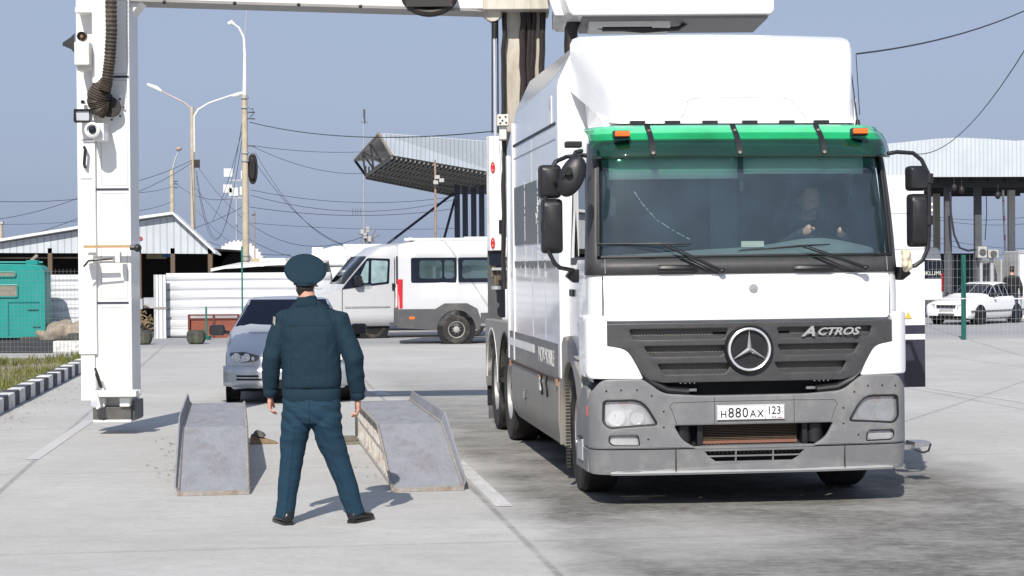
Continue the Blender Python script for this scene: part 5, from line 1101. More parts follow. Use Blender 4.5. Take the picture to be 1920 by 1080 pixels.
# tall box van farther behind
p = gp(760, 618); bv = thing('box_van', 'tall plain white van behind the others, only its blank side and roof edge showing', 'van', (p.x, p.y, 0), R(-1))
x0 = at(592, 500, p.y).x - p.x
van_shell(bv, lambda x: (at(0, 466, p.y).z - .0 if x > x0 + .5 else at(0, 474, p.y).z, .4, 1.0), [x0, x0 + .15, x0 + .6, x0 + 1.5, -.5, 1.0, 1.9], 1.05, M_whited, lambda j, k: False)
q = MB(); z_ = at(0, 462, p.y).z; q.box(x0 + .9, 1.5, -.9, -.75, z_ - .14, z_ - .02); q.box(x0, x0 + .3, -.9, -.5, z_ - .3, z_ - .1); q.build('roof_rail', M_white, bv); 
for xx in (-1.0,): side_wheel(bv, xx, -.9, .36, .2, .2)
q = MB(); q.box(x0, 1.9, -1.07, -1.04, 1.9, 1.93); q.box(-1.6, -1.59, -1.07, -1.04, .6, 2.4); q.build('panel_line', M_galv, bv)
# ================================================================ PEOPLE
def limb(q, pts, rad, n=12):
    q.tube(pts, rad, n); 
    for p, r_ in ((pts[0], rad[0]), (pts[-1], rad[-1])):
        rr = r_ if isinstance(r_, (int, float)) else min(r_); q.ball(p, rr * .98, n=10)
def lens(q, secs, n=24, pw=2.3):
    out = []
    for (z, cx, cy, hx, hy) in secs:
        ring_ = []
        for k in range(n):
            t = 2 * math.pi * k / n; c, s_ = math.cos(t), math.sin(t)
            ring_.append(Vector((cx + hx * math.copysign(abs(c) ** (2 / pw), c), cy + hy * math.copysign(abs(s_) ** (2 / pw), s_), z)))
        out.append(ring_)
    q.loft(out)
def wrinkle(me, fn):
    me.update(); no = [v.normal.copy() for v in me.vertices]
    for v, n_ in zip(me.vertices, no): v.co += n_ * fn(v.co)
    me.update()
def put(me, name, m, parent, smooth=180):
    me.materials.clear(); me.materials.append(m); me.name = name
    me.polygons.foreach_set('use_smooth', [True] * len(me.polygons)); o = bpy.data.objects.new(name, me); COL.objects.link(o); o.parent = parent; return o
fo = gp(600, 981)
man = thing('person', 'man in dark blue-green uniform and peaked cap standing with legs apart, seen from behind', 'person', (fo.x, fo.y, 0))
SM = FPX / fo.y
hx = lambda px: (px - 600) / SM
hz = lambda py: (981 - py) / SM
# --- body (skin): torso core, head, arms with hands, legs: one mesh
def hand(q, w, d, side, curl=.5):
    """w wrist, d unit direction down; fingers curled; thumb on the side towards the thigh/front"""
    d = Vector(d).normalized(); fwd = Vector((0, 1, 0)); out = Vector((side, 0, 0))
    palm_end = w + d * .085
    q.tube([w - d * .03, w, w + d * .04, palm_end], [(.024, .028), (.022, .030), (.019, .040), (.017, .038)], 12)
    for i, (k, L_) in enumerate(((.030, .075), (.010, .084), (-.011, .078), (-.030, .062))):
        b0 = palm_end + fwd * k - d * .008; a = R(18 + 22 * curl + 6 * i); b2 = b0 + (d * math.cos(a * .4) - out * math.sin(a * .4)) * L_ * .45
        b3 = b2 + (d * math.cos(a * 1.3) - out * math.sin(a * 1.3)) * L_ * .32; b4 = b3 + (d * math.cos(a * 2.1) - out * math.sin(a * 2.1)) * L_ * .26
        q.tube([b0, b2, b3, b4], [.0095, .0085, .008, .0068], 8)
    t0 = w + d * .02 + fwd * .030; t1 = t0 + d * .035 + fwd * .022 - out * .012; t2 = t1 + d * .036 + fwd * .004 - out * .012
    q.tube([t0, t1, t2], [.013, .0115, .009], 8)
WL, WR = Vector((hx(507), .05, hz(742))), Vector((hx(672), .05, hz(749)))
q = MB()
lens(q, [(.80, -.05, 0, .13, .09), (.95, -.05, 0, .15, .10), (1.2, -.05, 0, .14, .09), (1.4, -.055, 0, .17, .10), (1.5, -.06, 0, .16, .08), (1.56, -.075, 0, .08, .06)])
q.tube([(-.075, 0, 1.52), (-.080, .0, 1.60), (-.09, .012, 1.70), (-.093, .02, 1.74)], [(.07, .065), (.060, .062), (.059, .066), (.06, .07)], 16)
hc = Vector((-.095, .03, 1.765))
lens(q, [(hc.z - .125, hc.x, hc.y + .055, .03, .03), (hc.z - .10, hc.x, hc.y + .035, .052, .062), (hc.z - .05, hc.x, hc.y + .012, .068, .088), (hc.z, hc.x, hc.y, .075, .099), (hc.z + .05, hc.x, hc.y, .076, .10), (hc.z + .10, hc.x, hc.y, .06, .08), (hc.z + .125, hc.x, hc.y, .03, .04)], 24, 2.1)
q.tube([hc + Vector((0, .09, .02)), hc + Vector((0, .118, -.03)), hc + Vector((0, .10, -.04))], [.010, .016, .010], 8)        # nose
for s in (-1, 1):
    q.ball(hc + Vector((s * .079, .0, -.015)), .009, .022, .033); q.ball(hc + Vector((s * .03, .09, .01)), .013, .01, .008)
q.ball(hc + Vector((0, .088, -.07)), .024, .012, .010)
limb(q, [Vector((-.24, 0, 1.47)), Vector((-.33, 0, 1.2)), WL + Vector((0, 0, .05)), WL], [.05, .042, .028, .025]); limb(q, [Vector((.14, 0, 1.47)), Vector((.25, 0, 1.2)), WR + Vector((0, 0, .05)), WR], [.05, .042, .028, .025])
limb(q, [Vector((-.13, 0, .85)), Vector((hx(547), .0, .47)), Vector((hx(533), -.03, .08))], [.08, .055, .04]); limb(q, [Vector((.03, 0, .85)), Vector((hx(633), .04, .47)), Vector((hx(667), .05, .08))], [.08, .055, .04])
hand(q, WL, (-.05, .12, -1), -1, .7); hand(q, WR, (.03, .10, -1), 1, .9)
me = remesh(q.bm, .0042, 1, .3); put(me, 'body', M_skin, man)
# hair
q = MB(); lens(q, [(hc.z - .125, hc.x, hc.y - .050, .040, .022), (hc.z - .10, hc.x, hc.y - .046, .054, .036), (hc.z - .085, hc.x, hc.y - .042, .062, .046), (hc.z - .06, hc.x, hc.y - .030, .062, .066), (hc.z - .02, hc.x, hc.y - .018, .077, .092), (hc.z + .03, hc.x, hc.y - .008, .081, .102), (hc.z + .1, hc.x, hc.y - .004, .065, .085)], 28, 2.1)
me = remesh(q.bm, .006, 1); wrinkle(me, lambda c: .003 * noise.noise(c * 60)); put(me, 'hair', M_hair, man)
# jacket
q = MB()
lens(q, [(hz(752), -.054, .005, .200, .118), (hz(746), -.054, .005, .208, .125), (hz(728), -.054, .005, .210, .128), (hz(722), -.054, .0, .212, .136), (1.05, -.050, -.002, .213, .137), (1.15, -.052, -.004, .211, .136), (1.28, -.056, -.006, .213, .136), (1.38, -.06, -.006, .218, .134), (1.46, -.062, -.002, .211, .122), (1.52, -.066, .0, .178, .105), (1.565, -.072, .003, .125, .088), (1.60, -.078, .003, .088, .078)], 36, 2.5)
q.tube([(-.078, .004, 1.575), (-.084, .004, 1.615), (-.086, .006, 1.637)], [(.082, .074), (.074, .070), (.070, .068)], 20)
def sleeve(sh, el, wr, s):
    q.tube([sh + Vector((-s * .08, 0, .02)), sh, sh.lerp(el, .4), el, el.lerp(wr, .45), wr + (el - wr).normalized() * .05, wr + (el - wr).normalized() * .015], [(.078, .080), (.078, .084), (.073, .076), (.066, .068), (.063, .064), (.057, .056), (.046, .045)], 18)
    q.ball(sh, .076, .082, .077)
SL, SR = Vector((hx(537), 0, hz(600))), Vector((hx(638), 0, hz(603)))
EL, ER = Vector((hx(513), -.035, hz(668))), Vector((hx(667), -.035, hz(672)))
sleeve(SL, EL, WL + Vector((0, 0, .02)), -1); sleeve(SR, ER, WR + Vector((0, 0, .02)), 1)
me = remesh(q.bm, .0065, 3, .5)
def jw(c):
    f = 0.0; L_ = c.x < hx(534) or c.x > hx(645)
    zt_ = noise.noise(Vector((c.x * 5, c.y * 5, c.z * 7))) * .006 + (.5 - abs(noise.noise(Vector((c.x * 9 + c.z * 5, c.y * 9, c.z * 11 - c.x * 6))))) * .008
    if L_: zt_ += .006 * (.4 - abs(noise.noise(Vector((c.x * 5, c.y * 6, c.z * 17 + c.x * 9)))))
    if .88 < c.z < .985 and not L_: zt_ *= .3; zt_ -= .002
    if .985 < c.z < 1.06 and not L_: zt_ += .004 * noise.noise(Vector((c.x * 26, c.y * 10, c.z * 5)))
    if abs(c.z - 1.43) < .006 and not L_: zt_ -= .0015
    if abs(c.x - (-.07)) < .0035 and c.y < 0 and c.z < 1.43 and c.z > .99: zt_ -= .002
    return zt_
wrinkle(me, jw); JK = put(me, 'jacket', M_cloth, man)
q = MB()
for s in (-1, 1):
    cx = -.065 + s * .150; q.loft([[Vector((cx + s * dx, dy, 1.572 + dz - abs(dx + .06) * .42)) for dy, dz in ((-.028, 0), (.028, 0), (.028, .008), (-.028, .008))] for dx in (-.06, .06)])
    for dy in (-.0,): q.ball((cx - s * .03, dy, 1.578), .006)
q.build('epaulette', M_cloth, man, bev=.003)
q = MB(); q.tube([(-.080, -.075, 1.562), (-.082, -.082, 1.585), (-.085, -.080, 1.612)], [(.075, .006)] * 3, 12); q.tube([Vector((-.082 + .083 * math.cos(t), .006 + .086 * math.sin(t), 1.575 - .012 * math.sin(t))) for t in [math.pi * (.95 + 1.1 * k / 12) for k in range(13)]], (.010, .020), 8) if False else None
q.build('collar', M_cloth, man)
q = MB(); q.box(-.02, .02, -.003, .003, -.03, .03); o = q.build('arm_patch', mat('patch_grey', (.35, .34, .30), .8), man, bev=.002); o.location = (hx(519), -.055, hz(600)); o.rotation_euler = (0, .2, -1.1)
q = MB(); q.tube([WL + Vector((.0, .0, .012)) + Vector((.031 * math.cos(t), .034 * math.sin(t), 0)) for t in [2 * math.pi * k / 16 for k in range(17)]], (.009, .004), 6, cap=False); q.build('wristwatch', M_chrome, man)
q = MB(); lens(q, [(hz(752), -.054, .004, .202, .123), (hz(750), -.054, .004, .206, .127), (hz(730), -.053, .003, .213, .135), (hz(728), -.053, .003, .208, .13)], 40, 2.5); q.build('waistband', M_cloth, man, smooth=60)
for wv, s in ((WL, -1), (WR, 1)):
    el = EL if s < 0 else ER; d = (el - wv).normalized(); q = MB(); q.tube([wv + d * .0, wv + d * .005, wv + d * .055, wv + d * .062], [(.044, .043), (.049, .048), (.054, .053), (.048, .047)], 18); q.build('cuff', M_cloth, man, smooth=60)
# trousers
q = MB()
lens(q, [(hz(735), -.054, .005, .195, .115), (.90, -.054, .0, .205, .122), (.84, -.055, -.004, .212, .132), (.78, -.056, -.002, .212, .128), (.73, -.056, 0, .20, .11)], 32, 2.3)
def leg(pts, rad): q.tube([Vector(p) for p in pts], rad, 20)
leg([(-.155, 0, .86), (-.160, 0, .74), (hx(551), .004, .60), (hx(548), .006, .47), (hx(543), -.006, .32), (hx(538), -.02, .16), (hx(534), -.03, .045)], [(.11, .115), (.112, .115), (.098, .10), (.085, .088), (.075, .080), (.069, .075), (.067, .076)])
leg([(.045, 0, .86), (.050, 0, .74), (hx(620), .02, .60), (hx(632), .035, .47), (hx(646), .04, .32), (hx(658), .045, .16), (hx(666), .05, .055)], [(.11, .115), (.114, .115), (.100, .10), (.086, .088), (.077, .080), (.070, .075), (.067, .076)])
me = remesh(q.bm, .0065, 3, .5)
def tw(c):
    v = noise.noise(Vector((c.x * 6, c.y * 6, c.z * 8))) * .009 * .7 + (.4 - abs(noise.noise(Vector((c.x * 7 + c.z * 9, c.y * 7, c.z * 13))))) * .010 * (1 if c.z > .4 else .5)
    if c.z > .68: v += .008 * noise.noise(Vector((c.x * 18 + c.z * 20, c.y * 10, c.z * 16)))
    if c.y < 0 and .12 < c.z < .8:
        cx = hx(548) if c.x < hx(583) else hx(600 + (981 - 600 - c.z * 0) * 0 + 0)
    if c.y < .02 and c.z < .72:
        cx = (hx(538) + (hx(551) - hx(538)) * (c.z - .16) / .44) if c.x < hx(583) else (hx(658) + (hx(620) - hx(658)) * (c.z - .16) / .44)
        v += .009 * math.exp(-((c.x - cx) / .014) ** 2)
    if abs(c.x + .056) < .005 and c.y < 0 and c.z > .72: v -= .006
    return v
wrinkle(me, tw)
TR = put(me, 'trousers', M_trous, man)
from mathutils.bvhtree import BVHTree
M_seam = mat('seam_thread', (.004, .013, .022), .9)
def seam(o_, name, pts, r_=.0022):
    bv = BVHTree.FromPolygons([v.co.copy() for v in o_.data.vertices], [tuple(p_.vertices) for p_ in o_.data.polygons]); out = []
    for (x0, z0), (x1, z1) in zip(pts, pts[1:]):
        for k in range(8):
            x, z = x0 + (x1 - x0) * k / 8, z0 + (z1 - z0) * k / 8; h = bv.ray_cast(Vector((x, -1, z)), Vector((0, 1, 0)), 2)
            if h[0] is not None: out.append(h[0] + Vector((0, -.0003, 0)))
    if len(out) > 2: q = MB(); q.tube(out, r_, 5); q.build(name, M_seam, o_)
seam(JK, 'yoke_seam', [(-.25, 1.425), (-.06, 1.435), (.13, 1.425)]); seam(JK, 'back_pleat', [(-.19, 1.42), (-.185, 1.2), (-.18, .995)]); seam(JK, 'back_pleat', [(.075, 1.42), (.07, 1.2), (.065, .995)])
seam(JK, 'armhole_seam', [(-.235, 1.53), (-.262, 1.42), (-.262, 1.32)]); seam(JK, 'armhole_seam', [(.115, 1.53), (.142, 1.42), (.146, 1.32)])
seam(TR, 'centre_seam', [(-.054, .895), (-.056, .80), (-.057, .735)]); seam(TR, 'pocket_welt', [(.03, .855), (.11, .848)]); seam(TR, 'pocket_welt', [(-.14, .848), (-.22, .855)])
for s, px, yy, zz, rot in ((-1, 531, -.03, 0, 24), (1, 674, .05, 0, -26)):
    q = MB(); secs = []
    for y, w_, h_, zc in ((-.085, .028, .03, .04), (-.07, .036, .05, .05), (-.02, .040, .055, .055), (.04, .046, .042, .042), (.11, .050, .033, .033), (.17, .044, .027, .027), (.205, .022, .018, .020)):
        secs.append([Vector((w_ * math.cos(t), y, max(.0, zc + h_ * math.sin(t)))) for t in [2 * math.pi * k / 18 for k in range(18)]])
    q.loft(secs); q.loft([[Vector((w_ * c_, y, z)) for c_, z in ((-1, 0), (1, 0), (1, .022), (-1, .022))] for y, w_ in ((-.09, .03), (-.06, .041), (.03, .046), (.10, .053), (.17, .048), (.21, .02))])
    o = q.build('shoe', M_shoe, man, smooth=60); o.location = (hx(px) + (.02 if s < 0 else -.02), yy, 0); o.rotation_euler = (0, 0, R(rot))
# cap: crown disc tilted, band
CT = Matrix.Rotation(R(46), 3, 'X') @ Matrix.Rotation(R(6), 3, 'Y')
def cring(c, rx, ry, tilt, n=44):
    m_ = Matrix.Rotation(R(tilt), 3, 'X') @ Matrix.Rotation(R(6 * tilt / 46), 3, 'Y'); return [hc + Vector(c) + m_ @ Vector((rx * math.cos(t), ry * math.sin(t), 0)) for t in [2 * math.pi * k / n for k in range(n)]]
q = MB()
q.loft([cring((0, -.004, -.035), .083, .106, 8), cring((0, -.004, .0), .085, .108, 12), cring((0, -.002, .012), .092, .112, 18), cring((0, .006, .035), .122, .128, 32), cring((0, .012, .055), .143, .146, 42), cring((0, .014, .068), .149, .150, 46), cring((0, .012, .078), .146, .147, 46), cring((0, .008, .085), .132, .133, 46), cring((0, .004, .089), .10, .10, 46), cring((0, .003, .090), .05, .05, 46), cring((0, .003, .090), .008, .008, 46)])
cp = q.build('peaked_cap', M_cloth, man, smooth=60)
q = MB(); rr_ = cring((0, .014, .066), .1495, .1505, 46, 48); q.tube(rr_ + rr_[:1], .0045, 6, cap=False); q.build('cap_piping', M_cloth, cp)
q = MB(); q.loft([[hc + Vector((0, -.004, -.03)) + Vector((r_ * math.sin(a), r_ * math.cos(a) * 1.2, -(r_ - .086) * .7)) for r_ in (.08, .10, .125)] for a in [R(-42) + R(84) * k / 12 for k in range(13)]], closed=False); q.build('cap_peak', M_shoe, cp, solid=.004, recalc=False)
# nothing of the head may pass through the crown
pn = CT @ Vector((0, 0, 1)); pc_ = hc + Vector((0, .014, .066)) - pn * .012
for o_ in man.children:
    if o_.name.startswith(('body', 'hair')):
        for v in o_.data.vertices:
            if v.co.z > hc.z - .06 and abs(v.co.x - hc.x) < .12:
                d = (v.co - pc_).dot(pn)
                if d > 0: v.co -= pn * d
# ---- generic small figure for the driver and the far bystander
def figure(name, label, loc, rz, m_top, m_leg, sitting=False, vox=.012, sc=1.0, arms=None):
    t = thing(name, label, 'person', loc, rz); t.scale = (sc,) * 3
    q = MB(); c = Vector((0, .02, 1.62))
    lens(q, [(c.z - .125, 0, -.045, .032, .03), (c.z - .09, 0, -.03, .055, .065), (c.z - .04, 0, -.01, .070, .09), (c.z + .02, 0, 0, .077, .10), (c.z + .08, 0, 0, .065, .085), (c.z + .115, 0, 0, .035, .045)], 20, 2.1)
    q.tube([c + Vector((0, -.085, .03)), c + Vector((0, -.125, -.02)), c + Vector((0, -.10, -.035))], [.009, .017, .010], 8)
    for s in (-1, 1): q.ball(c + Vector((s * .079, .01, -.01)), .009, .022, .032); q.ball(c + Vector((s * .03, -.092, .012)), .013, .008, .007)
    q.ball(c + Vector((0, -.09, -.065)), .025, .01, .009)
    q.tube([(0, .03, 1.38), (0, .03, 1.46), (0, .02, 1.56)], [.06, .055, .055], 12)
    lens(q, [(.85, 0, .02, .12, .08), (1.1, 0, .02, .13, .08), (1.35, 0, .02, .15, .09), (1.42, 0, .02, .09, .07)])
    W = arms or [Vector((-.28, -.02, .82)), Vector((.28, -.02, .82))]
    for s, wv in zip((-1, 1), W):
        el = Vector((s * .27, .05 if not arms else -.02, 1.12)) if not arms else (Vector((s * .20, 0, 1.38)) + wv) / 2 + Vector((s * .07, .05, -.12))
        d = (wv - el).normalized(); limb(q, [Vector((s * .19, .02, 1.36)), el, wv], [.045, .038, .026])
        q.tube([wv, wv + d * .05, wv + d * .08], [(.02, .028), (.018, .038), (.015, .034)], 10)
        for i in range(4): p0 = wv + d * .075 + Vector((0, (i - 1.5) * .018, 0)); q.tube([p0, p0 + d * .035 + Vector((0, 0, -.01)), p0 + d * .05 + Vector((0, .0, -.035))], [.009, .0085, .007], 6)
    if not sitting:
        for s in (-1, 1): limb(q, [Vector((s * .09, .02, .84)), Vector((s * .10, .0, .45)), Vector((s * .11, .02, .06))], [.08, .055, .04])
    else:
        for s in (-1, 1): limb(q, [Vector((s * .10, .02, .84)), Vector((s * .14, -.42, .86)), Vector((s * .14, -.50, .42))], [.08, .06, .045])
    put(remesh(q.bm, vox * .5, 1), 'body', M_skin, t)
    q = MB(); lens(q, [(.80, 0, .02, .185, .13), (.95, 0, .02, .18, .125), (1.15, 0, .02, .19, .13), (1.32, 0, .02, .205, .13), (1.40, 0, .02, .17, .11), (1.46, 0, .025, .075, .07)], 28)
    for s, wv in zip((-1, 1), W):
        el = Vector((s * .27, .05, 1.12)) if not arms else (Vector((s * .20, 0, 1.38)) + wv) / 2 + Vector((s * .07, .05, -.12)); limb(q, [Vector((s * .17, .02, 1.36)), el, wv + (el - wv).normalized() * .02], [.075, .062, .045])
    me = remesh(q.bm, vox, 2); wrinkle(me, lambda c: .008 * noise.noise(c * 9)); put(me, 'jacket', m_top, t)
    q = MB()
    for s in (-1, 1):
        if sitting: q.tube([Vector((s * .09, .03, .86)), Vector((s * .12, -.15, .88)), Vector((s * .14, -.42, .88)), Vector((s * .14, -.48, .5))], [.11, .10, .085, .07], 14); q.ball((s * .14, -.43, .87), .084)
        else: q.tube([Vector((s * .085, .02, .92)), Vector((s * .095, .02, .78)), Vector((s * .10, .0, .45)), Vector((s * .11, .02, .05))], [.10, .10, .075, .065], 14)
    put(remesh(q.bm, vox, 2), 'trousers', m_leg, t)
    q = MB(); lens(q, [(c.z - .06, 0, .04, .06, .062), (c.z + .0, 0, .028, .079, .085), (c.z + .06, 0, .012, .078, .098), (c.z + .125, 0, .005, .05, .07)], 20, 2.1); put(remesh(q.bm, .008, 1), 'hair', M_hair, t)
    if not sitting:
        for s in (-1, 1):
            q = MB(); q.loft([[Vector((s * .11 + w_ * c_, y, z)) for c_, z in ((-1, 0), (1, 0), (.8, h_), (-.8, h_))] for y, w_, h_ in ((.1, .035, .07), (.0, .045, .08), (-.1, .045, .05), (-.18, .025, .03))]); q.build('shoe', M_shoe, t, bev=.01)
    return t
M_dj = mat('driver_jacket', (.02, .025, .035), .9, var=.2); M_sk = MATS['skin']
dl = TM @ Vector((.72, .96, .655)); 
drv = figure('person', 'driver with short dark hair sitting at the steering wheel behind the truck windscreen', dl, R(6.5), M_dj, M_dj, True, sc=1.06, arms=[Vector((-.14, -.36, 1.36)), Vector((.15, -.34, 1.34))])
bp_ = gp(1898, 605); by = figure('person', 'bystander in black jacket walking beyond the white sedan at far right', (bp_.x, bp_.y, 0), R(160), mat('black_jacket', (.008, .008, .010), .9), mat('dark_jeans', (.02, .03, .06), .9), False, .02, 1.0)
# ================================================================ BACKGROUND
YF = gp(400, 633).y
M_corr = stripes('corrugated_white', (.66, .68, .71), (.40, .43, .48), 2, 3.9, .5, .8, .90)
M_corrv = stripes('corrugated_fascia', (.50, .54, .58), (.38, .42, .46), 0, 5.2, .5, .5, .86)
M_corrl = stripes('corrugated_fascia_light', (.50, .545, .585), (.40, .445, .49), 0, 7.5, .5, .35, .80)
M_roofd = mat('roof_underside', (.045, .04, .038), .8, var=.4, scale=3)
M_col = mat('column_steel', (.07, .075, .085), .6, var=.2)
# ---- corrugated fence, gate leaf
def fence(label, x0, x1, ytop, y0, Y=None):
    Y = Y or YF; a, b_ = at(x0, ytop, Y), at(x1, ytop, Y); t = thing('corrugated_fence', label, 'fence', (a.x, Y, 0)); W = b_.x - a.x; h = a.z; n = int(W / .35)
    q = MB(); zs = []
    z = 0.03
    while z < h: zs += [(0, z), (-.03, z + .05), (-.03, z + .19), (0, z + .24)]; z += .25
    zs = [(y, min(z, h)) for y, z in zs]
    q.loft([[Vector((x, y, z)) for y, z in zs] for x in (0, W * .33, W * .66, W)], closed=False)
    q.build('sheet_panel', M_corr, t, smooth=20, recalc=False, solid=.01)
    for k in range(int(W / 2.4) + 1):
        q = MB(); q.box(k * 2.4, k * 2.4 + .06, .02, .08, 0, h); q.build('fence_post', M_galv, t)
    return t
fence('white corrugated sheet fence behind the silver car, between the gate leaf and the vans', 312, 620, 513, 0)
fence('short white corrugated sheet fence between the turquoise trailer and the gantry post', 88, 168, 516, 0)
t = thing('gate_leaf', 'narrow white corrugated gate leaf standing open beside the dark shed opening', 'gate', at(292, 636, YF - .3)); a = at(311, 515, YF - .3) - t.location
q = MB(); q.box(0, a.x, -.05, 0, 0.0, a.z); q.build('leaf_sheet', stripes('gate_sheet', (.62, .64, .66), (.38, .40, .44), 0, 9, .5, .8, .8), t)
q = MB(); q.box(-.02, a.x + .02, -.07, -.05, a.z * .47, a.z * .5, M_rust); q.box(-.03, .02, -.06, .02, 0, a.z); q.build('leaf_frame', M_galv, t)
# ---- gabled open shed behind the fence
YS = YF + 3.0
t = thing('open_shed', 'open shed with a corrugated gable and dark interior behind the gantry post', 'shed', at(150, 636, YS)); B = lambda x, y, Y=YS: at(x, y, Y) - t.location
q = MB(); pts = [B(-60, 474), B(-60, 466), B(240, 418), B(325, 405), B(404, 476), B(240, 475)]
q.prism([(p.x, p.z) for p in pts], 'y', 0, .05); q.build('gable', M_corrv, t, smooth=0)
q = MB()
for P in ([(-60, 463), (240, 414), (326, 402)], [(326, 402), (406, 476)]):
    pp = [B(*p) for p in P]; q.loft([[p + Vector((0, -.25, 0)), p + Vector((0, .8, -.05)), p + Vector((0, .8, .0)), p + Vector((0, -.25, .07))] for p in pp])
q.build('roof', M_whited, t, smooth=0)
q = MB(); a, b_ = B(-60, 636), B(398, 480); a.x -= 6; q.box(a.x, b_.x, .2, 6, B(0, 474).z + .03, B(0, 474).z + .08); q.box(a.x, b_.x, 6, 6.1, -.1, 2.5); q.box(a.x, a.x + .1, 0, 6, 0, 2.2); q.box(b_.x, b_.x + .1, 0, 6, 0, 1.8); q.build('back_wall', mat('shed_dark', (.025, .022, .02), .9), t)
for x in (-5, 95, 262, 325, 395):
    a = B(x, 630); q = MB(); q.box(a.x - .06, a.x + .06, .0, .12, 0, B(x, 472).z + .1); q.build('post', mat('post_brown', (.13, .09, .06), .8), t)
q = MB(); q.bar(B(-40, 484) + Vector((0, .3, 0)), B(160, 483) + Vector((0, .3, 0)), .03, .04); q.bar(B(55, 492), B(70, 478), .04, .08, M_rust); q.build('cross_beam', mat('beam_tan', (.30, .24, .16), .8), t)
q = MB(); a, b_ = B(262, 485), B(300, 474); q.box(a.x, b_.x, 1, 1.02, a.z, b_.z); q.build('awning_edge', mat('awning_straw', (.45, .38, .22), .9, var=.3), t)
q = MB(); a = B(298, 482); q.box(a.x, a.x + .35, .5, .52, a.z, a.z + .12); q.build('blue_sheet', mat('tarp_blue', (.05, .18, .45), .6), t)
q = MB(); a = B(165, 440); q.cyl(B(264, 447) + Vector((0, -.01, 0)), B(264, 447) + Vector((0, -.03, 0)), .055, n=14); q.build('round_badge', mat('badge_redbrown', (.35, .08, .08), .6), t)
# things inside the opening
t2 = thing('junk_heap', 'pile of branches and grey crates just inside the dark shed opening', 'junk', at(272, 634, YF + .4)); q = MB()
for i in range(60): a = Vector((random.gauss(.0, .14), random.gauss(0, .1), .25 + abs(random.gauss(0, .2)))); q.bar(a, a + Vector((random.uniform(-.2, .2), random.uniform(-.1, .1), random.uniform(-.1, .16))), .03, .03)
q.build('branch', mat('branch_tan', (.25, .19, .11), .9, var=.5), t2); q = MB(); q.box(-.32, -.08, .1, .5, .78, 1.05); q.build('crate', M_galv, t2); q = MB(); q.box(-.05, .24, .1, .5, .80, 1.08); q.build('crate', M_galv, t2); q = MB(); q.box(-.35, .3, 0, .6, .0, .35, M_clad); q.box(-.3, .3, -.02, .02, .36, .40, M_wire2); q.build('bench', M_clad, t2)
# ---- second low shed with sagging white roof edge
t = thing('low_shed', 'long low shed with a wavy white roof edge behind the corrugated fence', 'shed', at(480, 600, YF + 2.0)); B = lambda x, y, Y=YF + 2.0: at(x, y, Y) - t.location
P = [(395, 505), (420, 500), (455, 498), (500, 494), (545, 492), (600, 492)]
q = MB(); pp = [B(*p) for p in P]; q.loft([[p + Vector((0, 0, -.06)), p + Vector((0, 3, .05)), p + Vector((0, 3, .12)), p + Vector((0, 0, .02))] for p in pp]); q.build('roof', M_whited, t, smooth=0)
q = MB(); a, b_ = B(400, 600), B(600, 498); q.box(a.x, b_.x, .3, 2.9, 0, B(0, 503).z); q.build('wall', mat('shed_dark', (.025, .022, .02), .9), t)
q = MB(); a, b_ = B(470, 496, YF + 6) , B(560, 484, YF + 6); q.box(a.x, b_.x, 4, 5, a.z, b_.z); q.build('tan_wall', mat('wall_tan', (.55, .45, .28), .8), t); q = MB(); a, b_ = B(478, 490), B(486, 484); q.box(a.x, b_.x + .6, 1, 1.5, a.z, b_.z); q.build('vent_box', M_whited, t)
# ---- white scalloped wheel-like arch
Yw = YF + 9; t = thing('scalloped_arch', 'white scalloped half-round arch above the low shed, at the tallest lamp post', 'arch', at(447, 520, Yw)); c = at(447, 500, Yw) - t.location; r1 = (at(495, 500, Yw) - at(447, 500, Yw)).x
P = []
for k in range(57):
    a = math.pi - k * math.pi / 56; rr = r1 * (1.06 if k % 3 == 1 else .98); P.append((c.x + rr * math.cos(a), c.z + rr * math.sin(a)))
P += [(c.x + r1 * .66 * math.cos(a), c.z + r1 * .60 * math.sin(a)) for a in [k * math.pi / 20 for k in range(21)]]
q = MB(); q.prism(P, 'y', 0, .12); q.build('arch_ring', M_whited, t, smooth=0); q = MB(); q.box(c.x - r1, c.x + r1, .02, .1, -.3, c.z + .02); q.build('arch_base', M_whited, t)
# ---- turquoise trailer
pt = gp(45, 640); t = thing('trailer', 'turquoise panel-sided trailer with small curtained windows at the left edge behind the mesh fence', 'trailer', pt); B = lambda x, y, Y=pt.y: at(x, y, Y) - t.location
P = fillet([(B(-60, 0).x, B(0, 634).z), (B(79, 0).x, B(0, 634).z), (B(79, 0).x, B(0, 497).z), (B(-60, 0).x, B(0, 494).z)], [.02, .04, .3, .02], 6)
q = MB(); q.prism(P, 'y', 0, .65); q.build('trailer_body', M_teal, t, bev=.04)
for x0, y0, x1, y1, r_ in ((-20, 510, 30, 519, .06), (-20, 534, 33, 557, .03)):
    q = MB(); a, b_ = B(x0, y1), B(x1, y0); q.prism(rect(a.x, b_.x, a.z, b_.z, r_), 'y', -.03, .0); w_ = q.build('window', mat('curtain_beige', (.22, .20, .16), .7, var=.3), t)
    q = MB(); R_ = rect(a.x, b_.x, a.z, b_.z, r_); q.tube([Vector((x, -.035, z)) for x, z in R_ + R_[:1]], .02, 5, cap=False); q.build('window_frame', M_teal, w_)
q = MB(); R_ = [(B(10, 0).x, B(0, 628).z), (B(10, 0).x, B(0, 567).z), (B(68, 0).x, B(0, 567).z)]; q.tube([Vector((x, -.01, z)) for x, z in R_], .018, 5); q.tube([B(52, 580) + Vector((0, -.03, 0)), B(72, 580) + Vector((0, -.03, 0))], .02, 5); q.tube([B(62, 612) + Vector((0, -.03, 0)), B(76, 612) + Vector((0, -.03, 0))], .02, 5); q.build('hatch_outline', mat('teal_dark', (.0, .18, .17), .6), t)
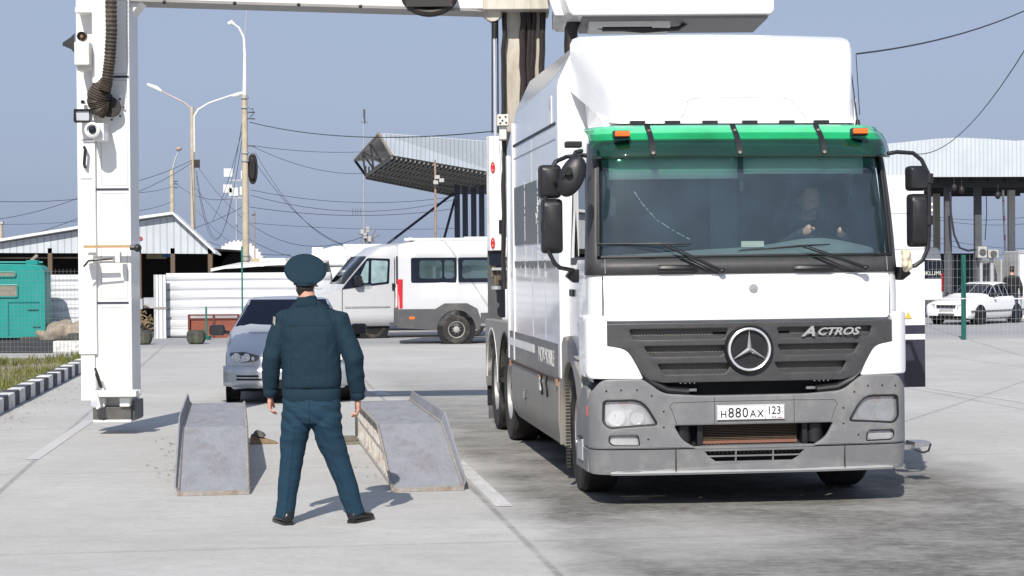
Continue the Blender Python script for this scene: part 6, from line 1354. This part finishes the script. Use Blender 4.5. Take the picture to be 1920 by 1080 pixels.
q = MB(); q.tube([B(-30, 492) + Vector((0, .3, 0)), B(75, 492) + Vector((0, .3, 0))], .03, 6); q.box(B(40, 0).x, B(62, 0).x, .2, .4, B(0, 496).z, B(0, 488).z); q.build('roof_rail', M_teal, t); q = MB(); q.box(B(-50, 0).x, B(76, 0).x, .1, .6, -.02, .12); q.build('underbody', M_dark, t)
# ---- black-and-white low wall and tarp heap by the trailer
t = thing('tarp_heap', 'grey-beige tarpaulin heap between the turquoise trailer and the gantry post', 'tarpaulin', gp(125, 640)); q = MB()
for i in range(26): q.ball((random.uniform(-.7, .7), random.uniform(.3, .8), random.uniform(.05, .38) * 1.0), random.uniform(.12, .28), .2, random.uniform(.1, .2))
me = remesh(q.bm, .04, 2); wrinkle(me, lambda c: .05 * noise.noise(c * 5)); put(me, 'tarp_sheet', mat('tarp_beige', (.30, .25, .20), .9, var=.4, scale=4), t)
pw = gp(70, 662); M_wd = mat('kerb_dark', (.035, .038, .045), .8, var=.3); 
t = thing('low_wall', 'low concrete edging painted black and white running in front of the turquoise trailer', 'edging', pw); x0, x1, x2 = at(-40, 0, pw.y).x - pw.x, at(92, 0, pw.y).x - pw.x, at(150, 0, pw.y).x - pw.x
q = MB(); q.box(x0, x1, 0, .3, 0, .28, M_wd); q.box(x1 + .01, x2, 0, .3, 0, .26, MATS['kerb_white']); q.build('edging_block', M_wd, t, bev=.02)
# ---- rounded stone tubs
M_tub = mat('tub_dark', (.055, .055, .05), .9, var=.5, scale=5, dirt=(.13, .14, .08), dirt_amt=.5, bump=.3)
for x, y, lab in ((268, 646, 'dark tub planter at the shed opening just right of the gantry post'), (368, 645, 'dark weathered tub planter before the red-brown skip, beside the green pole'), (56, 660, 'dark mossy tub planter in front of the turquoise trailer'), (143, 652, 'dark tub planter half hidden by the left edge of the gantry post')):
    p = gp(x, y); q = MB(); q.lathe([(.14, 0), (.20, .04), (.235, .14), (.235, .26), (.20, .33), (.15, .34), (.13, .28), (.001, .28)], (0, 0, 0), 'z', 10); me_ = q.build('tub_planter', M_tub, None, smooth=25); me_.location = p; tag(me_, lab, 'planter', 'dark tub planters in front of the sheds')
# green pole with tub base and red-brown skip
p = gp(387, 637); t = thing('pole_stand', 'short thin green pole on a small green foot beside the dark tub', 'pole', p); q = MB(); q.cyl((0, 0, 0), (0, 0, at(0, 578, p.y).z), .025, n=8); q.build('pole', M_wire2, t); q = MB(); q.lathe([(.11, 0), (.14, .10), (.001, .10)], (0, 0, 0), 'z', 14); q.build('foot', M_wire2, t)
p = gp(355, 634); t = thing('skip', 'red-brown open metal skip frame standing against the corrugated fence', 'skip', p); B = lambda x, y, Y=p.y: at(x, y, Y) - t.location; x1 = B(442, 0).x; h = B(0, 592).z
M_skip = mat('skip_redbrown', (.22, .065, .04), .75, var=.25, scale=3)
q = MB(); q.box(0, x1, .0, .05, 0, h * .78); q.box(0, .05, 0, 1.0, 0, h * .78); q.build('skip_side', M_skip, t); q = MB()
for z in (h - .04, h * .78): q.box(-.03, x1, -.03, .03, z, z + .04)
for x in (0, x1 * .5, x1): q.box(x - .03, x + .03, -.035, .03, 0, h)
q.build('skip_frame', mat('frame_reddark', (.12, .03, .025), .8), t)
# thin green pole rising beside the car roof
p = gp(455, 640); t = thing('flag_pole', 'tall thin green pole behind the silver car in front of the corrugated fence', 'pole', p); q = MB(); q.cyl((0, 0, 0), (0, 0, at(455, 462, p.y).z), .022, n=8); q.build('pole', M_wire2, t); q = MB(); q.cyl((0, 0, 0), (0, 0, .06), .10, n=12); q.build('foot', M_wire2, t)
# ---- wire mesh fences
def mesh_fence(label, pA, pB, zt_, dx=.10, dz=.10, r_=.004, m=None, posts=True):
    a, b_ = Vector(pA), Vector(pB); t = thing('mesh_fence', label, 'fence', a); d = b_ - a; L_ = d.length; u = d.normalized(); q = MB(); m = m or M_galv
    k = 0.0
    while k < L_: q.cyl(u * k, u * k + Vector((0, 0, zt_)), r_, n=3); k += dx
    z = .1
    while z < zt_ + .01: q.cyl(Vector((0, 0, z)), u * L_ + Vector((0, 0, z)), r_, n=3); z += dz
    q.build('wire_mesh', m, t, smooth=0, recalc=False)
    if posts:
        for k in range(int(L_ / 2.6) + 1): q = MB(); q.box(-.03, .03, -.03, .03, 0, zt_ + .05, None, Matrix.Translation(u * k * 2.6)); q.build('fence_post', M_wire2, t)
    return t
pa, pb = gp(-30, 668), gp(168, 668); mesh_fence('see-through wire mesh fence in front of the turquoise trailer at left', pa, pb, at(0, 505, pa.y).z, .085, .10, .003, mat('mesh_grey', (.18, .20, .20), .6), False)
# ---- canopy in the middle distance (folded-up roof end)
t = thing('canopy', 'big forecourt canopy with pale ribbed fascia on dark posts above the vans', 'canopy', at(800, 560, 66)); B = lambda x, y, Y: at(x, y, Y) - t.location
q = MB(); f0, f1, f2, f3 = B(711, 250, 62), B(940, 267, 66), B(940, 326, 66), B(735, 291, 62); q.loft([[f0, f3], [f1, f2]], closed=False); q.build('fascia', M_corrl, t, solid=.08, smooth=0, recalc=False)
e0, e1 = B(665, 300, 72), B(686, 329, 72); g0, g1 = B(852, 362, 74), B(940, 330, 74)
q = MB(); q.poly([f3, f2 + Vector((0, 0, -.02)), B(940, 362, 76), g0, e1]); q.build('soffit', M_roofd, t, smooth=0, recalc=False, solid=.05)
q = MB(); q.poly([f0 + Vector((0, .1, .02)), f1 + Vector((0, .1, .02)), B(940, 300, 76), e0]); q.build('roof_sheet', M_whited, t, smooth=0, recalc=False, solid=.05)
M_ttan = mat('truss_tan', (.24, .21, .16), .7, var=.3); q = MB()
for a, b_ in ((f0, e0), (e0, e1), (e1, f3), (f3, f0), (e0, f3), (e0.lerp(f0, .33), e1.lerp(f3, .33)), (e0.lerp(f0, .66), e1.lerp(f3, .66)), (e0.lerp(f0, .33), e1.lerp(f3, .66)), (e1.lerp(f3, .33), e0.lerp(f0, .66)), (e1, e0.lerp(f0, .33))): q.bar(a, b_, .065, .065)
q.build('end_truss', M_ttan, t)
q = MB()
for i in range(26):
    s_ = i / 25; a = f3.lerp(f2, s_); b_ = e1.lerp(g0, s_); q.bar(a + Vector((0, 0, -.08)), b_ + Vector((0, 0, -.04)), .05, .07)
for k in (.12, .3, .5, .7, .88, 1.0): q.bar(f3.lerp(e1, k) + Vector((0, 0, -.1)), f2.lerp(g0, k) + Vector((0, 0, -.1)), .06, .08)
for i in range(30):
    s_ = i / 29; b_ = e1.lerp(g0, s_); q.bar(b_ + Vector((0, 0, -.0)), b_ + Vector((0, 0, .35)), .05, .05)
q.build('soffit_rib', mat('rib_pale', (.22, .22, .20), .7), t)
q = MB(); q.bar(e1 + Vector((0, 0, -.03)), g0 + Vector((0, 0, -.03)), .12, .10); q.bar(e0, e1, .12, .1); q.build('edge_beam', mat('edge_dark', (.02, .025, .05), .6), t)
for x in (857, 872, 888, 903): a = B(x, 362, 70); q = MB(); q.box(a.x - .10, a.x + .10, a.y - .1, a.y + .1, -.2, a.z + .5); q.build('column', mat('column_blue', (.045, .055, .085), .6), t)
for (x0, y0, x1, y1) in ((723, 460, 851, 362), (832, 450, 853, 372)): q = MB(); q.bar(B(x0, y0, 70) + (B(x0, y0, 70) - B(x1, y1, 70)) * .6, B(x1, y1, 70), .09, .09); q.build('brace', mat('edge_dark', (.02, .025, .05), .6), t)
# ---- right hand canopy with columns
YC = 62; t = thing('canopy', 'long flat canopy with pale ribbed fascia on tall columns at the right behind the truck', 'canopy', at(1800, 600, YC)); B = lambda x, y, Y=YC: at(x, y, Y) - t.location
q = MB(); P = [B(1640, 332), B(1640, 271), B(1690, 267), B(1755, 260), B(1795, 258), B(1850, 260), B(1905, 264), B(1930, 262), B(2050, 262), B(2050, 331)]; q.prism([(p.x, p.z) for p in P], 'y', 0, .1); q.build('fascia', M_corrl, t, smooth=0)
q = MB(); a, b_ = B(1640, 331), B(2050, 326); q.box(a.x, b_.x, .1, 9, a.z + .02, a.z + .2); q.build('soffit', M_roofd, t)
q = MB()
for i in range(14): x = a.x + i * (b_.x - a.x) / 13; q.bar((x, .3, a.z - .12), (x, 9, a.z - .12), .08, .12)
for y in (.4, 3, 6, 8.9): q.box(a.x, b_.x, y, y + .15, a.z - .35, a.z + .02)
q.build('soffit_beam', mat('beam_black', (.02, .02, .02), .7), t)
for x, Yc, m in ((1777, 1, M_col), (1833, 1.5, M_col), (1896, 4.5, mat('column_pale', (.50, .50, .48), .7, var=.1)), (1756, 8, mat('column_tan', (.40, .36, .28), .8)), (1690, 1, M_col)):
    c = B(x, 400, YC + Yc); q = MB(); q.box(c.x - .11, c.x + .11, Yc - .11, Yc + .11, -.1, a.z + .05); q.build('column', m, t)
q = MB(); q.tube([B(1781, 360), B(1783, 400), B(1789, 440), B(1800, 465), B(1815, 470), B(1830, 468)], .035, 6); q.build('hanging_cable', M_wire, t); q = MB(); q.tube([B(1849, 350, YC + 5), B(1850, 400, YC + 5), B(1847, 450, YC + 5)], .015, 5); q.build('hanging_cable', M_wire, t)
for x, y in ((1871, 366), (1803, 356), (1789, 352)): c = B(x, y); q = MB(); q.cyl(c + Vector((0, 0, .35)), c, .015, n=6); q.ball(c, .10, .10, .13); q.build('hanging_lamp', M_hose, t)
# kiosk clutter under it
def simple(name, lab, cat, x0, y0, x1, y1, Y, dep, m, extra=None, grp=None):
    a, b_ = at(x0, y1, Y), at(x1, y0, Y); t_ = thing(name, lab, cat, (a.x, Y, 0), group=grp); q = MB(); q.box(0, b_.x - a.x, 0, dep, max(0, a.z), b_.z); q.build('casing', m, t_, bev=.03)
    return t_, (b_.x - a.x), max(0, a.z), b_.z
M_ac = mat('cabinet_grey', (.42, .42, .40), .6, var=.15)
for x0, x1, lab in ((1834, 1851, 'pale grey wall cabinet under the canopy, the larger one beside the dark column'), (1853, 1873, 'pale grey air-conditioning cabinet under the canopy left of the barrier arm')):
    t_, W, z0, z1 = simple('cabinet', lab, 'cabinet', x0, 462 if x0 < 1850 else 468, x1, 484, 63, .5, M_ac)
    q = MB(); q.cyl((W / 2, -.01, (z0 + z1) / 2), (W / 2, -.03, (z0 + z1) / 2), .11, n=18); q.build('fan_grille', M_clad, t_)
    q = MB(); q.box(W * .35, W * .65, .2, .35, 0, z0); q.build('stand_post', M_galv, t_)
t_, W, z0, z1 = simple('kiosk', 'pale panelled booth at the extreme right edge behind the bystander', 'booth', 1909, 470, 1990, 608, 63, 2, M_whited)
q = MB(); q.box(0, .06, -.03, 0, 0, z1); q.box(.6, .66, -.03, 0, 0, z1); q.box(0, W, -.04, 0, z1 - .08, z1 + .03); q.build('booth_frame', M_galv, t_)
t_, W, z0, z1 = simple('counter_block', 'dark low control desk under the canopy behind the white sedan', 'desk', 1832, 486, 1880, 600, 64, .6, mat('desk_grey', (.20, .20, .20), .7, var=.4, scale=2))
q = MB(); [q.box(W * k, W * k + .06, -.04, 0, 0, z1) for k in (.0, .45, .9)]; q.build('desk_rib', M_galv, t_)
t_, W, z0, z1 = simple('low_hut', 'dark flat-roofed hut beyond the canopy columns behind the sedan', 'hut', 1738, 480, 1832, 600, 72, 3, mat('hut_dark', (.05, .075, .08), .8, var=.3))
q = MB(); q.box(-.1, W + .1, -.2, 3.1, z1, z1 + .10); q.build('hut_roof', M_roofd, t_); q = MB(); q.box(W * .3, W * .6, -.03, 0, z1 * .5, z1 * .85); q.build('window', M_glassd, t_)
# barrier arm, raised
p = at(1887, 600, 66); p.z = 0; t_ = thing('barrier', 'raised road barrier arm with red and white bands beside the bystander', 'barrier', p); q = MB(); a, b_ = at(1880, 342, p.y) - p, at(1888, 560, p.y) - p; dd = (b_ - a)
M_bw = mat('barrier_white', (.75, .75, .74), .5)
n_ = 6
for k in range(n_): q.bar(a + dd * k / n_, a + dd * (k + (.72 if k else .9)) / n_, .12, .05, M_bw); q.bar(a + dd * (k + (.72 if k else .9)) / n_, a + dd * (k + 1) / n_, .118, .048, mat('barrier_red', (.50, .22, .22), .5))
q.build('arm', M_bw, t_); q = MB(); q.box(-.12, .12, -.1, .3, 0, .85); q.build('drive_cabinet', mat('barrier_cab', (.20, .05, .04), .6), t_, bev=.03)
# ---- white sedan on the right
ps = gp(1834, 606); sed = thing('sedan_car', 'small white saloon car parked under the right-hand canopy behind the green fence post', 'car', ps, R(-43)); sed.scale = (.90,) * 3
st = [(-2.1, .30, .55, .60, .70, .5), (-2.02, .22, .66, .70, .80, .5), (-1.75, .20, .72, .80, .82, .5), (-1.2, .20, .82, .88, .825, .5), (-.80, .20, .88, .96, .83, .55), (-.65, .20, .89, 1.03, .83, .56), (-.05, .20, .90, 1.34, .83, .56), (.25, .20, .905, 1.40, .83, .57), (.65, .20, .91, 1.41, .83, .57), (.95, .20, .915, 1.38, .83, .56), (1.35, .20, .92, 1.08, .82, .55), (1.5, .22, .93, 1.0, .82, .54), (2.0, .24, .90, .95, .78, .5), (2.08, .32, .85, .88, .72, .5)]
grid_car(sed, st, M_white, lambda j, k: (2 if (j in (5, 9) and k in (5, 6)) else (1 if (k == 4 and j in (5, 6, 7, 8, 9)) else 0)), M_carglass)
for s in (-1, 1):
    q = MB(); q.loft([[Vector((s * a_, y, z)) for a_, y, z in ((.80, -1.80, .56), (.60, -2.08, .56), (.42, -2.13, .56), (.42, -2.12, .68), (.62, -2.03, .70), (.81, -1.72, .69))], [Vector((s * a_, y, z)) for a_, y, z in ((.70, -1.78, .56), (.55, -1.98, .56), (.42, -2.03, .56), (.42, -2.02, .68), (.57, -1.93, .70), (.71, -1.70, .69))]]); q.build('headlight', mat('lamp_clear', (.40, .42, .44), .12, coat=1), sed)
    for y in (-1.30, 1.16):
        wheel('wheel', sed, (s * .74, y, .29), .29, .18, .19, s, holes=8, n=24); q = MB(); q.lathe([(.355, -.01), (.355, .012), (.001, .012)], (s * .826, y, .31), 'x', 24, cap=True); q.build('wheel_arch', M_dark, sed)
    q = MB(); q.box(s * .84 - .0, s * .96, -.52, -.42, .92, 1.05); q.build('door_mirror', M_black, sed, bev=.02)
    q = MB(); q.box(s * .815, s * .842, -1.9, 1.9, .42, .47); q.build('side_moulding', M_clad, sed)
q = MB(); q.box(-.35, .35, -2.14, -2.02, .57, .66, M_black); q.box(-.30, .30, -2.1, -1.98, .28, .38, M_black); q.box(-.7, .7, -1.8, 1.8, .16, .3, M_dark); q.build('grille', M_black, sed)
q = MB(); q.box(-.26, .26, -2.10, -2.06, .42, .52); q.build('number_plate', MATS['plate_white'], sed)
# minibus nose behind truck on the right
pm = gp(1752, 602); t_ = thing('white_minibus', 'rear of a white minibus with dark window showing just right of the truck mirror', 'minibus', (at(1700, 600, pm.y + 4).x, pm.y + 4, 0)); B = lambda x, y, Y=pm.y + 4: at(x, y, Y) - t_.location
q = MB(); x1 = B(1769, 0).x; q.loft([[Vector((x, y, z)) for x, z in fillet([(0, .4), (x1, .4), (x1 - .02, B(0, 530).z), (x1 - .18, B(0, 476).z), (0, B(0, 474).z)], [0, .05, .1, .15, 0])] for y in (0, 4.5)]); q.build('body', M_white, t_, bev=.04)
q = MB(); q.prism(fillet([(.1, B(0, 534).z), (B(1767, 0).x, B(0, 534).z), (B(1762, 0).x, B(0, 500).z), (.1, B(0, 498).z)], .04), 'y', -.03, 0); w_ = q.build('rear_window', M_glassd, t_)
q = MB(); text_into(q, 'BKLUMUA', .20, Matrix.Translation((B(1750, 0).x, -.04, B(0, 528).z)) @ FRONT, M_lamp, .001, 0, .9); q.build('window_lettering', M_lamp, w_, smooth=0); q = MB(); q.box(x1 - .12, x1 - .02, -.05, 0, .9, 1.5); q.build('tail_lamp', M_red, t_); q = MB(); q.box(.1, x1, -.08, 0, .35, .6); q.build('rear_bumper', M_clad, t_)
# ---- green fence post and mesh panel at right, sagging rope
pg = gp(1807, 637); t_ = thing('mesh_fence', 'fine wire mesh fence with one stout green post before the white sedan', 'fence', pg); zt_ = at(1807, 478, pg.y).z
q = MB(); q.box(-.05, .05, -.05, .05, 0, zt_); q.build('fence_post', mat('post_green', (.0, .09, .075), .5), t_, bev=.008)
q = MB(); xa, xb = at(1738, 0, pg.y).x - pg.x, at(1990, 0, pg.y).x - pg.x; x = xa
while x < xb: q.cyl((x, .0, .05), (x, 0, zt_), .0020, n=3); x += .10
for k in range(11): q.cyl((xa, 0, .1 + k * .2), (xb, 0, .1 + k * .2), .0020, n=3)
q.cyl((xa, -.06, at(0, 572, pg.y).z), (xb, -.06, at(0, 574, pg.y).z), .014, n=6, m=M_lamp)
q.build('wire_mesh', mat('mesh_pale', (.42, .45, .46), .6), t_, smooth=0, recalc=False)
# ---- lamp posts, masts
def pole(name, lab, cat, x, y0, y1, Y, r0, r1, m, ytop2=None, grp=None):
    a, b_ = at(x, y0, Y), at(x, y1, Y); t_ = thing(name, lab, cat, (a.x, Y, 0), group=grp); q = MB(); q.cyl((0, 0, -.1), (b_.x - a.x if False else 0, 0, b_.z), r0, r1, 12); q.build('pole', m, t_); return t_, (lambda px, py, YY=Y: at(px, py, YY) - t_.location)
LG = 'street lamps behind the sheds'
t_, B = pole('street_lamp', 'tallest concrete lamp post with a single lamp arm and hanging black coil', 'street lamp', 461, 490, 178, 58, .12, .085, M_conc, grp=LG)
q = MB(); c = Vector((0, 0, B(458, 178).z)); q.tube([c + Vector((0, 0, -.1)), B(459, 100), B(457, 70), B(448, 52), B(437, 44)], [.065, .045, .035, .03, .026], 8); q.build('lamp_arm', M_lamp, t_)
q = MB(); q.tube([B(440, 46), B(434, 42), B(428, 45)], [.04, .08, .055], 8); q.build('lamp_head', M_lamp, t_)
q = MB(); q.tube([B(456, 95), B(463, 12)], .022, 5); q.build('antenna_rod', M_galv, t_); q = MB(); c = B(463, 8); q.box(c.x - .1, c.x + .1, -.1, .1, c.z - .06, c.z + .08); q.build('antenna_box', M_ac, t_)
q = MB(); c = B(473, 316); q.tube([c + Vector((.10 * math.cos(a), .1, .42 * math.sin(a))) for a in [2 * math.pi * k / 24 for k in range(25)]], .055, 8, cap=False); q.tube([c + Vector((.04 * math.cos(a), .0, .30 * math.sin(a))) for a in [2 * math.pi * k / 24 for k in range(25)]], .05, 8, cap=False); q.build('cable_coil', M_hose, t_)
q = MB()
for y in (210, 222, 273): q.bar(B(455, y), B(478, y + 1), .03, .03)
q.tube([B(468, 205), B(474, 203), B(475, 214), B(469, 220)], .012, 5); q.build('insulator_arm', M_hose, t_)
q = MB(); [q.cyl((0, 0, B(460, y).z), (0, 0, B(460, y + 3).z), .13, n=12) for y in (182, 200, 285, 300, 478, 486)]; q.build('pole_band', M_galv, t_)
t_, B = pole('street_lamp', 'twin-armed street lamp post left of the tallest one', 'street lamp', 362, 440, 200, 84, .12, .085, M_conc, grp=LG)
for P, H in ((((362, 285), (361, 215), (357, 202), (345, 192), (300, 170)), ((303, 171), (293, 165), (276, 158))), (((364, 285), (364, 218), (372, 205), (392, 193), (436, 178)), ((434, 180), (444, 178), (455, 174)))):
    q = MB(); q.tube([B(*p) for p in P], [.06, .055, .042, .038, .032], 8); q.build('lamp_arm', mat('arm_pinkish', (.50, .40, .38), .6, var=.2) if P[0][0] == 362 else M_lamp, t_); q = MB(); q.tube([B(*p) for p in H], [.05, .10, .06], 8); q.build('lamp_head', M_lamp, t_)
q = MB(); c = B(369, 308); q.box(c.x - .12, c.x + .12, -.1, .1, c.z - .15, c.z + .2); q.build('junction_box', M_hose, t_)
t_, B = pole('street_lamp', 'smallest far lamp post with a single short arm near the gantry post', 'street lamp', 323, 410, 318, 120, .16, .13, M_conc, grp=LG)
q = MB(); q.tube([B(323, 320), B(328, 300), B(335, 282)], [.07, .05, .04], 6); q.build('lamp_arm', M_galv, t_); q = MB(); q.ball(B(335, 279), .2, .2, .14); q.build('lamp_head', mat('lamp_pink', (.4, .28, .25), .6), t_)
q = MB(); [q.bar(B(323, y), B(333, y), .05, .05) for y in (340, 345, 352)]; q.build('insulator_arm', M_hose, t_)
t_, B = pole('panel_antenna_mast', 'thin mast carrying white panel antennas just left of the tallest lamp post', 'mast', 444, 470, 335, 90, .05, .04, M_galv)
for x, y in ((420, 316), (452, 320), (419, 346), (450, 350), (430, 352)): a = B(x, y + 16); b_ = B(x + 17, y); q = MB(); q.box(a.x, b_.x, -.1, .05, a.z, b_.z); q.build('panel_antenna', mat('antenna_panel', (.62, .64, .66), .5), t_, bev=.02)
q = MB(); [q.bar(B(430, y), B(462, y), .05, .05) for y in (338, 363, 371)]; q.build('cross_arm', M_galv, t_)
t_, B = pole('antenna_mast', 'thin tall aerial mast left of the mid canopy, white boxes at its foot', 'mast', 683, 462, 222, 74, .035, .02, M_galv)
q = MB(); q.cyl(B(683, 232), B(683, 205), .04, n=6); q.bar(B(683, 225), B(677, 231), .02, .02); q.bar(B(683, 225), B(690, 231), .02, .02); q.build('aerial_tip', M_col, t_)
q = MB(); q.bar(B(660, 396), B(698, 396), .02, .02); [q.bar(B(x, 390), B(x, 403), .015, .015) for x in (661, 666, 671, 676)]; q.build('yagi_aerial', M_col, t_)
q = MB()
for x, y in ((680, 432), (690, 428), (685, 440), (693, 446)): a = B(x - 3, y + 7); b_ = B(x + 4, y - 3); q.box(a.x, b_.x, -.2, .0, a.z, b_.z)
q.build('equipment_box', M_ac, t_, bev=.01); q = MB()
for i in range(14): a = B(random.uniform(680, 700), random.uniform(440, 460)); q.bar(a, a + Vector((random.uniform(-.3, .3), 0, random.uniform(-.2, .2))), .03, .03)
q.build('bracket_cluster', mat('bracket_brown', (.16, .13, .11), .7), t_)
t_, B = pole('camera_post', 'rusty slim post with small cameras standing before the mid canopy', 'post', 817, 460, 300, 60, .045, .03, mat('post_rusty', (.34, .24, .18), .8, var=.3))
q = MB()
for x, y in ((820, 332), (828, 338), (817, 342)): a = B(x - 4, y + 4); b_ = B(x + 5, y - 3); q.box(a.x, b_.x, -.2, 0, a.z, b_.z)
q.build('camera_box', M_ac, t_, bev=.01)
t_, B = pole('thin_post', 'thin dark rod standing just right of the tallest lamp post', 'post', 478, 482, 396, 60, .018, .018, mat('post_rusty', (.34, .24, .18), .8)); q = MB(); q.bar(B(472, 404), B(479, 402), .04, .04); q.build('rod_bracket', M_col, t_)
t_, B = pole('utility_post', 'short concrete utility post with white lamps seen between the right mirror and the canopy column', 'post', 1754, 560, 360, 95, .13, .11, M_conc); q = MB()
for x, y in ((1747, 384), (1759, 389), (1746, 395)): q.ball(B(x, y), .12, .12, .1)
q.build('lamp_cluster', M_lamp, t_); q = MB(); [q.bar(B(1744, y), B(1764, y), .06, .06) for y in (392, 402)]; q.build('cross_arm', M_galv, t_)
t_, B = pole('utility_post', 'stub of a pale post at the extreme left edge above the shed roof', 'post', 2, 470, 420, 70, .08, .08, M_conc); q = MB(); q.box(-.1, .1, -.1, .1, B(2, 420).z, B(2, 418).z + .05); q.build('post_cap', M_galv, t_)
t_, B = pole('dish_mount', 'grey satellite dish on a stub behind the barrier arm', 'dish', 1902, 560, 500, 70, .03, .03, M_galv); q = MB(); c = B(1904, 492); q.lathe([(.001, .10), (.2, .07), (.38, -.02), (.38, -.0), (.2, .09), (.001, .12)], c, 'y', 20); q.build('dish', mat('dish_grey', (.45, .47, .49), .6), t_)
# wires
WG = 'overhead cables strung between the posts'
def wire(lab, P0, Y0, P1, Y1, sag=0.0, r_=.012, grp=None):
    a, b_ = at(*P0, Y0), at(*P1, Y1); q = MB(); r_ *= .72; q.tube([a.lerp(b_, k / 16) - Vector((0, 0, sag * 4 * (k / 16) * (1 - k / 16))) for k in range(17)], r_, 4); o = q.build('overhead_cable', M_wire, None, smooth=0); tag(o, lab, 'cable', grp or WG)
wire('thick twisted cable sagging from the tallest lamp post to the gantry mast', (468, 229), 58, (1310, 180), 30, .55, .016)
wire('straight cable leaving the insulator arm of the tallest lamp post towards the mid canopy end', (472, 273), 58, (690, 284), 72, .1, .011)
wire('cable slanting down from the tallest lamp post to the underside of the mid canopy', (475, 275), 58, (680, 325), 72, .25, .011)
wire('cable dropping from the tallest lamp post to the foot of the aerial mast', (476, 300), 58, (720, 462), 62, .9, .011)
wire('second cable dropping from the tallest lamp post, steeper and nearer to it', (478, 285), 58, (655, 462), 62, .6, .010)
wire('cable running level from the tallest lamp post past the aerial mast', (470, 356), 58, (860, 367), 62, .3, .010)
wire('level cable just above the yagi aerial', (470, 366), 58, (860, 372), 62, .45, .010)
wire('lower level cable crossing the yagi aerial', (468, 388), 58, (860, 390), 62, .25, .011)
wire('lowest faint cable under the mid canopy', (470, 418), 58, (860, 428), 62, .1, .008)
wire('cable sweeping from the twin lamp post to the van roofs', (366, 305), 84, (690, 440), 62, 1.6, .014)
wire('second cable sweeping from the twin lamp post, lower than its neighbour', (366, 352), 84, (700, 465), 62, 1.4, .014)
wire('cable from the twin lamp post down to the left edge of the gantry', (360, 300), 84, (238, 344), 76, .1, .016)
wire('cable under that one from the twin lamp post to the gantry post', (360, 305), 84, (238, 368), 76, .1, .016)
wire('cable from the far lamp post to the gantry post', (323, 350), 119, (238, 362), 90, .1, .018)
wire('low cable at the left of the far lamp post', (323, 378), 119, (238, 398), 90, .1, .018)
wire('cable from the far lamp post to the twin lamp post', (325, 340), 119, (444, 370), 90, .5, .018)
wire('sagging loop between the twin lamp post and the panel antenna mast', (368, 320), 84, (436, 355), 88, 2.6, .013)
wire('deep sagging loop between the twin lamp post and the tallest one', (368, 330), 84, (458, 230), 59, 3.2, .012)
wire('cable rising steeply from the panel antennas to the tallest lamp post', (420, 375), 88, (456, 215), 59, .5, .012)
wire('steep cable beside it from the shed roof to the tallest lamp post', (398, 415), 80, (457, 232), 59, .3, .012)
wire('near-level cable left of the gantry, the upper of the lot', (-20, 377), 60, (150, 373), 60, .05, .012)
wire('slanting cable left of the gantry crossing the sky above the gable', (-20, 413), 60, (150, 370), 60, .1, .011)
wire('lower slanting cable left of the gantry', (-20, 462), 60, (150, 408), 60, .05, .011)
wire('thin level cable low at the left edge', (-20, 420), 60, (150, 414), 60, .05, .008)
wire('low cable across the gable behind the twin lamp post', (250, 445), 60, (460, 385), 58, .25, .010)
wire('low cable passing behind the scalloped arch', (370, 395), 84, (560, 490), 60, .6, .012)
wire('another low cable under it above the low shed', (300, 400), 84, (545, 478), 60, .5, .012)
wire('cable from the top right corner down behind the right-hand canopy', (1990, -25), 30, (1700, 284), 58, .9, .016)
wire('thick twisted cable from the top right corner to the roof deflector of the truck', (1990, -15), 24, (1606, 101), 16.5, .12, .011)
wire('thin vertical wire beside the roof deflector', (1605, 103), 16.5, (1612, 215), 15.6, .0, .005)
for i, (ya, yb_) in enumerate(((410, 410), (442, 462), (450, 480), (476, 478), (405, 395))):
    wire(('upper level', 'first slanting', 'second slanting', 'lowest', 'topmost')[i] + ' cable seen between the columns of the right-hand canopy', (1745, ya), 90, (1990, yb_), 90, .3, .014)
# far low skyline so the horizon is not bare
def block_row(lab, xs, Y, m):
    t_ = thing('distant_building', lab, 'building', at(xs[0][0], 500, Y) * 1.0); t_.location.z = 0
    q = MB()
    for x0, x1, y in xs: a, b_ = at(x0, y, Y) - t_.location, at(x1, y, Y) - t_.location; q.box(a.x, b_.x, 0, 6, -.1, a.z)
    q.build('wall', m, t_); q = MB(); a, b_ = at(xs[0][0], xs[0][2], Y) - t_.location, at(xs[0][1], xs[0][2], Y) - t_.location; q.box(a.x - .3, b_.x + .3, -.3, 6.3, a.z, a.z + .15); q.build('roof', M_whited, t_)
block_row('long low grey-brown building far off behind the right-hand canopy', [(1600, 2080, 494)], 160, mat('far_wall', (.17, .16, .15), .9, var=.3, scale=.3))
block_row('long low pale building far off behind the vans and the low shed', [(380, 960, 495)], 130, mat('far_wall2', (.28, .27, .26), .9, var=.3, scale=.3))
